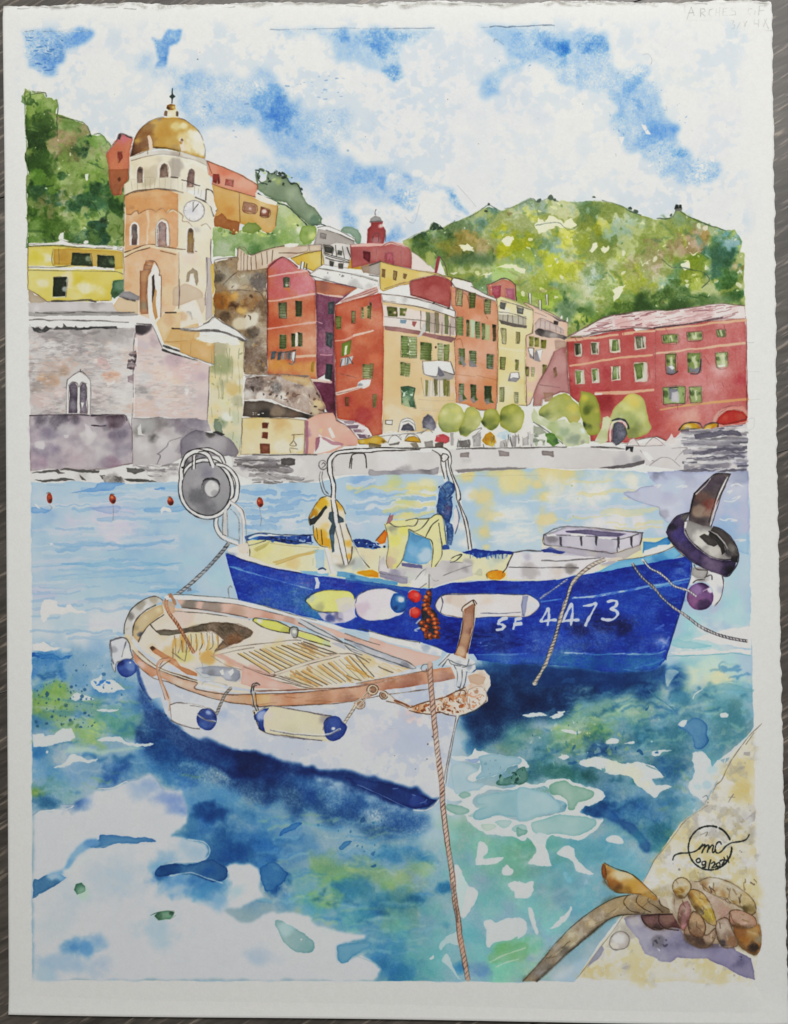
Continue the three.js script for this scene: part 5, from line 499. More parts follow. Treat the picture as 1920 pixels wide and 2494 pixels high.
// --- boathouse, pink wall and steps in front of the red houses
{const pts=B2`560 1270 640 1255 790 1248 940 1245 1090 1245 1115 1290 1180 1400 1235 1520 1160 1590 1000 1540 880 1490 760 1450 545 1450 550 1320`;
  const b=wash(pts,'#a88a78',{p:'painted_roof',l:'mottled brown roof of the boathouse',r:3,v:0.4,g:0.25,b:blobs(B2,'620 1330 80 #5d4c44;760 1330 70 #6b564a;680 1400 50 #d9cfc6;820 1350 50 #4d4440;900 1350 70 #8d6e5c;960 1430 80 #7d5c4c;1100 1310 60 #c8a878;1050 1400 50 #d8c4a8;1180 1480 60 #d9bc84;880 1420 50 #d8cbb8;560 1400 60 #c9bfb4;1010 1300 60 #6e5a50;1140 1540 50 #c8b088')});dabs(pts,60,{col:['#4d3f38','#e0d4c4','#7d5c4a','#c49a78'],size:6,r:6,a:0.7});dabs(B2`1100 1300 1240 1520 1160 1560 1080 1400`,12,{col:['#5a4c40','#e2cb98'],size:4});
  wash(B2`545 1445 700 1440 780 1448 880 1490 1020 1540 1180 1590 1150 1600 1000 1560 880 1510 740 1465 545 1460`,'#efeeea',{r:1.5,e:0.3});wash(B2`540 1460 740 1462 880 1508 1000 1555 1165 1595 1100 1612 900 1600 760 1604 640 1600 535 1595`,'#5a4d42',{r:2,s:1,b:blobs(B2,'700 1570 70 #2f2a26;620 1500 60 #6e6458;950 1570 60 #6e5746;1080 1595 50 #2c2622;820 1530 60 #86705a')});dabs(B2`620 1550 720 1550 720 1580 620 1580`,8,{col:[WHITE],size:2.4});
  const w=wash(B2`530 1605 640 1602 900 1605 1070 1620 1060 1910 760 1915 520 1915`,'#ead9a4',{p:'painted_house',l:'small cream boathouse with three square brown openings',r:1.5,v:0.25,b:blobs(B2,'600 1650 80 #e8cf88;850 1640 100 #dcb878;700 1780 110 #ecdca8;900 1850 80 #f0e8cc;1000 1700 60 #e9d8b0;600 1850 80 #ebdfb8')});for(const q of[B2`698 1645 748 1645 742 1690 696 1690`,B2`698 1725 742 1728 740 1780 694 1775`,B2`682 1825 758 1828 755 1908 682 1912`])win(w,q,'#8a452c',{b:null,r:2.4});
  wash(B2`960 1780 1055 1745 1050 1890 960 1905`,'#f0efe6',{r:3,s:2,a:0.8});ink([B2`950 1750 1000 1745 1048 1742`,B2`965 1755 960 1800 930 1835 985 1840 965 1800`,B2`930 1860 1000 1870`,B2`1060 1620 1055 1905`,B2`940 1900 930 1870`],1.5,'#6b5a48',{a:0.75});
  const p=wash(B2`1068 1620 1180 1565 1300 1555 1335 1625 1450 1700 1530 1800 1500 1840 1400 1840 1290 1900 1130 1915 1060 1910`,'#e6a68c',{p:'painted_wall',l:'pink ramp wall beside the steps',r:2,v:0.2,b:blobs(B2,'1090 1720 40 #b07080;1250 1640 90 #e8ab94;1400 1750 70 #e6a48e;1450 1800 50 #e89f8c;1150 1700 60 #e9b09a')});wash(B2`1062 1620 1090 1630 1085 1910 1058 1910`,'#a8687c',{r:1.5,a:0.8});wash(B2`1160 1830 1180 1740 1260 1780 1330 1820 1400 1840 1350 1850 1290 1880 1240 1900 1140 1910`,'#ece8e2',{r:2.5,e:0.4});wash(B2`1155 1770 1190 1760 1180 1850 1150 1890`,'#a8687a',{r:2});wash(B2`1190 1760 1280 1790 1400 1830 1380 1850 1290 1830 1210 1790`,'#b5707c',{r:2.5,a:0.85});wash(B2`1250 1700 1280 1690 1320 1770 1290 1780`,'#f0e8de',{r:2});wash(B2`1170 1700 1210 1690 1200 1730`,'#efd9a4',{r:2});
  for(const[x,y,c] of[[1380,1620,'#a08a96'],[1420,1665,'#8d7484'],[1470,1700,'#9a7c88'],[1510,1740,'#806878']])wash(B2`${x} ${y} ${x + 110} ${y} ${x + 90} ${y + 34} ${x + 20} ${y + 34}`,c,{r:2,e:0.5,p:'painted_step'});for(const[x,y] of[[1370,1655],[1430,1695],[1480,1732]])bandLine([B2`${x} ${y} ${x + 130} ${y}`],3,'#e6dede');wash(B2`1490 1640 1570 1660 1610 1740 1600 1780 1560 1740`,'#e0d3d2',{r:2,a:0.7});
  ink([B2`1335 1625 1440 1690 1530 1800`,B2`1180 1565 1300 1555 1330 1625`,B2`540 1240 640 1215 740 1218 900 1240 1090 1245`],1.6,'#6b4a4a',{a:0.7});ink([B2`560 1255 640 1240 790 1236 940 1240 1090 1244`],3.4,'#4d423c',{a:0.8});wash(B2`860 1240 1090 1250 1110 1290 1060 1320 880 1270`,'#d6b074',{r:2,a:0.8});}

// --- trees on the waterfront, parasols, quay
{const tree=(p,l,b,o={})=>wash(p,'#aab04a',{p:'painted_tree',l,c:1,r:3,e:0.35,v:0.3,hard:1.1,b,...o});
  wash(B3`110 1735 560 1710 700 1700 1080 1640 1340 1560 1400 1500 1680 1750 1680 1860 0 1872 0 1770`,'#e9e7e0',{r:2,e:0.1,b:blobs(B3,'700 1780 80 #dcd8d2;1250 1780 90 #dedbd4;350 1790 80 #e6e2da')});
  tree(E1`280 1420 340 1370 430 1380 530 1480 600 1560 610 1700 560 1780 480 1760 420 1680 340 1700 270 1760 150 1740 80 1660 90 1580 180 1510`,'wide olive green tree in front of the pink wall',blobs(E1,'430 1430 80 #d4c438;180 1640 110 #5f7030;120 1680 60 #3f5024;330 1600 110 #8a9a44;500 1560 80 #cfc040;540 1690 70 #b8a43a;280 1500 70 #a8ac4c'));
  tree(E1`600 1420 640 1360 760 1380 810 1450 860 1600 880 1740 850 1880 780 1920 700 1900 640 1800 610 1650 580 1500`,'tall narrow olive green tree before the long red building',blobs(E1,'660 1430 70 #d4ca48;740 1560 90 #8f9840;680 1600 70 #6f7f34;720 1800 80 #5f7030;650 1780 50 #3c4a22;820 1600 60 #cdbc5c;830 1780 50 #a8a054'));
  tree(B4`180 1700 170 1600 200 1510 260 1440 340 1405 420 1415 460 1470 480 1560 500 1640 520 1690 480 1740 400 1765 330 1780 300 1720 300 1640 240 1620`,'round yellow green tree before the long red building',blobs(B4,'360 1440 80 #ddc444;300 1520 80 #cfcf68;420 1580 80 #c4c868;240 1580 60 #7d9044;350 1620 90 #97a850;330 1730 60 #7a8438;380 1700 70 #66763a;470 1700 50 #a8a85c'));
  wash(B4`80 1720 95 1600 130 1575 160 1600 170 1640 150 1800 100 1820 20 1810`,'#ccd09c',{r:3,b:blobs(B4,'110 1740 50 #b8c07c;50 1790 40 #c8ccb8')});wash(E1`0 1570 100 1660 250 1740 400 1700 480 1760 600 1760 640 1820 700 1900 740 1940 700 2030 560 2050 420 2060 380 2020 150 1820 0 1740`,'#c0ca98',{r:4,v:0.3,b:blobs(E1,'100 1680 60 #dce0b8;260 1820 90 #a8bc74;400 1880 90 #8fa878;540 1960 90 #8a9a7c;640 1860 60 #d8e2dc;460 1720 60 #dfe4b0;330 1950 70 #9cb46c;640 2000 60 #9c9c8c')});
  for(const[p,l,b] of[[B3`582 1640 590 1570 640 1505 710 1480 780 1510 815 1590 800 1660 770 1715 700 1728 620 1710`,'first pale green ball tree from the left on the quay','740 1540 80 #ccc850;660 1620 80 #b5bd5c;610 1690 60 #6f7f34;700 1690 70 #8f9c48;770 1600 50 #d0d078;640 1560 50 #d6d284'],[B3`815 1560 850 1515 910 1520 955 1570 965 1640 930 1700 850 1755 780 1750 765 1690 810 1640`,'second green ball tree from the left on the quay','890 1560 60 #e0cc40;870 1640 70 #a3a848;800 1720 60 #55672c;850 1720 50 #6f7f38;930 1640 40 #b8bc5c'],[B3`970 1600 985 1540 1030 1525 1085 1545 1110 1600 1100 1660 1060 1705 990 1690 955 1650`,'small third green ball tree on the quay','1030 1560 50 #b9bc5c;1010 1640 50 #8a9444;1060 1680 50 #77863c;970 1640 34 #4f6030'],[B3`1110 1600 1130 1530 1190 1490 1270 1500 1320 1560 1325 1640 1290 1710 1230 1728 1160 1700 1118 1660`,'fourth green ball tree beside the pale yellow house','1220 1530 70 #d0cc58;1170 1620 70 #8f9a44;1270 1640 70 #c0c060;1230 1700 50 #a0a850;1130 1600 40 #6f7e36']])tree(p,l,blobs(B3,b));
  // parasols and people on the quay
  wash(B3`-100 1790 0 1775 60 1748 110 1770 150 1810 60 1840 0 1830 -90 1825`,'#dfa824',{p:'painted_parasol',l:'yellow parasol at the left end of the quay',r:1.8,b:blobs(B3,'120 1800 30 #8a6a1c;30 1790 50 #ecbc3c;-60 1800 40 #f0cc50')});wash(B3`160 1815 180 1770 220 1755 265 1785 270 1815 210 1800`,'#eeece8',{r:2,e:0.6});wash(B3`300 1800 330 1765 380 1758 425 1785 435 1815 370 1808`,'#e0a822',{p:'painted_parasol',l:'small yellow parasol in the middle of the quay',r:1.8});wash(B3`555 1800 575 1755 630 1742 680 1765 682 1800 650 1820 600 1808`,'#d9474e',{p:'painted_parasol',l:'red parasol on the quay',r:1.8});wash(B3`960 1795 990 1745 1030 1720 1070 1760 1080 1810 1060 1850 1000 1830`,'#f0a81c',{p:'painted_parasol',l:'orange and yellow parasol under the ball trees',r:2,b:blobs(B3,'1050 1830 40 #e9c84c;1010 1780 30 #e88f14')});wash(B3`1090 1760 1110 1720 1170 1705 1205 1745 1190 1800 1130 1790`,'#c9dce4',{r:2.5,e:0.6,b:blobs(B3,'1150 1760 30 #a4c4d4')});
  for(const[q,c] of[[B3`750 1790 860 1785 855 1850 745 1850`,'#6f6a66'],[B3`870 1760 945 1715 945 1850 880 1850`,'#a8a4a2'],[B3`1120 1800 1195 1780 1190 1850 1120 1850`,'#b5b1ad'],[B3`1215 1750 1255 1750 1250 1845 1210 1850`,'#b0acac'],[B3`690 1730 720 1730 715 1840 690 1840`,'#a09c9a'],[B3`560 1815 640 1810 635 1860 570 1860`,'#5f5148'],[B3`475 1800 540 1790 545 1850 480 1850`,'#8a847e'],[B3`0 1820 100 1830 90 1860 0 1855`,'#6b5630'],[B3`160 1820 260 1808 250 1830 170 1835`,'#5f5a54'],[B3`1310 1770 1360 1760 1355 1840 1305 1840`,'#b9b5b2'],[B3`350 1820 400 1810 420 1850 370 1850`,'#7a705c'],[B3`1370 1740 1410 1740 1405 1840 1365 1840`,'#cac6c2']])wash(q,c,{r:2,v:0.4,a:0.9});
  strokes(B3`740 1780 1420 1720 1420 1850 740 1855`,60,{col:['#7d7976','#efeeea','#57534f'],len:14,w:1.5,ang:1.5,jit:0.4,a:0.7});dabs(B3`150 1720 560 1690 700 1700 700 1760 150 1790`,16,{col:['#efeeea','#b8b4ae'],size:5});
  ink([B3`0 1770 100 1760 300 1740 430 1730 520 1690`,B3`160 1815 185 1765 225 1750 270 1790`,B3`300 1790 335 1745 400 1750 430 1790`,B3`440 1740 500 1700 540 1730`,B3`860 1720 960 1690 880 1770`,B3`0 1860 300 1858 600 1862`],1.5,'#6a655e',{a:0.75});
  wash(E1`0 1740 120 1820 260 1920 380 2030 370 2060 330 2010 200 1930 0 1790`,'#e9e9e2',{r:1.5});ink([E1`0 1745 120 1825 250 1920 380 2030`],2,'#565852');wash(E1`0 1790 100 1820 170 1900 60 1930 0 1880`,'#a3a894',{r:3});wash(E1`150 1910 230 1900 300 1960 350 2020 240 2060 170 2010`,'#5f9038',{p:'painted_shrub',l:'bright green shrub under the ramp',r:4,b:blobs(E1,'290 1990 40 #3f6e34;180 1950 40 #7aa850')});dabs(E1`0 1870 150 1900 150 2050 0 2060`,14,{col:['#eeeee8','#b0b8a0','#86907c'],size:6});
  win(null,E1`1010 1990 1015 1850 1040 1770 1090 1745 1150 1760 1200 1830 1215 1900 1180 1960 1110 2030 1070 2045`,'#4a4c5c',{p:'painted_arch',in:null,b:blobs(E1,'1130 1900 70 #5c5c70;1060 1960 50 #3c3e48')});ink([E1`995 2000 1000 1850 1030 1760 1090 1730 1160 1740 1200 1790 1215 1820`],5,'#f0efec');ink([E1`1020 1730 1100 1710 1180 1730 1225 1790 1230 1830`],4,'#23262a',{a:0.9});
  // quay wall
  const q=wash([...B2`440 1925 640 1920 1060 1915 1300 1900`,...B3`-100 1880 300 1875 740 1870 1100 1862 1680 1855`,...B4`0 1850 200 1850 300 1870 400 1900 460 1960 455 1990 400 2010 100 2040 0 2032`,...B3`1350 2030 1000 2045 700 2060 300 2080 -60 2080`,...B2`1300 2090 1150 2150 900 2140 700 2160 560 2120 440 2040`],'#d0cbc9',{p:'painted_quay',l:'grey stone quay along the waterfront',r:2.5,v:0.25,e:0.2,b:[...blobs(B3,'200 1960 120 #d9d5d4;900 1950 120 #d4cfce;500 1900 100 #cbc6c4;1500 1950 120 #d6d2d1;300 2060 80 #a8a2a4'),...blobs(B2,'620 1980 90 #8f888c;760 2010 80 #857e82;520 1990 60 #8a848a;1000 2000 100 #d9d6d4;1200 2050 80 #c9c5c5;700 2100 60 #b5b0b0'),...blobs(B4,'250 1980 90 #bfbbbd;400 1960 50 #a8a4a8')]});
  for(const p of[B2`860 1950 920 1940 990 1950 985 2000 930 2005 868 1995`])wash(p,'#55504e',{r:3});for(const p of[B3`780 1905 860 1905 855 1945 785 1945`,B3`1100 1890 1195 1885 1195 1930 1105 1930`,B3`1470 1885 1570 1882 1572 1930 1480 1925`])wash(p,'#9a8f8c',{r:2.5,e:0.5});
  wash(B3`780 1945 870 1945 860 1990 790 1980`,'#bdb6b3',{r:2,s:2,a:0.6});wash([...B3`730 2040 900 2030 1200 2022 1350 2028 1300 2045 1000 2050 760 2070`],'#8a8484',{r:2});wash(B3`0 2045 250 2050 560 2040 600 2030 590 2090 300 2110 0 2100`,'#a39da2',{r:3,b:blobs(B3,'480 2050 60 #7d777b;200 2090 60 #8e8a98')});wash(B4`60 2025 200 2010 350 1985 460 1960 450 1995 380 2015 200 2035`,'#6a6466',{r:2,s:0.9});
  ink([B3`740 1866 1000 1862 1400 1856 1680 1850`,B4`0 1848 150 1852 300 1868 400 1895 460 1955`,B2`620 1918 800 1922 1000 1915 1160 1918`],2.6,'#57534f',{a:0.85});ink([B4`90 1870 200 1880 300 1876`],4,'#eceae8');
  strokes(B2`450 1930 820 1960 960 2040 900 2120 600 2060 450 2020`,46,{col:['#6f686c','#57524f','#8f888a','#efeeec'],len:55,w:4.5,ang:0.03,jit:0.12,a:0.7,r:4});strokes(B2`600 2060 900 2080 1150 2110 1150 2150 700 2170 580 2130`,26,{col:['#6b6768','#efeeec','#a09c9c'],len:50,w:4,ang:0.04,jit:0.15,a:0.8,r:5});
  // boulder
  wash(B2`0 1790 60 1740 130 1708 220 1720 290 1728 360 1750 420 1800 470 1860 492 1910 480 1940 380 1935 200 1930 0 1960`,'#918a90',{p:'painted_boulder',l:'purple grey boulder below the apse',r:3,s:1,v:0.3,e:0.4,b:blobs(B2,'120 1760 90 #736c78;330 1830 80 #a49ea2;420 1900 60 #8c858c;60 1870 90 #7a7280;250 1740 40 #4c4a48;230 1880 80 #9c959c')});wash(B2`270 1730 310 1720 380 1745 350 1765`,'#3e3e3c',{r:2});
  // shore rocks left
  wash(B1`262 2050 500 2040 900 2050 1130 2020 1400 2010 1560 2000 1560 2100 1400 2150 1000 2160 640 2150 262 2140`,'#dfdcd8',{r:2,b:blobs(B1,'960 2120 70 #a8a29e;1350 2080 90 #b0aaa8;700 2080 60 #c9c5c2;400 2100 80 #e6e4e2;1480 2060 60 #a39d9e')});
  for(const p of[B1`258 2060 400 2040 500 2040 520 2060 560 2070 500 2080 470 2060 300 2062`,B1`500 2045 560 2035 700 2040 860 2045 850 2062 700 2070 640 2060`,B1`290 2122 420 2125 560 2125 650 2140 560 2150 400 2145`,B1`1080 2040 1230 2040 1250 2060 1160 2085 1090 2075`,B1`860 2085 900 2080 920 2130 880 2120`,B1`680 2080 740 2130 700 2125`,B1`1060 2125 1200 2120 1340 2150 1200 2150 1080 2145`])wash(p,'#5c5955',{r:3,s:0.7});
  strokes(B1`1150 2010 1520 1990 1530 2090 1300 2110`,24,{col:['#7d7779','#a8a2a2','#efedea'],len:40,w:4,ang:0.1,a:0.7,r:4});wash(B1`880 2090 980 2075 1060 2100 1070 2140 1000 2155 900 2140`,'#a39d98',{r:4,g:0.5,b:blobs(B1,'1000 2130 50 #67625f')});
  // right end: steps and rocks
  wash([...B4`300 1840 560 1790 620 1800 720 1760 760 1720 860 1712 1080 1690 1150 1680 1330 1650 1340 2060 1100 2080 760 2050 470 2010 460 1960 400 1905 300 1870`],'#cfcaca',{r:2,e:0.2,v:0.3,b:blobs(B4,'400 1800 70 #d9d0cc;560 1800 60 #d8ccc8;700 1790 60 #dad5d2;1000 1760 110 #8f8a8e;1200 1730 90 #93898c;1200 1850 110 #d4d0d2;1150 1900 90 #6d6a7a;1280 1960 80 #7a7890;1100 1960 110 #857f8a;900 1960 90 #a39da0;620 1980 70 #d0c6c2;1250 1780 60 #a8a2a4;1000 2040 100 #6f6c7c;1300 2040 70 #8486a0;800 1840 60 #c9c4c4')});
  strokes(B4`760 1700 1335 1660 1335 2060 800 2060`,80,{col:['#6d6978','#55535f','#8b8688','#e9e7e6','#9a96a0'],len:60,w:5,ang:-0.04,jit:0.08,a:0.75,r:3});for(const p of[B4`870 1740 1000 1720 1270 1710 1280 1740 1000 1760 880 1775`,B4`860 1890 1000 1870 1330 1850 1330 1880 1000 1905 870 1910`,B4`930 1945 1150 1925 1320 1915 1320 1935 1100 1955`,B4`700 2040 850 2035 1100 2050 1330 2040 1330 2065 1000 2080 720 2060`])wash(p,'#5f5b6c',{r:4,s:0.8,a:0.85});
  for(const p of[B4`310 1830 330 1790 360 1775 400 1800 410 1835`,B4`470 1835 510 1790 550 1775 600 1800 630 1835`,B4`640 1800 690 1740 715 1790 720 1820 650 1820`])wash(p,'#dcd2ce',{r:1.5,e:0.5});ink([B4`310 1835 335 1780 365 1772 410 1835`,B4`460 1840 510 1785 550 1772 630 1840`,B4`290 1840 420 1842 610 1838`,B4`420 1880 470 1930 540 1970 600 1940 680 1950 760 2020`,B4`500 2010 560 1960 600 1940`,B4`690 1865 820 1860 760 1910 720 1960`],1.7,'#8f8484',{a:0.75});wash(B4`300 1845 370 1848 360 1895 340 1890 335 1860 300 1885`,'#35343a',{r:1.5,d:0.1});wash(B4`430 1880 480 1890 540 1950 510 1975 460 1930`,'#eeedea',{r:1.5});
  outline(B4`1325 1620 1380 1605 1395 1625 1385 1690 1335 1705`,1,'#a8a4a4',{a:0.5});ink([B4`1330 962 1390 962`,B4`1340 1210 1440 1208`,B4`1340 1448 1440 1446`,B4`1290 2085 1320 2080`],1,'#a3a0a0',{a:0.55});}
DULL=0.12;DENSE=0.97;
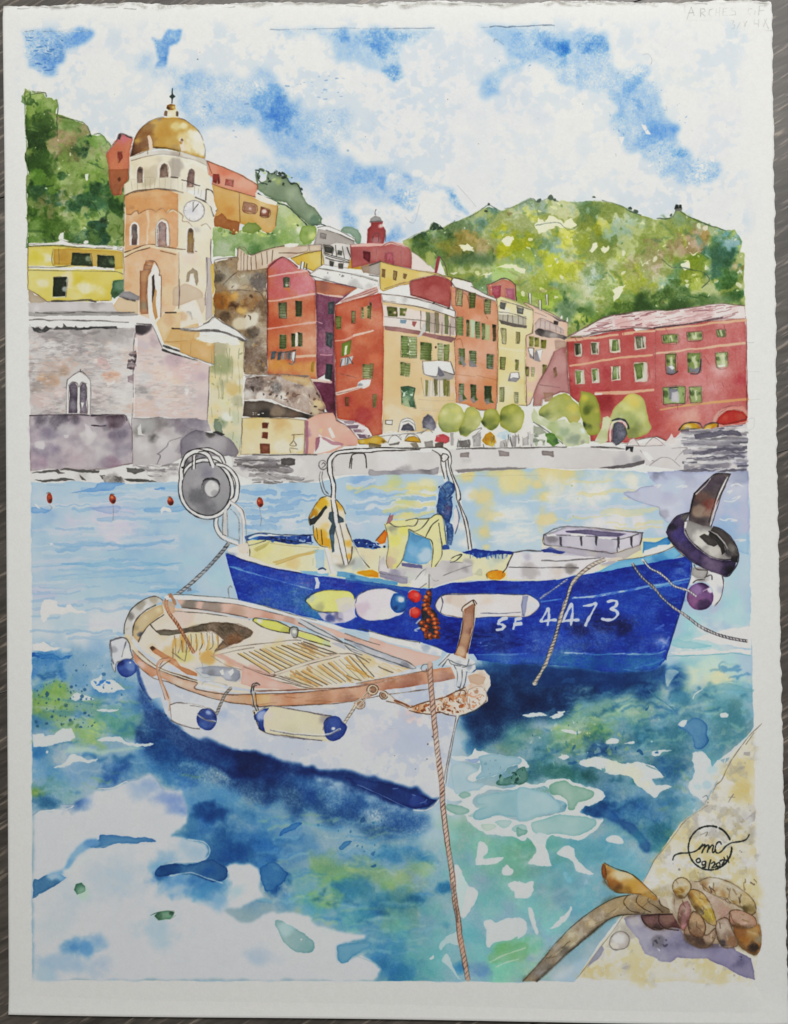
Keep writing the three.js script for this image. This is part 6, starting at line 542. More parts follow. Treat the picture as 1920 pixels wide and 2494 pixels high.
// ---------- water ----------
const seaPts=[...C1`264 335 500 340 640 325 900 345 1100 340 1540 330`,...C2`500 350 900 345 1200 330`,...C3`-220 330 0 285 300 270 600 265 900 268 1300 225 1560 210`,...C4`100 175 400 185 700 195 1000 205 1410 195 1420 700 1430 1450 1445 1900 1445 1930 1400 2010 1250 2184`,...D3`1300 500 1240 680 1180 810 1000 950 900 1090 830 1200 770 1300 640 1510 500 1680 370 1890 350 1905 40 1910`,...D2`1640 1912 1000 1908 300 1906`,...D1`1660 1905 900 1905 203 1900 200 1400 200 700 200 0`];
const sea=wash(seaPts,'#b5d0e2',{p:'painted_sea',l:'blue and turquoise harbour water with white reflections',r:2.2,e:0.2,v:0.22,g:0.12,hard:0.95,asp:1.5,b:[
  ...blobs(C1,'400 450 110 #c9dbe8;650 470 110 #c4d8e8;1000 600 150 #c9c9dc;600 640 130 #cbcddf;1000 720 170 #d3d0de;350 620 90 #a3c5e4;300 720 80 #9dc4e4;450 900 140 #a9cbe4;800 900 150 #b3d2e6;1300 800 160 #9cc4e4;1200 900 150 #a5cae6;1500 700 80 #b9d6e8;400 1150 150 #b0cde4;900 1100 200 #a9cde2;1300 1050 200 #a8cee4;350 1270 130 #bcc6e0;700 1250 140 #b3d3e4;1000 1300 150 #b9d6e6;600 1500 160 #bcd6e4;1000 1450 150 #cdd9e0;350 1600 110 #c8d6e0;900 1550 160 #d5dae0;800 1680 190 #d8dadd;550 1720 140 #d6dade;1500 1250 100 #9fcbe4;1200 1200 120 #aed2e6;330 1850 110 #3f86c8;450 1830 100 #4f92d0;420 1920 120 #6fa8dc;560 1920 100 #3a80c4;700 1880 120 #a9cbe2;850 1870 90 #c3d9e6;380 2050 120 #5f9ed6;700 2020 80 #86b8de;1060 1950 90 #bcd6e6;280 1950 60 #5a9ad8'),
  ...blobs(C2,'650 550 100 #a9cbe6;900 650 120 #b9d3e6;1000 520 110 #a9cdea;750 400 80 #8dbbe4;1000 370 80 #9cc3e6;200 850 120 #a9cfe4;300 750 80 #b9d5e4;150 1000 120 #b4d6e4;400 1150 100 #b0d6e6;1000 690 90 #cfd8e2;600 720 60 #a5cbe6;1600 350 80 #8fb6e0;1560 600 60 #b4d0e6'),
  ...blobs(C3,'100 380 100 #8fb9e2;250 500 130 #a9c9e4;150 420 80 #92bce2;400 330 80 #c9cf88;450 500 90 #d6d47c;600 380 80 #ece4a0;650 520 100 #dbe0dc;300 650 130 #c9d6e4;100 700 100 #ccd8e6;500 620 60 #e4dc8c;700 450 80 #dfe4de;700 340 60 #e6e2b0;1050 450 70 #dbe2e4;1400 300 130 #f0e6a8;1050 250 100 #f3e4a0;1300 230 120 #f3e49c;1400 600 120 #e2e6e2;1500 750 120 #dfe4e0;1350 800 100 #d5e0e4;1000 700 90 #e4e4e0;1000 850 80 #e2e2de;1200 450 80 #f3e2a0;1150 600 70 #f3e6b0;1180 750 70 #f0e0a0;1200 880 50 #f2e6b0;1650 350 60 #f2e2a0;1670 650 50 #f3e6b0;1300 620 60 #f0e8c0'),
  ...blobs(C4,'50 200 110 #f3e4a4;200 200 120 #f0e09c;450 210 120 #e6dfae;30 350 70 #f4e6a4;40 520 50 #f4e2a4;200 350 150 #ecebe2;400 300 150 #ebebe4;600 250 90 #e3e2d4;400 550 130 #e2e0e0;650 520 70 #e4e2e4;800 600 70 #d6d4de;1300 350 110 #a9bcd8;1300 500 110 #9fb8d6;1350 250 80 #9aa4c4;1350 700 90 #a5c4d8;1300 900 110 #a9cbd8;1150 1000 80 #b5d0dc;1300 1100 110 #a3ced4;1050 1250 100 #a4d0d4;1300 1200 100 #b9d8dc;1000 1300 90 #8cc4cc;950 1350 70 #9ccacc;1200 1300 110 #dfe2e2;1350 1300 80 #e3e5e6;1100 1380 110 #b4d6d8;1200 1430 110 #e4e4e2;1000 1420 80 #dfe2e2;1000 1500 110 #9cc8cc;1250 1500 110 #a5cdd0;1150 1580 130 #c0d8cc;1000 1600 100 #cfdcc8;1250 1620 110 #dcddb4;950 1680 90 #d6dcc0;1350 1580 70 #aed0d0;1150 1690 90 #7fb8c4;1350 1700 110 #6fafc4;1250 1770 120 #86bcc8;950 1750 70 #5f9cb8;300 1620 150 #2f6fb0;100 1600 130 #2f68aa;500 1650 140 #3a7cb8;700 1600 130 #2f6298;150 1750 120 #4f8fc0;300 1750 120 #86b4cc;500 1800 140 #a4c6b8;700 1750 120 #b9d2bc;650 1850 130 #c4d6b4;250 1850 120 #9fc0a8;100 1850 100 #7fb0b0;400 1950 130 #b5cc90;200 2000 120 #a9c79c;300 2030 90 #b8c87c;700 2000 110 #4f94b4;600 1950 80 #6fa8bc;850 1850 90 #6fb0bc;900 2000 110 #5f9fb8;350 2100 90 #2f5f9c;100 2050 100 #74a9b4;850 2100 110 #8fbcc0;1250 2000 120 #7fb8cc;1300 1880 110 #7cb5c6;1150 2150 70 #b4d6d8'),
  ...blobs(C3,'1200 2000 130 #1c4a94;1350 1900 130 #205698;1500 1950 150 #1a4884;1450 2050 130 #123a70;1600 2100 130 #2f72ac;1350 2150 110 #2a68a8'),
  ...blobs(D1,'330 120 90 #8fb864;300 220 100 #a3bf6c;500 350 120 #b4cc84;250 300 80 #5f9cc4;420 200 90 #9fc07c;650 130 110 #4f93cc;800 100 90 #5f9ed4;550 200 80 #8db4a0;750 290 110 #6fae9c;850 200 70 #4d8fc8;900 130 60 #7fb0dc;250 500 90 #4f93c4;600 580 150 #a9c8e0;400 560 100 #c6d6e2;900 550 130 #6fa8d4;1100 600 130 #3f84c0;1250 600 110 #4a8cc8;1100 500 70 #86b6dc;700 640 100 #3a70b4;300 620 100 #6fa8c8;280 700 90 #5f9a8c;230 740 45 #8fae48;400 700 100 #7fb0b4;280 800 80 #2f6c98;1000 250 70 #1f4c94;950 380 80 #16387c;1100 400 120 #16387c;1300 450 120 #142f74;1500 540 140 #132d72;1400 620 100 #1c4588;1630 560 110 #132d70;1250 870 150 #3d7cb8;1400 760 150 #5fa0cc;1500 900 150 #5c9bc8;1250 760 110 #74aed6;1600 800 110 #a4cadf;1450 950 120 #a8c8de;1300 960 90 #9cc4e0;1200 1000 110 #3f82b8;1400 1050 150 #2f70b0;1550 1100 130 #1f5fa4;1350 1150 120 #2766ac;1600 1000 110 #4d90c4;1150 1220 130 #1f5ca0;1350 1250 100 #1f58a0;1050 1220 70 #174a88;1250 1330 120 #3f86bc;1350 1400 100 #5f9cc8;1500 1270 90 #b4d4de;1550 1350 80 #c4dbe2;1300 850 70 #1f5a9c;1350 860 60 #245c9c'),
  ...blobs(D2,'100 620 120 #173a82;300 650 140 #16387c;600 680 140 #143478;300 740 110 #245a9c;700 820 140 #1c4c94;850 900 100 #1a4488;950 930 60 #1c4a8c;500 800 110 #2a66a8;100 780 110 #7fb4d8;300 850 110 #8fbcdc;450 920 120 #a9cbdc;200 1000 110 #8fbcde;600 950 120 #a4c8dc;800 1050 130 #b0cfd8;950 1000 100 #b5d2da;1050 900 80 #bfd8de;1100 1050 80 #b4d4d8;250 950 60 #5f9cd0;50 1050 90 #3c86c8;350 1100 130 #74acd8;600 1100 120 #6fa8d0;250 1400 110 #5f9ec8;450 1200 120 #9cbc8c;600 1250 130 #a9c088;750 1230 110 #94b48c;550 1350 110 #4f90b4;850 1300 110 #b4c488;1000 1200 100 #a8c49c;850 1130 80 #4f94bc;1050 1140 70 #3f88b8;900 1400 90 #6fa4b4;750 1480 130 #3f86bc;400 1420 90 #b8c48c;350 1480 100 #74acc4;550 1500 110 #5f9fc0;1100 1450 100 #86b8bc;1000 1400 80 #2f76b0;1190 1330 45 #2f7ab8;700 1600 130 #8fbcc4;900 1580 130 #86b9c0;1000 1650 120 #94c0c8;850 1750 140 #5f9fc0;620 1700 90 #4f94c0;1050 1780 120 #7fb4bc;900 1860 110 #4088bc;1100 1850 100 #6fb0b8;800 1800 70 #3f84b4;1180 1560 50 #4f94b0;100 1250 110 #1f62ac;150 1330 70 #1f5aa4;50 1180 60 #3f88c8;1300 950 110 #94bca8;1250 1050 90 #9cc0b8;1450 1100 130 #9ac2b0;1600 1050 110 #94bcb0;1300 1250 80 #8fbcb8;1550 1350 130 #a0c6c4;1600 1200 110 #94bfb4;1450 1400 110 #8cbcc0;1350 1600 90 #74b0bc;1550 1650 90 #8fbfb0;1400 1750 90 #a9ccd0;1600 1720 80 #88b87c;1550 1850 120 #9cc8b4;1400 1850 60 #94aed4;1290 1820 50 #4f94c8;1450 1480 80 #b4d2d4;1300 640 90 #aac9d8;1450 580 90 #a8c9d4;1600 780 90 #9cc4c4;1450 870 110 #a4c8c4;1500 100 130 #1c4c94;1600 50 90 #123a78;1400 200 110 #3f80b8;1550 250 110 #5f9cc4;1350 300 90 #3f7fb0;1450 400 110 #6fa8cc;1600 380 100 #88b8b4;1350 450 60 #3f82b8;1650 300 80 #8fb89c;1580 160 60 #4f92c8'),
  ...blobs(D3,'540 490 80 #1f4f94;650 440 90 #5f94ac;350 440 90 #b4c490;150 500 70 #6fa4b8;100 620 90 #3c7a8c;300 600 100 #4a8a88;600 580 80 #8fb4ac;850 520 100 #7fa8b8;950 600 90 #3a76ac;1000 480 100 #5f9ab4;100 740 100 #a9cbd8;650 850 110 #3f7db4;500 860 80 #1f5a9c;850 820 100 #a3c4d8;950 780 90 #5f98c0;800 960 110 #4b8ab8;900 1010 90 #2f7490;700 950 110 #6fa8c8;550 1050 130 #7fb4cc;400 1100 130 #86b8cc;850 1080 70 #3f86a0;600 1150 120 #74aecc;700 1250 100 #86b9d0;50 850 80 #a9cbc8;400 930 120 #9cc4c4;150 1050 120 #8fbfbc;30 1100 80 #8cb8a4;250 1250 140 #94c2cc;400 1400 110 #8fc0cc;150 1450 120 #a3cccc;50 1700 90 #8fc0a4;100 1820 90 #a3ccb4;250 1550 100 #a4ccc8;450 1620 110 #a8cde0;350 1750 100 #b4d4e6;250 1850 80 #cfdfe8;500 1550 60 #b4d0e0;420 640 60 #3f7c78;760 680 80 #5f9ea4')]});
// second, deeper layers
const deep=(p,c,o)=>wash(p,c,{c:1,keep:seaPts,iso:1,s:11,r:20,e:0,v:0.6,g:0.22,nz:1.4,hard:0.8,...o});
deep(PX`80 1585 330 1600 420 1800 700 1960 1000 2040 1010 2130 720 2120 660 2210 520 2190 480 2130 470 1980 430 1900 250 1890 170 1940 80 1960`,'#a3c6e0',{m:'g',a:0.55,d:0.3,b:blobs(PX,'560 2010 110 #86b0d8;660 2120 70 #8fb8dc;300 1840 80 #9cc0dc;120 1680 60 #b8d0b0;480 1920 70 #8fb4d8')});
deep(PX`1110 2020 1250 2030 1500 2030 1600 2060 1640 1960 1700 1990 1600 2130 1480 2260 1250 2386 870 2386 900 2300 760 2230 700 2160 760 2120 1000 2150 1070 2090`,'#abcfcb',{m:'g',a:0.65,d:0.2,b:blobs(PX,'1000 2200 90 #a3c8d4;900 2330 90 #a0c8dc;1250 2120 90 #b0d0c0;1400 2200 110 #a9ccd0')});
deep(PX`1190 1680 1500 1700 1640 1690 1830 1720 1830 1790 1700 1930 1600 2060 1480 2000 1300 1950 1160 1850 1180 1760`,'#8cb8c4',{m:'g',a:0.6,d:0.35,b:blobs(PX,'1450 1850 70 #6f9cb8;1330 1870 60 #7fb0a8;1600 1850 90 #86b4cc;1380 1780 70 #a8c8a8;1560 1960 80 #5f94bc')});
deep(PX`1130 1660 1330 1640 1640 1635 1600 1680 1450 1700 1330 1740 1220 1790 1160 1800`,'#1d4e92',{a:0.85,v:0.5,b:blobs(PX,'1400 1670 60 #143a74;1200 1740 60 #1f5898;1560 1660 50 #174480')});
deep(PX`345 1690 430 1790 560 1850 760 1900 900 1955 1050 2000 1000 2045 860 2015 700 1975 560 1930 430 1880 360 1810`,'#1d4c96',{a:0.85,b:blobs(PX,'640 1920 70 #16397c;900 2000 60 #1d4a8c;450 1840 60 #215aa4')});
strokes(PX`1130 1640 1830 1640 1800 1800 1600 2060 1160 1900`,130,{col:['#1f5a94','#3f86a8','#2a6a8c','#cfdcc8','#8fb48c'],len:34,w:7,ang:-0.1,jit:0.8,bend:0.6,a:0.4,r:12,s:2,seed:31});
strokes(PX`80 1600 420 1800 1000 2050 1000 2300 700 2150 460 2000 80 1950`,110,{col:['#1f5ca4','#5f9ccc','#b9d4e4','#2f74b4'],len:40,w:8,ang:0.1,jit:0.7,bend:0.6,a:0.38,r:12,s:2.2,seed:32});
deep(PX`60 1640 340 1640 420 1800 1050 2040 1120 1960 1180 1700 1840 1690 1860 2000 1250 2400 60 2400`,'#aab4ae',{m:'g',a:0.6,s:6,v:0.5,d:0.1});
deep(PX`1090 2010 1250 2030 1500 2060 1640 1980 1690 2000 1580 2130 1470 2260 1240 2400 860 2400 900 2300 780 2230 720 2160 800 2100`,'#8fb0b0',{m:'g',a:0.26,v:0.6,d:0.15,b:blobs(PX,'1000 2180 80 #a4a878;1280 2100 90 #8fb09c;900 2330 80 #7fa8c0;1420 2180 80 #86a8b4')});
deep(PX`1180 1700 1640 1690 1830 1730 1820 1800 1680 1950 1600 2040 1300 1980 1170 1850`,'#7f9c98',{m:'g',a:0.36,v:0.8,d:0.35});
deep(PX`1120 1660 1220 1630 1400 1650 1440 1690 1360 1720 1270 1760 1200 1800 1150 1780`,'#14366c',{a:0.85,v:0.6});
// fine broken strokes that follow the swell
strokes(C1`268 340 1540 340 1500 1250 1100 1700 270 1750`,120,{col:['#e3e8ec','#8fbde2','#a0c6e4','#d9dbe6'],len:95,w:6,ang:-0.03,jit:0.08,a:0.5,s:1.2,r:4,seed:3});
strokes(C2`500 380 1250 380 1160 760 620 760`,40,{col:['#eceff1','#86b4e2','#a9cbe6'],len:70,w:8,ang:-0.03,jit:0.1,a:0.6,r:5,seed:4});
strokes(C3`0 320 780 330 780 620 0 680`,34,{col:['#eef0f0','#86b4e0','#e9dd8c'],len:80,w:8,ang:-0.06,jit:0.1,a:0.6,r:5,seed:6});
strokes(C4`20 240 900 240 820 620 20 560`,24,{col:['#f1f0ec','#d3d3da','#f2e8b4'],len:90,w:7,ang:-0.03,jit:0.08,a:0.6,r:5,seed:8});
strokes(D1`210 20 900 60 1300 620 1000 700 210 820`,90,{col:['#2f6fb4','#7fb2d8','#cfdde6','#3f88c4','#86b06c'],len:50,w:5,ang:0.05,jit:0.3,a:0.35,r:7,s:1.5,seed:9});
strokes(D2`0 800 1100 950 1150 1700 800 1850 0 1450`,130,{col:['#3f86c0','#8fbcd4','#b4d0c8','#5f9fc4','#a9c08c'],len:60,w:6,ang:-0.04,jit:0.2,a:0.32,r:7,s:1.6,seed:10});
strokes(C4`0 1600 1440 1500 1440 1900 1200 2150 0 2184`,150,{col:['#2f6cac','#7fb2c4','#c4d8bc','#5f9cb4','#dfe4c8'],len:46,w:6,ang:-0.1,jit:0.5,a:0.35,r:8,s:1.4,seed:11});
strokes(D3`20 700 700 800 760 1200 400 1700 20 1850`,60,{col:['#a9ccd0','#7fb4c0','#cfe0e0'],len:60,w:8,ang:-0.3,jit:0.6,a:0.3,r:8,s:2,seed:12});
// crisp darker and lighter shapes
const P=(p,c,o={})=>wash(p,p[0][1]>1620?mixed(c,'#5f8288',0.2):c,{r:3,e:0.5,v:0.3,c:1,...o});
const foam=(p,o={})=>P(p,'#ecebe9',{r:4,s:1.1,e:0.5,v:0.1,g:0.03,p:'painted_reflection',in:sea,...o});
P(C1`600 415 700 405 800 370 830 340 980 340 1080 345 1000 375 970 400 900 415 720 420`,'#7fb0e0',{a:0.85});P(C1`1320 385 1410 380 1410 395 1330 396`,'#86b8e4');P(C1`265 540 330 545 440 570 380 595 290 600 265 590`,'#86b4e0',{c:0,keep:seaPts,a:0.8});P(C1`1240 560 1360 545 1530 525 1600 540 1530 580 1400 590 1250 590`,'#8fbde4',{a:0.7});P(C1`760 545 1020 535 1000 590 940 600 800 565`,'#93abd6',{a:0.7,d:0.25});
P(C1`420 860 700 840 1000 860 1300 840 1500 820 1440 850 1200 880 900 880 600 875`,'#8fbce0',{a:0.45});P(C1`550 1030 850 1015 1100 1010 1500 1020 1520 1035 1000 1050 600 1050`,'#8fc0de',{a:0.5});P(C1`390 1140 700 1110 1000 1085 1400 1070 1300 1120 900 1150 500 1170`,'#9cc4dc',{a:0.5});P(C1`1270 1260 1480 1240 1680 1250 1680 1275 1400 1280`,'#7fb4dc',{a:0.6});
foam(C1`345 1400 380 1345 430 1335 480 1345 500 1375 560 1390 580 1370 605 1365 650 1400 735 1435 720 1450 600 1435 550 1455 440 1450 400 1510 375 1530 345 1450`,{l:'white cloud-shaped reflection at the left'});foam(C1`275 1720 380 1700 430 1735 530 1755 480 1770 340 1772 275 1770`,{c:0,keep:seaPts,r:4});foam(C1`300 515 345 545 300 540`,{p:null});wash(C1`420 850 450 845 460 865 430 868`,'#eceef0');
P(C1`270 1780 400 1800 500 1830 560 1820 640 1805 600 1840 500 1860 400 1850 275 1830`,'#2f78c0',{c:0,keep:seaPts,d:0.3,r:5});P(C1`300 1960 400 1950 500 1940 550 1960 480 2000 380 2010`,'#2a70b8',{d:0.25,r:6,s:2});
foam(C1`790 2010 880 1970 870 2030 950 2020 1050 2090 1060 2110 900 2120 800 2090 770 2040`,{r:5});dabs(C1`800 2020 950 2020 940 2060 820 2070`,12,{col:['#4a8cd0'],size:5});foam(D1`455 130 490 125 580 155 580 165 480 165 445 155`,{p:null});foam(D1`610 218 720 212 725 222 640 235`,{p:null});
foam(D1`203 370 270 365 280 385 330 375 390 345 440 340 470 395 440 425 360 430 300 460 203 465`,{c:0,keep:seaPts,l:'white foam patch at the left edge'});foam(D1`600 425 660 400 740 398 800 435 930 435 930 452 800 450 730 430`);foam(D1`330 575 400 550 440 515 500 515 560 530 615 520 560 550 480 550 360 580`);wash(Ov(D1,292,488,9),'#e4e8ea',{r:1});
wash(D1`440 455 620 470 940 465 800 490 500 490 400 480`,'#b9d0bc',{s:2,r:5,a:0.7});
// the pale cloud reflection lower left
const cloudPts=D1`203 880 250 848 330 845 400 825 460 820 530 770 600 720 680 705 760 680 850 665 930 630 970 660 1000 710 1050 730 1130 735 1160 830 1155 930 1090 980 1060 1010 1180 1030 1230 1035 1280 1050 1300 1110 1280 1160 1180 1180 1030 1185 960 1240 1000 1260 1180 1240 1300 1290 1420 1260 1390 1210 1440 1180 1560 1170 1610 1200 1620 1330 1640 1380 1500 1450 1380 1470 1480 1530 1560 1545 1640 1490`.concat(D2`100 1475 240 1480 320 1490 400 1560 520 1600 690 1620 685 1650 560 1670 510 1690 515 1780 560 1795 620 1750 660 1750 720 1780 785 1830 770 1880 740 1908`,D1`1600 1902 900 1904 203 1900`);
const cl=wash(cloudPts,'#dcdfe3',{p:'painted_reflection',l:'large pale cloud reflection at the lower left',in:sea,r:4,s:3,v:0.2,g:0.08,e:0.1,hard:1.3,asp:1.4,b:blobs(D1,'900 690 80 #8fb0dc;860 720 80 #a9c4e4;1060 790 80 #7f9cd4;1000 760 60 #a4bce4;1120 850 50 #7294cc;480 800 70 #2a56a0;540 780 60 #6f94cc;1150 1080 90 #b4cfe2;1220 1110 90 #a9c6da;1000 1150 90 #86b4d8;950 1200 60 #5f9cc8;1200 1290 120 #2f70b4;1000 1260 60 #1f5a9c;1050 1300 90 #4f8cc4;1320 1330 90 #3f82b8;1250 1370 80 #4a90c0;1080 1350 80 #b4d0e4;950 1290 50 #4f86c0;1380 1400 70 #86b4d4;700 1250 180 #bcd2e2;500 1380 200 #c6d6e2;1000 1600 120 #b4ccda;300 1550 150 #ccd8e0;300 1830 120 #9cbeda;480 1810 110 #a4c2dc;600 1800 80 #b8cce0;520 1690 90 #5f98c8;460 1700 60 #3f7cb8;600 1655 60 #86b0d4;260 1880 70 #b0ccdc;1600 1760 80 #b0cae0;340 1240 60 #d0dce4;800 1080 100 #d8dfe6;1480 1350 60 #b4d2dc').concat(blobs(D2,'60 1740 90 #c4d2e2;150 1780 60 #ccd6e0;330 1560 60 #d6dede;480 1580 60 #cddcdc;250 1690 60 #d0dcdc'))});
P(D1`203 880 250 850 330 845 400 850 460 820 455 835 380 855 260 860`,'#f0efed',{c:0,keep:seaPts,e:0.2});ink([D1`203 880 250 846 320 842 370 820 460 818`,D1`610 712 680 702 760 672 850 660 930 628 975 665 1010 715 1080 725`],1.6,'#6f88a8',{a:0.6});ink([D1`610 715 700 710 770 675 790 672`,D1`380 822 460 822`],3,'#f0efee',{a:0.9});
P(D1`550 1085 610 1030 620 995 720 1005 800 1015 900 1020 950 1030 955 1045 850 1055 720 1060 640 1075`,'#4a86bc',{e:0.35,p:'painted_wave',in:sea});ink([D1`560 1090 700 1065 850 1062 950 1055 970 1040 950 1025 800 1008 640 990`],1.5,'#a9a9b4',{a:0.55});
wash(D1`400 1210 420 1150 460 1080 530 1035 600 1020 610 1050 560 1085 480 1130 430 1190`,'#86b2d0',{s:2,r:4,b:blobs(D1,'570 1050 40 #5f94c4;430 1170 40 #6fa4cc')});wash(D1`300 1240 380 1220 480 1130 440 1200 400 1230 380 1260 320 1270`,'#86b4d4',{s:2,r:4,a:0.8});
P(D1`203 1270 240 1270 330 1230 380 1250 410 1270 370 1300 290 1340 203 1390`,'#2f6ba4',{c:0,keep:seaPts,e:0.4,p:'painted_wave',in:sea,b:blobs(D1,'380 1260 40 #6fa0c4;330 1240 40 #8fb4d0')});ink([D1`205 1390 290 1345 380 1305 420 1270 385 1240`],2,'#a4a8b4',{a:0.5});foam(D1`385 1215 420 1210 480 1150 620 1090 560 1130 480 1190 420 1240`,{p:null,s:2});
P(D1`960 1240 990 1200 1040 1185 1150 1185 1280 1165 1330 1160 1400 1210 1410 1260 1380 1285 1300 1285 1180 1245 1060 1250 980 1260`,'#235d9e',{e:0.4,b:blobs(D1,'1300 1220 70 #1f5aa0;1050 1220 60 #1a4f8c')});ink([D1`1000 1190 1100 1170 1240 1165 1295 1130 1300 1080 1260 1045 1170 1030`],3,'#dfe4e8',{a:0.8});ink([D1`1060 1255 1180 1238 1290 1270 1380 1300`],3.4,'#c9d9e4',{a:0.8});
wash(D1`460 1345 470 1310 505 1298 530 1320 530 1350 480 1370`,'#4f7d66',{r:2,e:0.5,p:'painted_leaf',in:sea,l:'small green reflection below the blue streak'});wash(Ov(D1,515,1365,36,42),'#a8c8ae',{s:4,a:0.6});wash(D1`955 1505 985 1480 1040 1472 1085 1478 1080 1500 1060 1525 985 1532`,'#6a9478',{r:1.5,e:0.6,p:'painted_leaf',in:sea,l:'dark green leaf-shaped reflection',b:blobs(D1,'985 1500 30 #4a7058;1060 1485 20 #3f5f4c')});ink([D1`935 1500 985 1482 1085 1475`,D1`1060 1525 1095 1500`],1.3,'#3f5f50');
// waterline of pale area and splashes in the middle
P(D2`130 1538 180 1540 250 1570 320 1620 375 1665 375 1700 360 1735 290 1735 230 1720 180 1660 150 1590`,'#7fa8a8',{e:0.45,p:'painted_leaf',in:sea,l:'grey green leaf-shaped reflection near the bottom',b:blobs(D2,'330 1690 60 #6f9c9c;180 1580 50 #8cb4b8')});wash(Ov(D2,292,1650,6),'#f0efee',{r:0.5});
P(D2`515 1690 600 1670 720 1665 710 1700 640 1740 600 1760 560 1795 520 1775`,'#5f9cbc',{e:0.4,s:1});ink([D2`620 1750 720 1785 785 1830 755 1900`,D2`510 1690 600 1672 700 1665`],1.4,'#7d9ca8',{a:0.6});
for(const[p,c] of[[D2`160 990 200 950 280 920 290 940 230 980 170 1010`,'#3f86c8'],[D2`530 1080 560 1050 610 1040 580 1080 540 1100`,'#3f84bc'],[D2`720 1195 745 1180 755 1200 730 1210`,'#3a78a8'],[D2`650 910 665 890 680 910 660 925`,'#2a6098'],[D2`725 1110 740 1090 745 1125`,'#3f80b0'],[D2`40 1210 120 1170 200 1230 215 1260 120 1350 60 1340`,'#1f66b0']])P(p,c,{r:4,a:0.85});
spatter(D2`330 860 820 900 820 1200 400 1100`,46,3,'#4a88ac');spatter(D1`210 60 560 60 600 340 210 340`,70,3.2,'#3f6f94');spatter(D1`1000 480 1240 480 1240 640 1040 620`,50,1.6,'#2f6ca8');spatter(D3`20 240 500 240 500 600 20 600`,60,1.6,'#5f8f98');spatter(D3`20 240 900 200 900 600 20 600`,40,2,'#dfe6e2');
spatter(C1`280 1830 650 1830 600 2100 280 2100`,50,2,'#3f7cb4');spatter(C1`560 1900 1100 1850 1060 2150 560 2180`,24,3,'#4a7fa8');
dabs(D1`210 60 480 120 640 420 210 340`,22,{col:['#6f9a48','#8fb060','#4f7d58'],size:6,a:0.5,s:1.5});
// foam rings to the right of the bow
for(const p of[D2`1225 500 1280 510 1340 515 1365 480 1375 465 1400 485 1480 500 1560 510 1640 515 1681 535 1681 590 1640 575 1580 590 1560 620 1490 640 1380 660 1350 670 1320 660 1350 630 1390 600 1395 560 1360 560 1340 555 1240 525`,D2`1190 700 1260 740 1320 735 1390 735 1450 700 1540 710 1681 680 1681 720 1560 720 1440 740 1370 790 1370 830 1420 830 1350 870 1330 890 1500 890 1560 900 1660 930 1681 940 1681 1035 1600 1010 1500 1000 1400 980 1330 920 1290 880 1200 875 1190 820 1250 820 1280 800 1190 790`,D3`0 690 60 675 160 680 200 660 250 652 320 655 350 680 430 700 500 720 550 770 500 800 420 830 400 860 480 895 540 900 500 960 440 1000 380 1030 300 1015 240 1000 190 1005 180 1080 210 1190 130 1190 60 1170 110 1100 90 1040 0 1000 0 920 60 930 130 890 200 870 280 870 300 840 290 800 220 760 180 700 100 712 0 722`,D3`0 515 50 535 80 580 50 590 0 580`])foam(p,{r:4,e:0.35});
for(const[p,c] of[[D2`1225 575 1290 560 1350 580 1380 610 1320 650 1340 680 1420 690 1400 720 1300 740 1240 735 1222 640`,'#aac8d6'],[D2`1390 520 1480 500 1560 515 1650 530 1640 560 1570 580 1540 620 1440 640 1370 655 1400 610 1410 560`,'#a4c4d0'],[D2`1510 660 1580 630 1620 600 1681 580 1681 680 1580 690 1510 690`,'#4f8478'],[D2`1265 755 1300 735 1340 750 1335 770 1290 775`,'#9cc0b4'],[D2`1380 770 1440 745 1560 735 1681 720 1681 890 1600 895 1500 885 1400 910 1350 890 1380 850 1450 825 1380 820`,'#a2c6cc'],[D2`1195 820 1280 815 1330 840 1320 860 1240 870 1195 850`,'#94bcae'],[D2`1490 918 1590 915 1590 940 1560 965 1520 950`,'#b8d0cc'],[D2`1605 955 1681 945 1681 990 1610 990`,'#b0ccc8'],[D2`1410 930 1480 935 1500 960 1440 975 1405 955`,'#c9d6c8'],[D2`1300 540 1390 525 1370 560 1320 550`,'#b4c0dc'],[D3`205 690 300 670 350 700 420 710 470 730 480 760 440 790 380 800 350 840 320 840 300 780 220 750`,'#86b49c'],[D3`0 725 100 715 180 745 250 790 270 840 240 870 120 885 60 910 0 905`,'#a4c8d0'],[D3`90 930 150 900 280 870 400 880 480 900 490 940 440 990 360 1000 250 990 130 1000`,'#9cc4c2'],[D3`0 950 60 975 50 1000 0 1010`,'#94bcae'],[D3`95 1010 150 990 190 1000 180 1060 130 1050`,'#d6dcdc']])P(p,c,{e:0.5,v:0.35});
dabs(D2`1520 610 1681 580 1681 680 1520 690`,20,{col:['#2f5f58','#7fa89c'],size:4});dabs(D2`1390 540 1560 530 1540 610 1400 640`,16,{col:['#86a8b4'],size:3});
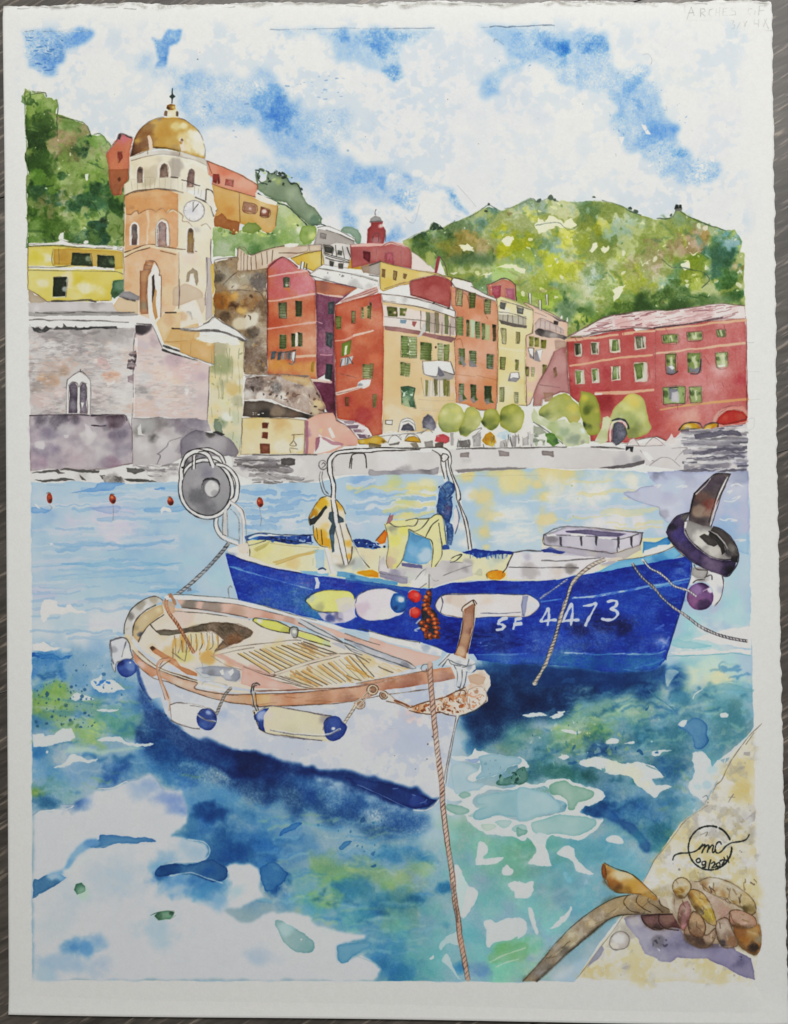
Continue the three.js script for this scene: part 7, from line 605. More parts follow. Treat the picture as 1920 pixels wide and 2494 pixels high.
for(const p of[D2`1380 1080 1400 1050 1440 1065 1440 1110 1420 1140 1460 1150 1545 1140 1500 1190 1400 1195 1370 1170`,D2`1530 1230 1560 1190 1600 1215 1590 1240 1545 1255`,D2`1580 1310 1610 1290 1681 1310 1681 1380 1610 1350`,D2`1425 1545 1470 1530 1500 1545 1590 1520 1681 1540 1681 1620 1600 1640 1500 1660 1450 1700 1440 1600`,D2`1240 1185 1290 1250 1330 1310 1370 1340 1385 1380 1360 1440 1300 1520 1270 1480 1250 1380`,D3`250 1110 290 1080 350 1085 360 1140 400 1190 470 1235 440 1245 370 1230 340 1170 260 1130`,D3`550 1035 590 1000 650 1035 650 1060 590 1050`,D3`0 1290 50 1300 100 1290 90 1370 0 1390`,D3`70 1465 100 1470 120 1560 130 1610 110 1615`,D3`200 1590 260 1530 330 1450 330 1480 270 1560`,D3`0 1530 40 1530 60 1590 20 1640 0 1640`])foam(p,{r:3.5,e:0.55});
P(D2`1265 1230 1310 1290 1320 1330 1300 1420 1280 1500 1262 1380`,'#c9dcd8',{e:0.3});P(D2`1140 1690 1180 1650 1260 1600 1270 1680 1200 1670 1150 1720`,'#dce4e2',{a:0.8,e:0.3});P(D2`1170 1780 1200 1740 1230 1800 1260 1860 1285 1900 1260 1880 1210 1820`,'#d8e2e2',{e:0.4,a:0.9});foam(D2`1085 1760 1110 1735 1110 1760`,{p:null});
P(D2`1450 1740 1560 1700 1681 1660 1681 1770 1600 1790 1480 1800`,'#8abb84',{a:0.6,s:2,r:5});ink([D2`1460 1790 1540 1750 1681 1700`,D2`1500 1820 1560 1790 1640 1770`],3,'#cfe0cc',{a:0.7});
// right hand water: pale flash, dark notch, splash at the rock
foam(D3`400 560 430 530 500 515 600 545 700 555 800 570 870 600 920 640 900 655 840 655 880 690 955 705 890 740 855 775 800 720 740 690 700 650 600 620 520 595`,{r:4,l:'pale white flash on the water at the right',b:blobs(D3,'720 620 80 #dfe0cc;600 580 70 #dbe0d0;800 690 60 #dfe0cc')});ink([D3`800 568 870 600 920 632 900 650 840 655`,D3`430 530 500 512 600 540`],2.4,'#2f6470',{a:0.7});
P(D3`1010 335 1020 300 1060 300 1090 270 1140 285 1180 330 1175 380 1188 440 1150 475 1100 460 1085 400 1050 350`,'#4a88bc',{e:0.55,p:'painted_wave',in:sea,s:0.6});foam(D3`1005 310 1040 290 1060 300 1030 345`,{p:null});
P(D3`820 105 860 120 900 170 930 190 1000 220 960 200 1000 250 950 210 880 160`,'#5f9cb4',{a:0.8});P(D3`1085 150 1110 120 1180 85 1320 60 1450 90 1450 110 1300 100 1150 130 1090 190`,'#6fb0bc',{a:0.6,e:0.3});ink([D3`1090 160 1105 130 1150 100`],3,'#e8ecea');
P(D3`430 850 500 820 600 850 640 900 700 930 780 1000 830 1070 790 1100 700 1000 580 910 480 890`,'#2a62a4',{a:0.7,s:3,r:6,hard:1,b:blobs(D3,'500 860 50 #174a8c;750 1020 50 #2f78a0;600 880 60 #2f6cac')});
foam(D3`1085 500 1110 475 1150 480 1190 530 1210 580 1240 540 1280 580 1270 640 1230 690 1220 720 1160 780 1120 770 1075 720 1090 640 1100 600`,{r:5,b:blobs(D3,'1170 690 30 #b9d4de;1210 600 30 #c4dce0;1120 700 24 #c4dce0')});wash(D3`1145 780 1170 755 1195 790 1180 815 1150 800`,'#e8eae8',{e:0.7});ink([D3`1150 770 1175 760 1190 800`,D3`1165 800 1180 780`],1.3,'#5f6a6c');
dabs(D3`200 240 300 240 300 280 200 280`,6,{col:['#eef0ec'],size:5,flat:1});for(const p of[D3`30 260 100 245 180 258 120 270`,D3`215 255 260 245 285 262 240 275`,D3`545 425 590 405 640 415 630 440 570 440`,D3`250 520 290 500 330 515 300 535`,D3`835 490 870 475 970 480 900 490 880 515 840 515`,D3`660 440 720 430 720 450`,D3`260 350 300 345 400 360 330 372`,D3`275 50 320 35 360 45 350 60 290 62`,D3`1265 245 1300 235 1320 262 1280 270`,C4`150 1615 180 1608 230 1600 230 1630 170 1635`])foam(p,{p:null,e:0.4});
dabs(D3`20 260 900 200 1000 560 20 640`,50,{col:['#1f5a94','#dfe4d8','#4a8c90','#b9c47c'],size:6,a:0.5,r:6});
// shaded mauve water at the upper right with a jagged edge
P(C4`720 190 1410 190 1415 760 1100 640 900 560 810 490 800 440 770 430 660 400 580 370 555 340 590 330 640 330 680 300 740 290 780 280 740 240`,'#b4bad4',{c:0,e:0.45,s:0.8,v:0.3,p:'painted_reflection',in:sea,l:'mauve blue shaded water behind the tyre',b:blobs(C4,'780 210 60 #8f93ac;1000 220 90 #a9aec8;1350 230 70 #8f97b8;900 300 90 #b9c6da;650 340 50 #b0b0c8;900 450 80 #c0c6da;1300 420 120 #a4b6d6;1250 600 110 #9cb8d8;1380 700 70 #a3c2d8;850 380 60 #b4b6d0;820 480 40 #9c9cb4;1000 540 60 #b8c0d8')});ink([C4`560 345 600 365 660 395 760 425 800 440 805 490 860 540`,C4`560 335 640 328 680 300 760 290`],1.5,'#8f8fa4',{a:0.6});
for(const p of[C4`920 298 960 290 990 295 960 302`,C4`1295 290 1330 275 1370 292`,C4`1270 330 1300 320 1280 340`,C4`1245 390 1300 395 1350 360 1300 375`,C4`1215 515 1250 525 1280 515 1330 525 1290 530`,C4`1320 660 1390 655 1350 668`,C4`770 290 810 285 790 300`])ink([p],3.4,'#eef0f0',{a:0.85});
P(C4`880 1345 960 1345 1060 1360 1160 1385 1100 1400 960 1395 890 1380`,'#9cc8ce',{e:0.4,a:0.8});foam(C4`1020 1340 1150 1300 1300 1265 1440 1250 1435 1395 1250 1380 1120 1350`,{c:0,keep:seaPts,e:0.35,r:4});foam(C4`870 1440 950 1420 1050 1425 1160 1395 1230 1420 1430 1405 1430 1440 1200 1435 1000 1450`,{c:0,keep:seaPts,e:0.35,r:4});ink([C4`850 1450 1000 1448 1250 1435 1300 1430 1430 1447`],2,'#6fb0bc',{a:0.7});
P(C4`850 1560 890 1540 930 1560 900 1590 850 1660`,'#e2e6da',{e:0.3,a:0.7});ink([C4`780 1700 810 1760 870 1790`],2,'#4f8ca4',{a:0.6});
// yellow reflection wobbling
for(const p of[C3`1140 390 1180 350 1240 380 1280 440 1260 500 1300 560 1240 640 1220 720 1240 800 1180 860 1150 780 1170 680 1120 620 1150 540 1190 470`,C3`1650 560 1690 540 1700 800 1660 760 1680 660`])wash(p,'#f3e2a0',{r:8,s:5,a:0.6,e:0.1});ink([C3`1000 285 1150 275 1300 280 1450 270 1680 275`],1,'#b5ae94',{a:0.5});spatter(C4`180 280 250 280 250 530 200 530`,3,4,'#b4c48c');strokes(C3`1240 500 1680 480 1680 900 1240 900`,20,{col:['#c4d6dc','#f1f1ee'],len:60,w:6,ang:-0.05,a:0.6,r:5});
// swimming buoys
const buoyL=['first small red buoy from the left edge','second small red buoy from the left','small red buoy just left of the net winch'];
[[C1,425,466,25,46],[C1,963,470,26,40],[C1,1453,490,25,38],[C2,748,502,27,42]].forEach(([t,x,y,rx,ry],i)=>{wash(Ov(t,x,y,rx,ry,-0.1),'#bf4a2c',{r:1.5,e:0.6,p:'painted_buoy',l:buoyL[i]??'small red buoy right of the net winch',b:blobs(t,`${x - 12} ${y - 15} 16 #d88858;${x + 8} ${y + 22} 18 #6b2a20`)});ink([t`${x - 22} ${y - ry + 8} ${x - 8} ${y - ry} ${x + 10} ${y - ry + 6}`],1.4,'#4a3a30',{a:0.7});});
ink([C1`965 520 968 590 965 655`,C1`420 520 445 545 430 560`,C2`745 545 755 600 760 640 750 700`],1.6,'#8f8f98',{a:0.6});foam(C1`1370 580 1400 555 1450 555 1470 580 1400 590 1385 605`,{p:null});ink([C1`400 355 550 358`,C1`830 660 980 655`,C1`600 420 700 420`],1.2,'#7f9cbc',{a:0.6});
DULL=0.03;
// ---------- the blue fishing boat ----------
const twist=(p,w,col,dark,o={})=>{const q=smooth(p,false,10);ink([p],w,col,{a:1,v:0.3,r:1,...o});const ls=[];let acc=0;for(let i=1;i<q.length;i++){const dx=q[i][0] - q[i - 1][0],dy=q[i][1] - q[i - 1][1],l=Math.hypot(dx,dy);acc +=l;if(acc>(o.step??w*0.9)&&l>0){acc=0;const nx=-dy/l*w*0.5,ny=dx/l*w*0.5,tx=dx/l*w*0.45,ty=dy/l*w*0.45;ls.push([[q[i][0] - nx - tx,q[i][1] - ny - ty],[q[i][0] + nx + tx,q[i][1] + ny + ty]]);}}if(ls.length)ink(ls,o.lw??1.3,dark,{straight:1,a:0.8});const off=(k)=>q.map(([x,y],i)=>{const a=q[Math.max(0,i - 1)],b=q[Math.min(q.length - 1,i + 1)],l=Math.hypot(b[0] - a[0],b[1] - a[1])||1;return[x -(b[1] - a[1])/l*w*k,y +(b[0] - a[0])/l*w*k];});if(o.rim !==0)ink([off(0.5),off(-0.5)],o.rw??1.1,dark,{straight:1,a:0.75});if(o.p){const A_=off(0.55),B_=off(-0.55);const pick=(z)=>z.filter((_,i)=>i % 5===0||i===z.length - 1);region(o.p,[...pick(A_),...pick(B_).reverse()],o.l,o.in);}};
const hullTop=[...C2`460 930 520 950 600 988 750 1032 900 1068 1100 1102 1250 1132 1470 1155`,...C3`200 1182 480 1222 750 1235 900 1186 1200 1168 1680 1172`];
const blueHull=[...C2`452 940 470 935 520 950 600 988 750 1032 900 1068 1100 1102 1250 1132 1470 1155`,...C3`200 1182 480 1222 700 1240 760 1228 900 1186 1200 1168 1680 1172`,...C4`100 930 250 898 500 862 800 805 990 768 1022 805 1012 920 982 1020 945 1150 885 1340 845 1475 800 1530 760 1556 600 1562 400 1555 200 1520 0 1510`,...C3`1400 1880 1130 1840 1100 1790 900 1790 760 1730 620 1690 430 1650 120 1590 0 1570`,...C2`1400 1545 1230 1495 1000 1440 800 1390 640 1350 570 1330 540 1250 520 1190 490 1080 470 1000`];
const BB=region('painted_boat',[...blueHull,...C2`440 880 480 860 570 870`],'large royal blue fishing boat with white side numbers');
{// inside of the boat first
  wash([...C2`470 900 560 870 660 830 830 800 1000 850 1250 880 1480 880`,...C3`60 880 340 890 800 880 1000 930 1420 930 1500 920 1680 960`,...C4`0 640 200 620 690 650 860 640 900 700 980 770 500 862 250 898 0 950`,...C3`1680 1180 1200 1170 900 1190 750 1236 480 1222 200 1182`,...C2`1470 1155 1100 1102 750 1032 600 988 470 940`],'#e4dfb4',{r:2,v:0.25,b:[...blobs(C2,'760 880 80 #e6e0a4;950 920 100 #ebe4ac;700 960 70 #d8d094;1100 980 70 #ece6b8;1270 960 60 #b4cfdc;1250 1040 50 #d0d8cc;1400 1050 90 #c9cfc4;1000 1020 60 #e0cc94;1500 900 60 #b9b4a0'),...blobs(C3,'200 950 80 #e0d4ac;120 1020 70 #b4bcb4;350 1000 60 #cfcab4;500 1100 90 #b9b4b6;700 1120 90 #c9c4c0;900 1080 80 #bdb9b8;1000 960 70 #e2e0b4;1150 1080 70 #e0dcb4;1250 1010 70 #c9cfb4;1050 1030 60 #b0aca8;1300 960 60 #b4bca8;1500 1120 100 #cfcac8'),...blobs(C4,'100 800 110 #d4cfd2;300 830 90 #d9d5d6;200 720 90 #b9b4c4;450 780 70 #a49ea8;300 880 80 #d6d0cc;100 890 80 #c4beba')]});
  // far gunwale, dark blue with nets
  wash(C2`620 800 650 790 740 770 850 785 1000 785 1190 780 1200 850 1080 855 950 852 840 830 700 820 640 835`,'#1f3f8a',{r:2.5,v:0.4,b:blobs(C2,'700 800 40 #2a66b0;900 810 60 #1a2f70;1100 810 60 #2a4a94')});dabs(C2`830 785 1200 780 1200 855 840 840`,44,{col:['#e6e8ee','#13235c','#4f74b4'],size:3.6,a:0.85});wash([...C2`1535 825 1560 825`,...C3`90 825 200 835 300 850 280 890 200 890 100 880`],'#1f3f86',{r:2.5});wash(C3`60 830 100 820 200 830 270 850 300 890 230 905 100 885`,'#1f3f86',{r:3,b:blobs(C3,'230 890 40 #5f86c0')});dabs(C3`60 830 280 850 280 890 80 880`,14,{col:['#dfe4ee','#14245c'],size:3});wash(C3`820 880 890 865 890 900 850 910`,'#2f4f9a',{r:3});wash(C3`1000 930 1100 910 1300 915 1450 920 1420 945 1250 950 1130 975 1040 945`,'#1c3a94',{r:3,b:blobs(C3,'1150 950 40 #3f68b0')});strokes(C3`1050 930 1400 930 1380 985 1080 980`,40,{col:['#2a4a9c','#7f9cc8'],len:12,w:2,ang:1.5,jit:0.5,a:0.7});
  wash(C2`640 800 740 768 1010 785 1010 792 740 790 660 810`,'#eeeeec',{e:0.5});ink([C2`630 800 740 765 1000 782 1195 778`,C2`830 800 1190 860`,C2`640 840 660 870 800 830`],1.6,'#2f3540',{a:0.8});
  // cockpit joinery left
  ink([C2`700 900 850 830`,C2`860 1015 1000 970 1250 905 1000 990 880 1035`,C2`1200 980 1200 1040`,C2`840 850 1100 880 1250 890`,C2`660 960 700 980`],1.5,'#9a8f5c',{a:0.75});wash(C2`850 1010 1000 968 1240 905 1240 925 1020 990 900 1035`,'#d0b878',{r:1.5,a:0.8});wash(C2`690 905 830 850 800 880 720 920`,'#b9ad6a',{r:2,a:0.6});wash(C2`470 900 560 870 600 880 640 870 660 960 800 1020 950 1055 1150 1090 1150 1105 900 1068 750 1032 600 988 470 935`,'#eeeae0',{r:1.2,e:0.35,b:blobs(C2,'600 900 40 #e2cba8;520 900 40 #eeeeec')});wash(C2`1210 910 1290 905 1300 1080 1220 1060`,'#a9c9dc',{r:3,a:0.7});wash(C2`1400 1090 1480 1095 1680 1140 1680 1165 1400 1130`,'#5f9cc4',{r:2});wash(C2`1080 1080 1250 1090 1340 1110 1330 1130 1150 1110`,'#8fbcd4',{r:2});wash(Ov(C2,1280,1090,36,20),'#efeeec',{e:0.7});ink([C2`1245 1075 1280 1065 1310 1080`],3,'#2f3f68');
  wash(C3`0 1110 120 1130 290 1160 460 1190 450 1215 200 1180 0 1150`,'#6fa8c8',{r:2.5,b:blobs(C3,'60 1130 50 #3f7cac')});wash(C3`100 1105 150 1085 240 1080 290 1105 290 1145 180 1135`,'#f0b41c',{r:2,e:0.5,p:'painted_buoy',in:BB,b:blobs(C3,'240 1130 40 #d99414')});wash(Ov(C3,1290,1125,82,42),'#f2b028',{r:2,e:0.5,p:'painted_buoy',in:BB,b:blobs(C3,'1240 1130 30 #f4cc60;1320 1110 30 #e89a18')});ink([C3`1215 1150 1210 1110 1250 1085 1300 1080`,C3`1350 1085 1340 1130`],1.6,'#3a3a3a');dabs(C3`1090 1060 1170 1060 1160 1130 1100 1120`,5,{col:['#b9bca4'],size:8,a:0.6});
  // tan shade, engine box
  wash(C3`290 1010 330 960 360 1050 450 1080 660 1060 770 1060 830 1000 1000 1010 1080 1030 1100 1130 900 1180 760 1225 640 1200 480 1190 300 1140`,'#c9c5c4',{r:2,v:0.3,e:0.3,b:blobs(C3,'400 1130 80 #a29eae;900 1060 90 #b5b0b0;1030 1070 60 #a5a0a0;680 1150 90 #d8d6d2;340 1060 50 #d6d0d0;560 1130 60 #c9cac4')});wash(C3`300 1090 420 1120 540 1145 540 1190 480 1190 300 1140`,'#9c98aa',{r:2,a:0.8});wash(C3`480 1015 560 1025 660 1035 660 1060 560 1055 480 1040`,'#6f6c94',{r:2});
  ink([C3`300 960 290 1060 310 1110 420 1125 540 1140`,C3`840 1130 960 1080 1080 1040`,C3`700 1060 600 1150 590 1180 640 1190 690 1110 690 1070`,C3`720 1110 760 1170 800 1170`,C3`900 1000 960 960 990 950`,C3`900 1010 1010 1015`],1.6,'#5d5c5c',{a:0.75});wash(C3`560 1180 640 1120 690 1130 720 1180 640 1240 560 1220`,'#eceae6',{r:2.5,e:0.4});ink([C3`600 1160 660 1090 690 1070`,C3`720 1115 720 1230`,C3`620 1250 700 1190`],1.6,'#6a6866');
  // planks and box, right
  wash([...C3`1400 1000 1440 930 1500 925 1680 930`,...C4`0 780 200 760 400 780 520 780 440 810 260 860 210 905 0 940`,...C3`1680 1160 1390 1160 1380 1080`],'#d9d6d8',{r:1.5,e:0.3,b:[...blobs(C3,'1550 960 60 #b9b6c4;1500 1020 70 #ecebea;1560 1090 90 #b8b2b2'),...blobs(C4,'100 800 60 #eceaea;300 800 70 #dedadc;100 880 70 #cfc4bc;200 850 40 #8f8884')]});ink([C3`1440 930 1395 1020 1380 1060 1350 1100`,C3`1400 1055 1680 1060`,C3`1450 930 1560 915 1680 920`,C4`0 850 130 845 250 850`,C4`0 800 160 800 400 780`],2.6,'#4a4648',{a:0.75});wash(C4`0 730 60 715 160 740 140 755 20 750`,'#3a4a94',{r:2.5});
  const bx=wash(C4`15 625 180 565 640 605 685 615 670 690 480 750 300 725 160 705 20 690`,'#b4afbc',{p:'painted_box',l:'grey slatted fish box on the bow deck',in:BB,r:1.2,e:0.4,b:blobs(C4,'250 670 110 #c4bfca;560 690 90 #cdc9d2;60 640 40 #7f7a80')});wash(C4`60 625 180 578 620 615 520 650 380 640 280 630`,'#cfcad6',{r:1.2,e:0.4});wash(C4`160 595 300 585 580 620 520 638 400 632 260 612 170 605`,'#6a6280',{r:1.5});
  for(const x of[120,258,362,515,600])wash(C4`${x} 632 ${x + 18} 632 ${x + 16} ${700 + (x > 500 ? 20 : 0)} ${x + 4} 690`,'#4f4a56',{r:2});ink([C4`15 625 180 565 640 605 685 615 670 690`,C4`15 625 20 690 160 705 300 728 480 752`,C4`15 625 280 630 520 652 660 615`,C4`520 652 515 740`],2,'#4a474c',{a:0.85});wash(C4`30 622 90 618 100 632 40 636`,'#efeeec',{});wash(C4`200 615 300 625 290 640 200 632`,'#efeeec',{});wash(C4`380 640 500 648 470 660 390 652`,'#efeeec',{});wash(C4`160 705 480 750 680 690 680 730 560 790 300 770 20 715`,'#a9a2ae',{r:2,s:1,a:0.6});
  wash(C4`690 670 780 670 860 635 880 680 780 740 690 750`,'#4f94c4',{r:1.5,e:0.4});wash(C4`700 730 800 690 890 690 880 720 780 750 690 770`,'#efeeec',{r:2});wash(C4`350 880 520 810 780 760 900 710 950 760 900 790 700 835 500 872 380 890`,'#7fb8d4',{r:1.8,e:0.4,b:blobs(C4,'800 790 60 #4f94c4;880 750 40 #6fb0d4')});ink([C4`700 770 820 740 900 705`,C4`520 800 700 775`],1.6,'#5f5a5c');}
{// hull
  const h=wash(blueHull,'#1c3aa4',{r:1.5,v:0.35,g:0.2,e:0.25,hard:1,asp:1.7,b:[...blobs(C2,'600 1010 90 #2f3c9c;900 1110 110 #2f3a9a;1150 1160 90 #34409c;560 1150 80 #203a9c;700 1250 120 #16308c;1000 1300 120 #1a4494;1150 1400 90 #205a9c;1200 1460 60 #2a6fac;800 1330 90 #163488;1500 1200 90 #30359a;1600 1560 70 #14307c;1400 1180 70 #282f90'),...blobs(C3,'300 1220 90 #2a4a9c;1000 1230 130 #162c9c;1300 1220 110 #152a98;700 1500 110 #1a2c8c;500 1600 100 #1e3490;900 1650 130 #182a86;1300 1650 130 #122470;1200 1720 90 #1a3484;1500 1700 110 #14287c;650 1330 60 #16309c;600 1720 80 #142a84'),...blobs(C4,'600 880 110 #122c90;850 850 80 #1a3ca0;930 870 40 #4a6cbc;300 950 90 #1a3094;650 1050 130 #1c44a4;850 1000 90 #1f4aa8;350 1200 100 #0f1c60;500 1250 110 #121c58;250 1250 80 #101a58;700 1200 110 #163690;900 1100 60 #1c409c;600 1350 120 #14308c;300 1370 110 #142a80;760 1330 60 #2a449c;820 1350 50 #8f9cd0;300 1480 130 #1f5f9c;600 1500 120 #2362a0;760 1500 70 #2f7ab4;100 1470 90 #1c4a8c;450 1460 80 #1f549a')]});
  for(const l of['first','x'])void l;
  ink([C2`490 1050 600 1085 800 1140 1000 1195 1200 1245`],3,'#86b8dc',{a:0.85,d:0.1});ink([C2`490 1050 540 1055 600 1080`],5,'#4f94c8',{a:0.7});
  bandLine([C4`210 1055 400 1035 600 1000 740 972 870 950 1010 920`],5,'#9cc4e4');bandLine([C4`0 1080 60 1070 130 1062`],4,'#6fa8d4');ink([C4`220 1050 300 1050 420 1035 560 1005`],4,'#e6eef4');ink([C4`750 980 870 965 1000 945`],7,'#6fb0d8',{a:0.8});ink([C4`820 1400 870 1320`,C4`780 1265 830 1240`],5,'#8fa4d4',{a:0.6});
  ink([C4`160 1428 300 1432 380 1440 560 1434 700 1440 790 1432 845 1410`],4,'#c4d4ea',{a:0.85});ink([C3`1120 1800 1300 1800 1560 1790`],4,'#86b0d8',{a:0.6,d:0.15});ink([C4`560 1540 650 1555 740 1550 800 1520`,C4`640 1530 760 1500 830 1470`],4,'#86bcdc',{a:0.75});
  wash([...C3`1120 1800 1680 1800`,...C4`200 1440 600 1445 840 1430 830 1500 760 1556 600 1562 300 1540 0 1510`,...C3`1400 1880 1130 1850`],'#2a6aa8',{a:0.5,s:3,r:5,v:0.5});wash([...C4`-150 1500 300 1545 620 1575 780 1560 850 1490 850 1590 700 1640 400 1650 0 1640 -180 1600`],'#143a74',{a:0.75,s:4,r:7});
  lay(box(blueHull),(c)=>{trace(c,blueHull);c.fill();},'#2f58bc',{s:2,r:12,e:0,v:0.5,g:0.3,a:0.5,d:0.72,keep:blueHull});strokes(blueHull,80,{col:['#12226a','#2f55b0','#0f1f60'],len:40,w:4,ang:0.03,jit:0.3,a:0.25,r:6,s:2});spatter(blueHull,24,1.2,'#c9d4ec');
  ink([C2`455 935 520 955 600 992 750 1036 900 1072 1100 1106`,C4`990 768 1022 805 1012 920 982 1020 945 1150 885 1340 845 1475`],1.8,'#1c2650',{a:0.8});wash([...C3`0 1150 200 1178 480 1220 640 1240 640 1262 480 1245 200 1205 0 1180`],'#4a82b4',{r:2,a:0.7});bandLine([C3`760 1230 900 1184 1200 1164 1400 1168 1680 1166`,C4`100 928 260 895 360 880`],3,'#dfe2e0');
  ink([C3`1130 1720 1170 1730 1220 1720`,C3`1600 1690 1630 1680`],2,'#5f7cc4',{a:0.7});wash(C3`1150 1700 1160 1690 1170 1700 1160 1715`,'#6a86c8');
  // number
  const cap=[];
  cap.push(C3`1375 1492 1345 1495 1320 1512 1310 1535 1345 1545 1365 1560 1345 1582 1300 1588`,C3`1440 1580 1450 1540 1458 1500 1500 1492`,C3`1452 1542 1500 1535`);
  ink(cap,7,'#dfe5f2',{a:1,straight:1,v:0.1});ink([C4`-5 1210 20 1170 45 1130 50 1180 40 1240`,C4`0 1215 40 1208 95 1204`,C4`150 1210 185 1125 205 1095 210 1160 200 1240`,C4`140 1215 190 1208 248 1205`,C4`285 1108 330 1104 372 1096 345 1150 320 1195 300 1240`,C4`450 1080 490 1072 515 1082 505 1110 470 1130 505 1140 520 1165 490 1200 450 1205 415 1195`],6.6,'#dbe2f0',{a:1,v:0.1});region('painted_lettering',C3`1280 1480 1500 1460 1680 1500 1680 1610 1290 1600`,'white letters SF on the blue side',BB);region('painted_lettering',C4`-10 1090 530 1060 540 1225 -10 1250`,'white number 4473 on the blue side',BB);}
{// fenders on the side
  const f1=wash(C2`1140 1330 1200 1280 1300 1250 1420 1250 1520 1270 1555 1330 1550 1420 1480 1440 1300 1440 1210 1420 1160 1370`,'#dcdc86',{p:'painted_fender',l:'yellow fender at the left of the blue side',c:1,in:BB,r:2,e:0.4,b:blobs(C2,'1260 1400 60 #b4b47c;1200 1310 60 #b9c4bc;1400 1340 80 #e2e08a;1480 1400 50 #c9c4a0')});wash(C2`1240 1440 1350 1450 1480 1440 1560 1380 1560 1480 1480 1530 1380 1540 1290 1510`,'#c4c0cc',{r:2,s:0.8,e:0.35,b:blobs(C2,'1340 1485 50 #4f5a94;1420 1470 40 #7f7c9c;1500 1480 50 #d6d2da')});ink([C2`1160 1320 1200 1280 1300 1252`,C2`1215 1420 1300 1440 1420 1440 1420 1470`],1.5,'#565a74');
  wash(C2`1205 1130 1240 1140 1262 1180 1255 1240 1215 1250 1225 1180`,'#e3e6ee',{r:2.5});
  wash(C3`88 1360 110 1300 180 1260 260 1242 360 1242 440 1270 500 1310 520 1360 505 1440 440 1480 330 1500 200 1508 110 1460`,'#e2dbe0',{p:'painted_fender',l:'plump white fender with a blue end',c:1,in:BB,r:1.6,e:0.4,b:blobs(C3,'130 1400 70 #cdbcc8;300 1300 90 #ecE8ea;350 1460 70 #efecea'.replace('ecE8ea','ece8ea'))});wash(C3`395 1330 430 1280 480 1290 520 1330 530 1390 490 1440 430 1430 400 1390`,'#2a64a8',{c:1,r:2,e:0.5,b:blobs(C3,'480 1330 40 #dfe4ea;430 1400 40 #16407c;500 1420 40 #1f4f94')});ink([C3`420 1250 480 1270 530 1340`,C3`90 1360 110 1300 180 1258`],1.8,'#4a4f6a');
  wash(C3`-80 1330 60 1310 90 1340 88 1440 0 1500 -50 1480`,'#d9d4dc',{r:2,a:0.7});ink([C2`1560 1330 1540 1420 1570 1480`],3,'#f0f0f0');
  wash([...C3`770 1380 800 1320 850 1290 1000 1280 1300 1282 1500 1290 1560 1290 1640 1330 1665 1370 1640 1420 1580 1470 1520 1480 1300 1478 1100 1490 900 1475 810 1440`],'#ebe5e2',{p:'painted_fender',l:'long white cylindrical fender on the bow side',c:1,in:BB,r:1.2,e:0.35,b:blobs(C3,'900 1320 60 #cfc0b4;970 1330 60 #d4c8bc;1220 1340 90 #d9cabc;1300 1440 90 #efecec;860 1400 60 #efecea;1600 1380 50 #e3e4ea')});wash(C3`1520 1300 1560 1290 1560 1340 1535 1480 1510 1470 1505 1380`,'#9fa4bc',{r:1.5});ink([C3`820 1310 835 1360 820 1440`,C3`1520 1300 1510 1400 1530 1480`,C3`1160 1448 1300 1448 1500 1440`,C3`770 1380 800 1320 850 1290`,C3`850 1290 1200 1278 1540 1290`],2,'#3f4258',{a:0.75});
  // red floats and string of corks
  wash(Ov(C3,597,1300,55,48,0.4),'#d93a32',{r:2,e:0.5,p:'painted_float',l:'upper red float',in:BB,b:blobs(C3,'610 1290 30 #e86a5c;570 1340 30 #b02a2c')});wash(Ov(C3,605,1445,52,48,0.2),'#cc3a34',{r:2,e:0.5,p:'painted_float',l:'lower red float',in:BB,b:blobs(C3,'600 1430 30 #e06050;640 1480 30 #a02a28')});ink([C3`545 1270 580 1250 640 1258`,C3`560 1480 560 1420 600 1395`],2,'#eadcd8');
  wash(C3`690 1260 740 1235 740 1330 735 1400 800 1450 810 1560 820 1640 780 1670 690 1660 640 1580 620 1540 660 1500 650 1420 660 1340`,'#241c18',{r:5,a:0.7,d:0.3,iso:1});const corks=[[720,1280,30,18,0.9],[700,1310,34,18,0.5],[690,1342,36,18,0.2],[690,1378,38,19,-0.1],[700,1412,38,19,-0.2],[722,1440,34,20,1],[750,1470,30,18,1.3],[770,1500,34,17,0.1],[775,1535,36,18,0],[782,1572,36,17,0.2],[790,1610,30,17,0.4],[780,1645,34,17,0.3],[730,1640,18,34,0],[690,1632,16,32,-0.1],[680,1590,38,16,0.5],[660,1530,28,20,-0.4],[700,1560,30,18,0.6],[715,1510,24,20,0.9]];corks.forEach(([x,y,a,b,r])=>wash(Ov(C3,x,y,a,b,r),'#a8582e',{r:1,e:0.6,p:'painted_cork',in:BB,b:blobs(C3,`${x - 10} ${y - 6} 14 #d8905c;${x + 14} ${y + 6} 14 #7d3a1c`)}));ink([C3`620 1600 600 1590 640 1570`,C3`610 1530 640 1500`],4,'#e8e4e0');
}
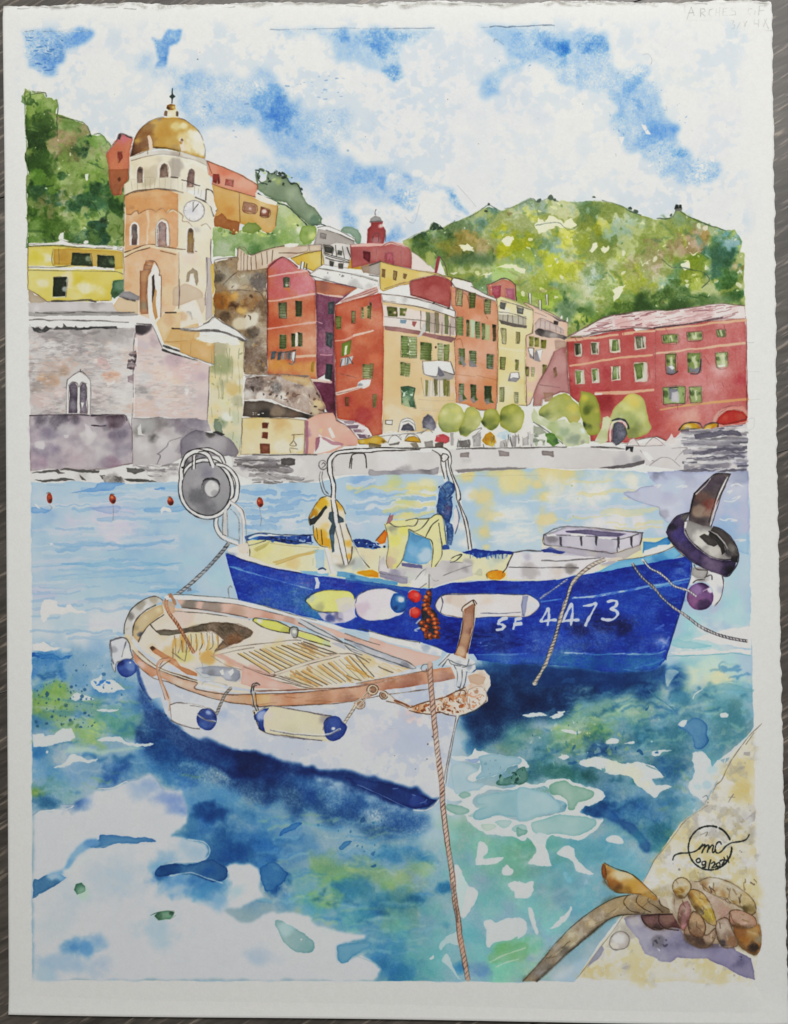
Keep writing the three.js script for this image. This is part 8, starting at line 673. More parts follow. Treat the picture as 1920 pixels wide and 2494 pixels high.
{// gear standing in the boat: winch wheel, davit, frame, oilskins, bucket
  // net winch
  wash(C2`60 300 66 250 80 180 120 90 180 60 240 60 300 90 350 160 370 200 330 190 250 200 160 220 120 240`,'#a9a4a6',{r:1,b:blobs(C2,'140 170 60 #57565a;250 140 60 #8a8690;200 100 30 #6a6a6c')});
  const whl=wash(Ov(C2,290,385,215,240,-0.25),'#9c9a9c',{r:1,e:0.4,p:'painted_winch',l:'grey net winch wheel at the stern',in:BB,hard:1,b:blobs(C2,'300 230 90 #8f8c96;250 330 130 #a4a2a4;180 450 100 #6f6e72;300 540 110 #77767a;400 300 90 #a9a9aa;420 480 80 #9a999c;300 260 60 #87838f')});
  outline(Ov(C2,290,385,222,246,-0.25),7,'#efeeec',{a:1,r:0.8,v:0.05});outline(Ov(C2,290,385,205,230,-0.25),2,'#2c2b2b');outline(Ov(C2,290,386,238,262,-0.25),2.2,'#33302f');wash(Ov(C2,330,375,75,85),'#88878a',{e:0.5});wash(Ov(C2,338,385,62,68),'#cfcecd',{r:1.5,e:0.4,b:blobs(C2,'350 350 30 #e6e5e4;360 420 30 #a9a8a9')});outline(Ov(C2,330,378,78,86),1.8,'#3f3d3d');ink([C2`265 320 300 300 380 310 405 350`],4,'#3f3e40');
  ink([C2`75 300 80 200 115 110 180 72 240 70 300 100 335 150 350 200`],8,'#f0efed',{a:1});ink([C2`215 62 300 50 360 70 420 110 450 170`],7,'#f0efed',{a:1});ink([C2`380 180 450 190 520 250 560 340 550 450 510 500`],8,'#f0efed',{a:1});ink([C2`190 100 185 215`],6,'#efeeec',{a:1});
  ink([C2`60 300 66 200 105 100 180 55 250 55 320 90 360 170`,C2`95 290 100 200 130 130 190 92 240 92 300 120 330 190`,C2`205 50 300 40 370 60 430 105 460 170`,C2`225 75 300 68 360 90 410 130 435 170`,C2`370 165 450 180 530 240 572 340 560 470 510 520`,C2`400 200 450 210 510 270 540 350 520 450 490 480`,C2`200 105 195 215`,C2`172 110 165 225`],1.8,'#35312f',{a:0.85});spatter(C2`76 195 100 195 95 230 78 230`,2,1.5,'#333');
  wash(C2`220 640 300 640 340 670 300 690 240 670`,'#a4b4c0',{s:2,r:3,a:0.7});spatter(C2`180 350 230 350 230 410 180 410`,6,1.2,'#dfe4e4');
  // davit arms
  ink([C2`500 500 560 540 600 600 605 700 600 900`],11,'#dcdad8',{a:1});ink([C2`455 570 450 700 455 790`],9,'#c9c6c4',{a:1});ink([C2`380 640 375 700 410 780 470 820 560 860`],8,'#e6e4e2',{a:1});ink([C2`495 490 560 530 610 590 628 700 630 850 640 930`,C2`500 560 560 630 570 700 568 860`,C2`360 640 360 710 400 790 470 840 560 870`,C2`395 640 395 700 430 770 490 800 570 830`,C2`440 590 430 700 430 780`,C2`470 580 470 700 475 790`,C2`630 855 660 900 660 960`],1.8,'#3a3634',{a:0.85});ink([C2`535 560 590 640 600 880`],3.4,'#9c9896',{a:0.7});wash(C2`565 860 640 850 660 900 640 940 570 930`,'#e4d8c8',{r:2,e:0.4});
  twist(C2`480 850 420 930 330 1030 240 1120 130 1220 40 1285`,7,'#8f9294','#2c2c30',{step:9,lw:2.4,p:'painted_rope',l:'grey mooring rope running down to the small boat',in:null});wash(C2`120 1270 130 1235 160 1230 165 1260`,'#7f8898',{r:2});ink([C2`485 1310 480 1240 500 1215 510 1225`],2.4,'#7a7876',{a:0.7});
  // roll frame
  const fr={a:1,v:0.06,r:0.8};region('painted_frame',[...C2`1320 160 1340 110 1390 70 1500 55 1680 50`,...C3`300 40 560 42 700 42 820 40 880 65 910 140 900 200 930 280 980 400 985 500 1040 680 1080 900 1055 905 1010 700 960 520 920 330 880 230 830 120 760 70 500 62 0 68`,...C2`1450 80 1400 110 1360 180 1390 340 1390 480 1430 720 1500 1030 1470 1035 1400 720 1360 480 1350 330 1320 200`],'grey tubular roll frame standing in the blue boat',BB);
  ink([[...C2`1345 220 1335 170 1350 120 1400 85 1500 68 1680 62`,...C3`260 52 500 52 700 52 820 55`]],10,'#e9e8e6',fr);ink([C3`820 55 880 90 890 150 890 210 920 300 960 400 972 480 1000 580 1040 700 1060 800 1068 900`],11,'#e9e8e6',fr);ink([C2`1345 200 1355 300 1378 380 1372 480 1395 640 1430 800 1480 1020`],10,'#dddbd9',fr);ink([C3`835 110 845 180 850 260 860 320`],9,'#ebeae8',fr);
  ink([[...C2`1320 180 1325 140 1360 90 1420 60 1540 48 1680 42`,...C3`300 38 560 42 760 36 850 42 900 85 912 150 905 200 930 280 980 390 988 470 975 500 1030 620 1060 740 1082 905`],[...C2`1365 220 1360 160 1390 110 1450 85 1680 78`,...C3`300 68 560 55 640 52`],C3`745 55 800 90 830 130`,C3`880 120 890 210 920 300 950 400 958 480 1000 600 1030 720 1055 905`,C2`1320 180 1325 240 1350 320 1360 400 1355 480 1370 600 1400 760 1470 1030`,C2`1362 200 1370 280 1395 360 1392 470 1420 640 1460 840 1505 1020`,C3`820 100 820 180 850 300`,C3`860 160 870 250 890 320`,C3`835 90 870 95 885 120 850 155 830 150 818 120 835 95`,C3`40 210 60 110 90 90 150 85 175 110 185 210`,C3`55 215 65 130`],2,'#38332f',{a:0.85});
  ink([C2`1385 100 1370 160 1380 230`],4,'#a8a09c',{a:0.6});ink([Ov(C2,1285,185,34,40).map((q)=>q)],2,'#4a4644',{});ink([C2`1265 240 1255 300 1280 400 1310 440 1340 450`,C2`1285 240 1280 300 1300 390 1330 430`,C2`1275 180 1290 165 1305 185 1280 210`],1.8,'#45413f',{a:0.85});
  // oilskins on the frame
  const oil=wash(C2`1205 700 1215 600 1170 650 1165 630 1200 560 1230 510 1260 470 1300 450 1340 455 1400 480 1450 540 1475 600 1480 700 1520 780 1535 880 1525 980 1500 1030 1400 1040 1360 1020 1340 940 1330 880 1260 870 1210 800`,'#e9dfc8',{p:'painted_oilskins',l:'yellow oilskins hanging from the roll frame',in:BB,r:1.2,e:0.35,b:blobs(C2,'1270 520 70 #d9aa28;1200 610 50 #c08a1c;1260 780 80 #e2b03c;1310 850 50 #d9a024;1300 700 50 #e4c880;1430 520 50 #dcb048;1500 850 50 #e6b44c;1505 960 40 #e2b050;1400 900 60 #f0ede6;1440 700 60 #efeae0;1380 1000 40 #ece8e0')});
  wash(C2`1165 635 1180 650 1240 620 1310 530 1320 545 1280 620 1220 685 1180 695`,'#3f4442',{r:1.5});wash(C2`1330 640 1340 590 1370 580 1400 600 1460 640 1460 670 1410 680 1390 720 1385 800 1380 920 1362 930 1355 860 1340 740 1360 680`,'#51646e',{r:1.5,b:blobs(C2,'1400 620 40 #3a464c;1365 800 30 #5f7c90')});ink([C2`1310 450 1260 470 1200 560 1165 630 1180 695`,C2`1400 480 1450 540 1475 600`,C2`1205 700 1210 800 1260 870 1330 885`,C2`1480 690 1525 800 1600 960 1680 1060`,C2`1535 880 1525 980 1500 1030`,C2`1230 720 1240 820`,C2`1270 740 1280 860`],1.7,'#4a4030',{a:0.8});ink([[...C2`1530 800 1560 880 1600 960 1640 1030`]],3,'#eeecec',{a:0.8});wash(C2`1380 1040 1500 1035 1560 980 1560 1040 1440 1070`,'#8f8c84',{s:2,r:3,a:0.7});wash(C2`1300 890 1330 890 1390 1110 1350 1120`,'#ece9e6',{r:1.5});ink([C2`1300 900 1350 1110`],1.2,'#8f8c88');
  ink([C2`1372 480 1395 640 1430 800 1480 1020`],8,'#dddbd9',fr);ink([C2`1355 480 1372 640 1410 800 1462 1030`,C2`1392 480 1420 640 1455 800 1500 1020`],1.8,'#38332f',{a:0.85});
  // blue net on the right leg
  wash(C3`800 480 810 380 840 340 890 320 930 350 935 400 905 460 920 520 910 600 900 680 940 700 910 860 870 870 875 760 850 640 800 600 790 540`,'#3a5c90',{p:'painted_net',l:'bundle of blue net hanging from the right leg of the frame',in:BB,r:2.5,v:0.5,g:0.3,e:0.5,b:blobs(C3,'830 460 50 #2f5690;890 360 40 #4a74a8;890 550 40 #3f3f6c;880 700 40 #5f80b0;860 600 40 #4f5c90')});dabs(C3`800 350 930 350 930 860 840 860`,26,{col:['#c9d4e4','#1f3468','#6f92c0'],size:4,wide:0.6,a:0.6});wash(C3`930 560 960 540 975 650 940 760 920 700`,'#d9d5d6',{r:2});ink([C3`820 360 860 420 850 480 900 440`,C3`905 460 860 540 850 590`,C3`950 530 975 640 940 770`,C3`800 480 790 600 850 640`,C3`870 870 875 780 880 700`],1.7,'#2a3250',{a:0.75});
  // bucket wrapped in cloth
  const bk=wash(C3`355 740 345 690 370 660 520 650 620 640 720 640 780 605 830 620 845 700 865 850 830 880 820 990 780 1050 740 1060 745 950 500 1000 460 1040 420 1075 370 1060 355 1000 370 880`,'#e4e0a4',{p:'painted_bucket',l:'blue bucket draped with a pale yellow cloth',in:BB,r:1.3,e:0.35,b:blobs(C3,'400 720 60 #a9a88c;440 820 60 #dcd878;430 760 50 #c9c890;500 730 50 #e4e07c;420 940 60 #d9cf9a;390 1000 50 #cdb89c;430 1040 40 #e2dc84;660 690 70 #e4e2ac;780 700 70 #e6e2a8;760 980 60 #e3dfa0;820 820 40 #d0cda4;640 660 40 #d6d2b0')});wash(C3`545 740 600 775 680 800 730 830 750 900 745 990 700 1030 640 1030 540 1015 495 1000 520 900 540 820`,'#6fa8cc',{r:1.2,e:0.4,b:blobs(C3,'700 950 70 #b9d0e0;640 1010 60 #cbdbe6;580 900 50 #86b4d4;620 800 50 #5f98c0')});
  ink([C3`345 690 365 780 370 880 355 1000 370 1060`,C3`380 675 440 710 530 705 600 700 620 640 520 660`,C3`720 640 660 720 600 750 545 735 550 790 520 880 490 990 440 1060`,C3`545 735 680 800 740 830 755 920 740 1055`,C3`800 650 740 700 690 800`,C3`800 680 830 880 825 970 770 1050`,C3`620 645 720 640 780 605 840 640 865 850`],1.8,'#454338',{a:0.85});wash(C3`265 830 300 780 340 740 360 770 345 850 300 860`,'#ee8a1c',{r:1.5,e:0.5});wash(C3`355 690 380 610 415 605 405 650 375 680`,'#b08088',{r:1.5});wash(C3`260 830 290 860 350 855 330 880 270 860`,'#ecebe8',{});ink([C3`265 830 340 740`,C3`355 690 390 600`],1.6,'#4a3a34');wash(Ov(C3,340,880,10),'#2a2a2e',{r:0.5});
  wash(C3`930 960 1000 950 1010 1010 900 1010`,'#e4e2b4',{r:2});ink([C3`910 980 960 955 1000 950 950 1000 900 1015`],1.8,'#4a4a44');
  wash([...C3`0 600 40 720 60 830 50 960 20 1040 0 1030`],'#e6b860',{r:1.5,a:0.0001});}
{// bow: post, tyre, buoy
  const st=wash(C4`1010 470 1025 400 1042 340 1110 270 1190 205 1285 205 1230 350 1180 450 1140 600 1070 680 1020 640 980 590 1000 540`,'#4f4444',{p:'painted_post',l:'dark brown stem post at the bow',in:BB,r:1.2,e:0.3,v:0.35,b:blobs(C4,'1150 280 70 #4a3f48;1100 370 60 #6a5048;1160 430 60 #77443a;1060 460 50 #8f7a6a;1220 250 40 #3a3038;1080 540 60 #3f3638;1040 620 40 #2c2628;1120 480 40 #8a6c5c')});ink([C4`1042 340 1110 270 1190 205 1285 208`,C4`1010 470 1040 340`],2.2,'#1c1a1a');ink([C4`1265 230 1200 380 1150 560`],3.4,'#efeeee',{a:1});ink([C4`1288 208 1220 370 1150 590`,C4`1250 225 1190 370 1140 540`],1.6,'#2a2828');ink([C4`1050 345 1110 290 1150 240`],3,'#e6e4e2');
  const ty=C4`850 605 870 560 920 500 980 478 1010 475 1000 520 960 560 975 620 1000 650 1060 690 1130 690 1180 700 1195 660 1170 600 1150 570 1200 575 1260 610 1310 660 1338 730 1340 800 1310 860 1260 905 1200 890 1100 850 1000 790 920 720 870 660`;wash(C4`920 560 980 520 1100 560 1200 580 1300 680 1320 780 1250 800 1120 790 1000 700`,'#8f8b88',{r:1.2,b:blobs(C4,'1100 650 60 #cfccc4;1180 740 70 #c4c0b8;1220 640 50 #a9a4a0;1280 740 40 #4a4648;1150 660 40 #5a5654')});
  wash(C4`850 605 870 560 920 500 980 478 1012 475 990 520 970 560 970 610 1000 650 1060 720 1150 780 1250 800 1330 790 1310 860 1265 905 1200 890 1100 850 1000 790 920 720 870 660`,'#463a58',{p:'painted_tyre',l:'purple black tyre hung round the stem post',in:BB,r:1.2,e:0.4,v:0.4,b:blobs(C4,'950 620 60 #4a3f78;1060 750 70 #5f5078;1180 830 70 #6a5a74;900 570 40 #2a2434;980 500 30 #5a5654;1290 850 50 #2a2430;1000 690 50 #3a3058;1130 790 50 #7a6a84')});wash(C4`1170 570 1260 610 1320 680 1342 760 1335 810 1290 800 1290 740 1250 670 1200 620 1150 600`,'#57514e',{r:1.2,b:blobs(C4,'1300 720 50 #7d7872;1320 790 30 #2a2628')});
  wash(C4`1145 600 1190 620 1240 680 1255 740 1230 760 1220 710 1180 660 1140 630`,'#3c3834',{r:1.2});wash(C4`1080 640 1110 620 1170 650 1195 690 1170 705 1130 690`,'#4a4644',{r:1.5});wash(C4`970 540 990 535 985 580 972 580`,'#e4e2e0');ink([C4`850 605 870 560 920 500 985 478 1010 475`,C4`860 640 920 720 1000 790 1100 850 1200 890 1265 905 1310 860 1340 800 1338 730 1300 650 1240 595 1170 568`,C4`980 590 1010 650 1070 710 1150 770 1240 795 1300 790`,C4`1140 600 1200 640 1250 700 1260 750`],2,'#1e1a20',{a:0.85});
  wash(C4`1030 850 1060 840 1120 870 1160 880 1230 900 1250 950 1230 1060 1180 1110 1160 1100 1175 1000 1130 950 1060 950 1010 970 1015 920`,'#ecebea',{r:2,e:0.4,b:blobs(C4,'1080 890 50 #a8a4a4;1220 1000 40 #b9bcc8')});wash(C4`1030 850 1075 845 1135 870 1110 930 1060 920 1025 900`,'#a39f9c',{r:1.5,e:0.5});ink([C4`1040 830 1060 860 1130 870 1110 920`,C4`1225 890 1240 960 1220 1060 1180 1110`,C4`1030 950 1060 930 1110 930`,C4`1120 910 1155 900 1160 930`],1.8,'#4a4644',{a:0.8});
  wash(Ov(C4,1080,1045,92,94),'#6f4a7c',{p:'painted_buoy',l:'round purple buoy under the bow tyre',in:BB,r:1,e:0.5,b:blobs(C4,'1040 1080 60 #7d4a78;1100 980 50 #4a3058;1110 1100 50 #3a2648;1060 1000 50 #8a6a9c;1150 1000 20 #dcd0dc')});ink([C4`1100 1010 1140 990 1155 1010`],3,'#e8e0e8');wash(C4`1130 1110 1220 1080 1240 980 1200 1140 1150 1160`,'#b4bcd0',{s:2,r:4,a:0.7});
  // ropes on the bow
  twist(C4`430 790 330 840 250 900 205 960 180 1040 150 1120 120 1220 90 1330 50 1440 15 1530 -28 1600 -48 1634`,8,'#c9bfb0','#4a3f38',{step:8,lw:1.8,p:'painted_rope',l:'twisted rope hanging down the blue side',in:BB});wash([...C4`430 795 480 775 545 775 550 790 470 800`],'#d6cabc',{r:2});twist(C4`690 795 740 850 800 880 850 920 900 970 960 990 1010 1010 1050 1040`,5,'#d9d6d4','#4f4a50',{step:6,p:'painted_rope',l:'short rope across the bow ending at the purple buoy',in:BB});twist(C4`620 820 680 910 760 980 820 1050 900 1120 960 1160 1040 1220 1120 1270 1220 1310 1330 1335 1400 1350`,5.4,'#b5b0ac','#3f3c44',{step:7,p:'painted_rope',l:'mooring rope running from the bow to the right'});twist(C4`-10 1060 60 1010 120 965 175 925`,4,'#b0b0c0','#55587c',{step:6});}

DULL=0.14;
// ---------- the small wooden rowing boat ----------
const rimOuter=[...C1`1060 1640 1062 1560 1080 1490 1120 1420 1180 1365 1250 1325 1310 1302 1400 1310 1450 1290`,...C2`20 1290 100 1290 250 1300 400 1310 560 1330 720 1370 860 1410 1000 1450 1230 1510 1400 1556 1550 1600 1680 1640`,...C3`210 1590 320 1630 430 1660 620 1690 700 1720 830 1760 880 1800`];
const bowHull=[...C1`1060 1640 1100 1700 1150 1800 1170 1900 1190 2020 1230 2120 1290 2184`,...D1`1000 150 1030 250 1062 300 1130 350 1250 420 1400 465 1550 500 1681 522`,...D2`100 540 300 580 500 610 700 650 850 680 980 720 1090 765 1145 770 1158 720 1180 620 1205 500 1230 370 1255 270 1280 180 1400 150 1440 60 1380 0`];
const RB=region('painted_boat',[...rimOuter,...C3`930 1790 1000 1420 1090 1340 1125 1370 1100 1560 1060 1750 1120 1850 1240 1960 1240 2090 1180 2150`,...D2`1280 180 1255 270 1230 370 1205 500 1180 620 1158 720 1145 785 1060 840 960 835 800 780 600 690 400 640 200 600 0 560`,...D1`1500 530 1300 470 1100 400 1030 260 900 100 850 20`],'small white wooden rowing boat with an open slatted floor');
{wash(bowHull,'#e4e6ea',{r:1.5,s:0.6,v:0.12,g:0.04,e:0.2,hard:1.1,b:[...blobs(D1,'960 80 90 #d6dce8;1000 200 60 #cdd6e6;1300 360 90 #d8deea;1450 300 80 #e0e3ea;1380 260 40 #b9c8e2;1550 440 100 #dde0e8;900 100 40 #b8c8e2;1600 330 60 #e6e6ea'),...blobs(D2,'800 420 140 #d8d8e2;750 330 100 #dcdae0;900 350 100 #d4d4de;300 450 130 #e6e6ea;500 480 110 #e3e3e8;1000 300 90 #e2dcde;960 250 70 #e0c8c8;1170 330 80 #d8dce4;1190 480 60 #dfe0e6;1000 650 90 #e4e4e6;600 230 80 #e0e0e6;1060 720 60 #d6d9e0;1170 600 50 #e6e4e4')]});
  lay(box(bowHull),(c)=>{trace(c,bowHull);c.fill();},'#c6cfe0',{s:5,r:16,e:0,v:0.6,g:0.15,a:0.6,d:0.62,iso:1,keep:bowHull});
  wash(D2`660 400 720 370 800 380 880 330 900 400 850 450 780 480 690 480 660 440`,'#d3d3de',{r:3,e:0.4,a:0.6});spatter(D2`820 260 1240 340 1120 700 900 660`,9,2.4,'#4a4a50');spatter(D2`200 440 400 470 380 520 200 500`,3,1.6,'#5a5a60');ink([D2`820 340 860 345 890 335`,D2`850 280 865 300`],1.2,'#a9a9b8',{a:0.6});
  // keel shadow: the deep blue stroke under the hull with a soft upper edge
  wash([...D1`860 20 880 80 920 150 960 230 1020 270 1060 310 1130 350 1250 410 1400 460 1550 496 1681 515`,...D2`100 530 300 572 500 600 700 645 850 675 980 720 1085 768 1140 775 1110 815 1050 840 960 842 880 820 780 780 640 720 520 670 380 630 200 620 60 610`,...D1`1600 640 1500 660 1380 620 1250 540 1130 480 1030 400 950 330 900 250 870 140`],'#17387f',{s:4,r:6,v:0.4,e:0.15,g:0.18,a:0.95,b:[...blobs(D1,'920 200 60 #1f4a9a;880 60 40 #2a50a4;1150 420 70 #16357c;1400 560 80 #1c4a90;1550 560 90 #122c6c;1300 500 60 #1a3c84'),...blobs(D2,'150 600 80 #143074;400 620 70 #16347a;850 760 90 #152c70;1000 800 60 #1f3c90;700 700 60 #1a3c84')]});
  wash(D2`560 640 700 660 850 690 980 730 1080 775 1130 785 1080 825 1000 838 920 815 800 770 660 710`,'#16307c',{r:1.5,s:1,e:0.3,p:'painted_keel',in:RB,b:blobs(D2,'1000 800 50 #2a4494;800 720 60 #142a70;1060 800 30 #3a50a0')});ink([D2`640 690 800 760 900 810 960 840`,D2`860 715 890 712`,D2`1030 805 1060 795 1070 780`,D2`980 752 996 758`],2,'#7f96c8',{a:0.7});ink([D2`990 850 1060 850 1110 825 1145 785`],4,'#ebeaea',{a:0.9});ink([D2`1145 770 1110 820 1050 850`],1.5,'#6f7484');
  ink([D1`870 60 900 120 930 170 965 225 1030 262`],4,'#14285f',{a:0.7,s:1});ink([D1`1030 70 1030 100 1055 180 1060 230`],1.5,'#8f8a8a',{a:0.6});
  // planks of the inside
  const inside=[...C1`1130 1660 1130 1590 1170 1500 1240 1430 1320 1390 1400 1370 1500 1400`,...C2`0 1400 200 1420 400 1460 640 1500 800 1500 1000 1550 1200 1620 1420 1680 1680 1800`,...C3`200 1750 400 1830 600 1900 500 1940 300 2000 0 2050`,...C2`1400 2080 1100 2110 700 2100 480 2070 250 2000 0 1900`,...C1`1400 1890 1250 1790`];
  wash(inside,'#e6dccb',{r:1.5,v:0.2,e:0.2,p:'painted_hull_inside',in:RB,b:[...blobs(C1,'1220 1480 60 #d2b988;1180 1560 50 #b8a07c;1190 1620 40 #6f6c6c;1330 1500 90 #ecdfc8;1250 1650 70 #e6dcc8;1380 1640 60 #e6d6b4;1450 1780 80 #dcb878;1550 1800 70 #e4d674;1650 1700 80 #e9d7a4;1300 1750 50 #d9c4a0;1550 1480 100 #e2c9b4'),...blobs(C2,'100 1500 90 #e6cfc0;200 1650 110 #e6d8ac;100 1800 80 #e6d67c;60 1700 70 #e2bc78;350 1750 70 #e0cb94;300 1830 60 #dfae5c;480 1870 60 #e4b48c;300 1950 80 #b9c0c4;520 1960 60 #a0a4ac;700 1950 90 #e6bcac;800 2020 90 #e9c4b4;800 1650 110 #ebe2d4;900 1750 110 #e4d098;1150 1750 90 #e0c494;1350 1800 80 #e4d8bc;1000 1900 90 #e8dcb4;1300 1950 100 #e2c68c;1150 1990 90 #e2c890;1550 1900 90 #e8dcb8;1200 2070 70 #e3c49c;1450 2010 80 #ece2c4;1650 1850 70 #e2cb94'),...blobs(C3,'200 1850 70 #e4cc94;100 1950 80 #e8dcb4;350 1930 60 #e6d6ac')]});
  // far inner side
  wash([...C2`40 1330 250 1340 560 1370 800 1430 1000 1480 1230 1540 1400 1600 1680 1690`,...C3`220 1650 400 1710 600 1770 820 1820 780 1850 640 1890 600 1900 400 1810 200 1730 0 1660`,...C2`1420 1660 1200 1590 1000 1530 800 1490 640 1490 400 1440 200 1420 80 1400`],'#d9b4a4',{r:1.4,e:0.3,b:[...blobs(C2,'150 1370 70 #8f8478;330 1390 70 #a39084;550 1430 70 #c4a08c;800 1460 70 #d0a08c;1000 1500 60 #c49c8c;1200 1600 70 #dcb8a8'),...blobs(C3,'100 1640 70 #d2a490;400 1760 80 #e2beb0;650 1840 80 #e0b8a8;750 1850 50 #d8b4a4;300 1690 60 #d6a898')]});
  ink([C2`40 1330 250 1345 560 1372 800 1430 1000 1470`,C2`0 1430 100 1435 300 1450 500 1480 660 1500`,C3`0 1620 200 1690 300 1720`],1.8,'#4f463e',{a:0.8});bandLine([C2`100 1415 250 1430 400 1455 640 1500`],6,'#e4dcd8');ink([C2`80 1400 250 1415 400 1440 560 1468 640 1485`],1.5,'#6a5c54');
  // stern sheets and dark opening
  wash([...C2`0 1600 110 1580 250 1540 400 1525 560 1540 640 1570 690 1605 670 1640 580 1690 480 1730 360 1770 400 1720 440 1680 400 1640 330 1600 200 1605 60 1620`,...C1`1420 1630 1370 1630 1335 1605 1400 1595`],'#7f6a56',{r:2,v:0.4,g:0.25,e:0.35,p:'painted_hatch',in:RB,b:blobs(C2,'250 1570 80 #6d6250;600 1600 70 #5f544a;520 1680 60 #8a6244;450 1570 60 #6a5a48;120 1600 40 #6a6052;420 1740 30 #9a7450')});strokes(C2`120 1560 640 1560 680 1640 380 1760 440 1660 200 1600`,40,{col:['#4f443a','#a08468'],len:12,w:2,ang:0.8,a:0.5});
  wash(C1`1335 1605 1400 1595 1520 1600 1540 1620 1440 1640 1370 1632`,'#7f7868',{r:1.5,e:0.5});for(let i=0;i<9;i++)ink([C2`${20 + i * 46} ${1640 - i * 4} ${26 + i * 46} 1720 ${i % 2 ? 10 + i * 44 : 24 + i * 44} ${1790 - i * 5}`],1.5,'#5f5544',{a:0.75});for(let i=0;i<7;i++)strokes(C2`${10 + i * 60} 1630 ${50 + i * 60} 1630 ${40 + i * 56} 1780 ${5 + i * 56} 1800`,5,{col:['#d9a24c','#e6c474'],len:26,w:4,ang:1.5,a:0.7});
  ink([C1`1480 1750 1475 1860`,C1`1550 1680 1560 1780`,C1`1600 1740 1580 1850`,C1`1500 1790 1540 1830`],1.5,'#5f5544',{a:0.7});ink([C2`350 1800 380 1770 500 1740 650 1720 1000 1680 1100 1680`,C2`340 1815 400 1800 520 1770 700 1740`,C2`400 1800 560 1880 800 1960 870 1970`,C2`330 1810 480 1900 600 1930 850 2010 1050 2060 1200 2090`,C2`0 1780 80 1840 110 1860`,C2`250 1860 260 1900`],1.8,'#6d5f50',{a:0.8});wash(C2`350 1800 420 1790 560 1860 720 1930 870 1975 850 1990 700 1950 540 1900`,'#dcae9c',{r:1.5,a:0.7});
  // slatted floor, two panels
  const slats=(t,p0,p1,q0,q1,n,cols)=>{for(let i=0;i<=n;i++){const k=i/n,a=[p0[0] +(p1[0] - p0[0])*k,p0[1] +(p1[1] - p0[1])*k],b=[q0[0] +(q1[0] - q0[0])*k,q0[1] +(q1[1] - q0[1])*k],d=[(p1[0] - p0[0])/n*0.55,(p1[1] - p0[1])/n*0.55],e=[(q1[0] - q0[0])/n*0.55,(q1[1] - q0[1])/n*0.55];if(i<n)wash(t`${a[0]} ${a[1]} ${b[0]} ${b[1]} ${b[0] + e[0]} ${b[1] + e[1]} ${a[0] + d[0]} ${a[1] + d[1]}`,cols[i % cols.length],{r:1.5,e:0.3,a:0.8,p:'painted_slat',in:RB});ink([t`${a[0]} ${a[1]} ${b[0]} ${b[1]}`],1.5,'#54493c',{a:0.75});}};
  slats(C2,[560,1790],[1120,1690],[830,1960],[1400,1790],12,['#dcc078','#e9e0c4','#d9b878','#e6d6a4','#cfae74','#ece4cc']);slats(C2,[960,1985],[1560,1800],[1200,2080],[1720,1990],13,['#e6dab4','#d9ae68','#ece4cc','#dcb878','#e9e0c0']);
  strokes(C3`0 1800 200 1830 560 1920 480 1940 300 1990 20 2050`,26,{col:['#cf9c4c','#6a5c48','#e2c890'],len:60,w:2.2,ang:0.42,jit:0.12,a:0.75});ink([C2`870 1960 1050 1890 1200 1850 1420 1790`,C2`860 1985 1100 1900 1430 1810`,C2`870 1970 1000 2010 1200 2080`,C2`1100 1700 1300 1780 1420 1790 1550 1800 1680 1870`],2,'#6a5846',{a:0.75});wash(C2`870 1960 1050 1890 1250 1835 1420 1790 1430 1810 1200 1870 900 1985`,'#e6d9c6',{r:1.5,a:0.8});strokes(C2`1000 1920 1200 1880 1200 2060 1000 2000`,14,{col:['#b5783c','#d9a860'],len:20,w:3,ang:0.6,a:0.5});strokes(C2`1100 1700 1250 1730 1220 1800 1100 1760`,12,{col:['#b5804c'],len:18,w:3,ang:0.6,a:0.5});
  // oars
  wash(C2`690 1510 710 1490 760 1505 820 1500 900 1520 1000 1575 1000 1615 900 1600 780 1565 720 1530`,'#dcdc64',{p:'painted_oar',l:'yellow-green oar shaft',in:RB,r:1.2,e:0.4,b:blobs(C2,'740 1510 30 #efeee4;960 1590 30 #c4c460')});wash(C2`1050 1600 1150 1620 1250 1650 1340 1690 1350 1730 1260 1715 1150 1670 1060 1640`,'#e0e07c',{r:1.2,e:0.4,b:blobs(C2,'1310 1700 30 #c4d0a0')});wash(C2`1000 1590 1020 1565 1060 1570 1075 1600 1060 1650 1020 1650`,'#a9aaaa',{r:1.2,e:0.6,b:blobs(C2,'1040 1600 20 #dcdccc')});ink([C2`690 1510 710 1488 800 1500 900 1518 1010 1575`,C2`690 1515 780 1568 900 1602 1000 1618`,C2`1060 1590 1200 1625 1345 1690`,C2`1060 1645 1200 1690 1350 1735`,C2`1000 1620 1000 1580 1030 1565 1070 1580 1060 1650 1030 1650`],2,'#3f3c30',{a:0.85});
  wash([...C2`1000 1450 1100 1490 1250 1560 1380 1630 1440 1680 1400 1690 1250 1620 1100 1540`],'#c4c6c9',{r:1.3,e:0.3});wash([...C2`1350 1700 1440 1700 1560 1760 1680 1810`,...C3`0 1670 150 1720 400 1820 520 1860 600 1920 560 1925 400 1880 200 1810 0 1740`,...C2`1480 1760`],'#b9bac0',{r:1.3,e:0.35,b:blobs(C3,'100 1730 60 #9fa0a8;300 1810 60 #c9c9cc;520 1890 40 #8f9098')});ink([C2`1000 1450 1200 1550 1440 1690 1420 1690 1250 1620 1080 1530`,[...C2`1430 1690 1560 1740`,...C3`0 1700 200 1790 420 1870 560 1920 610 1915`],C3`0 1670 200 1735 400 1815 530 1860 610 1912`,C3`0 1720 60 1770 150 1800`],1.9,'#4f4f52',{a:0.85});
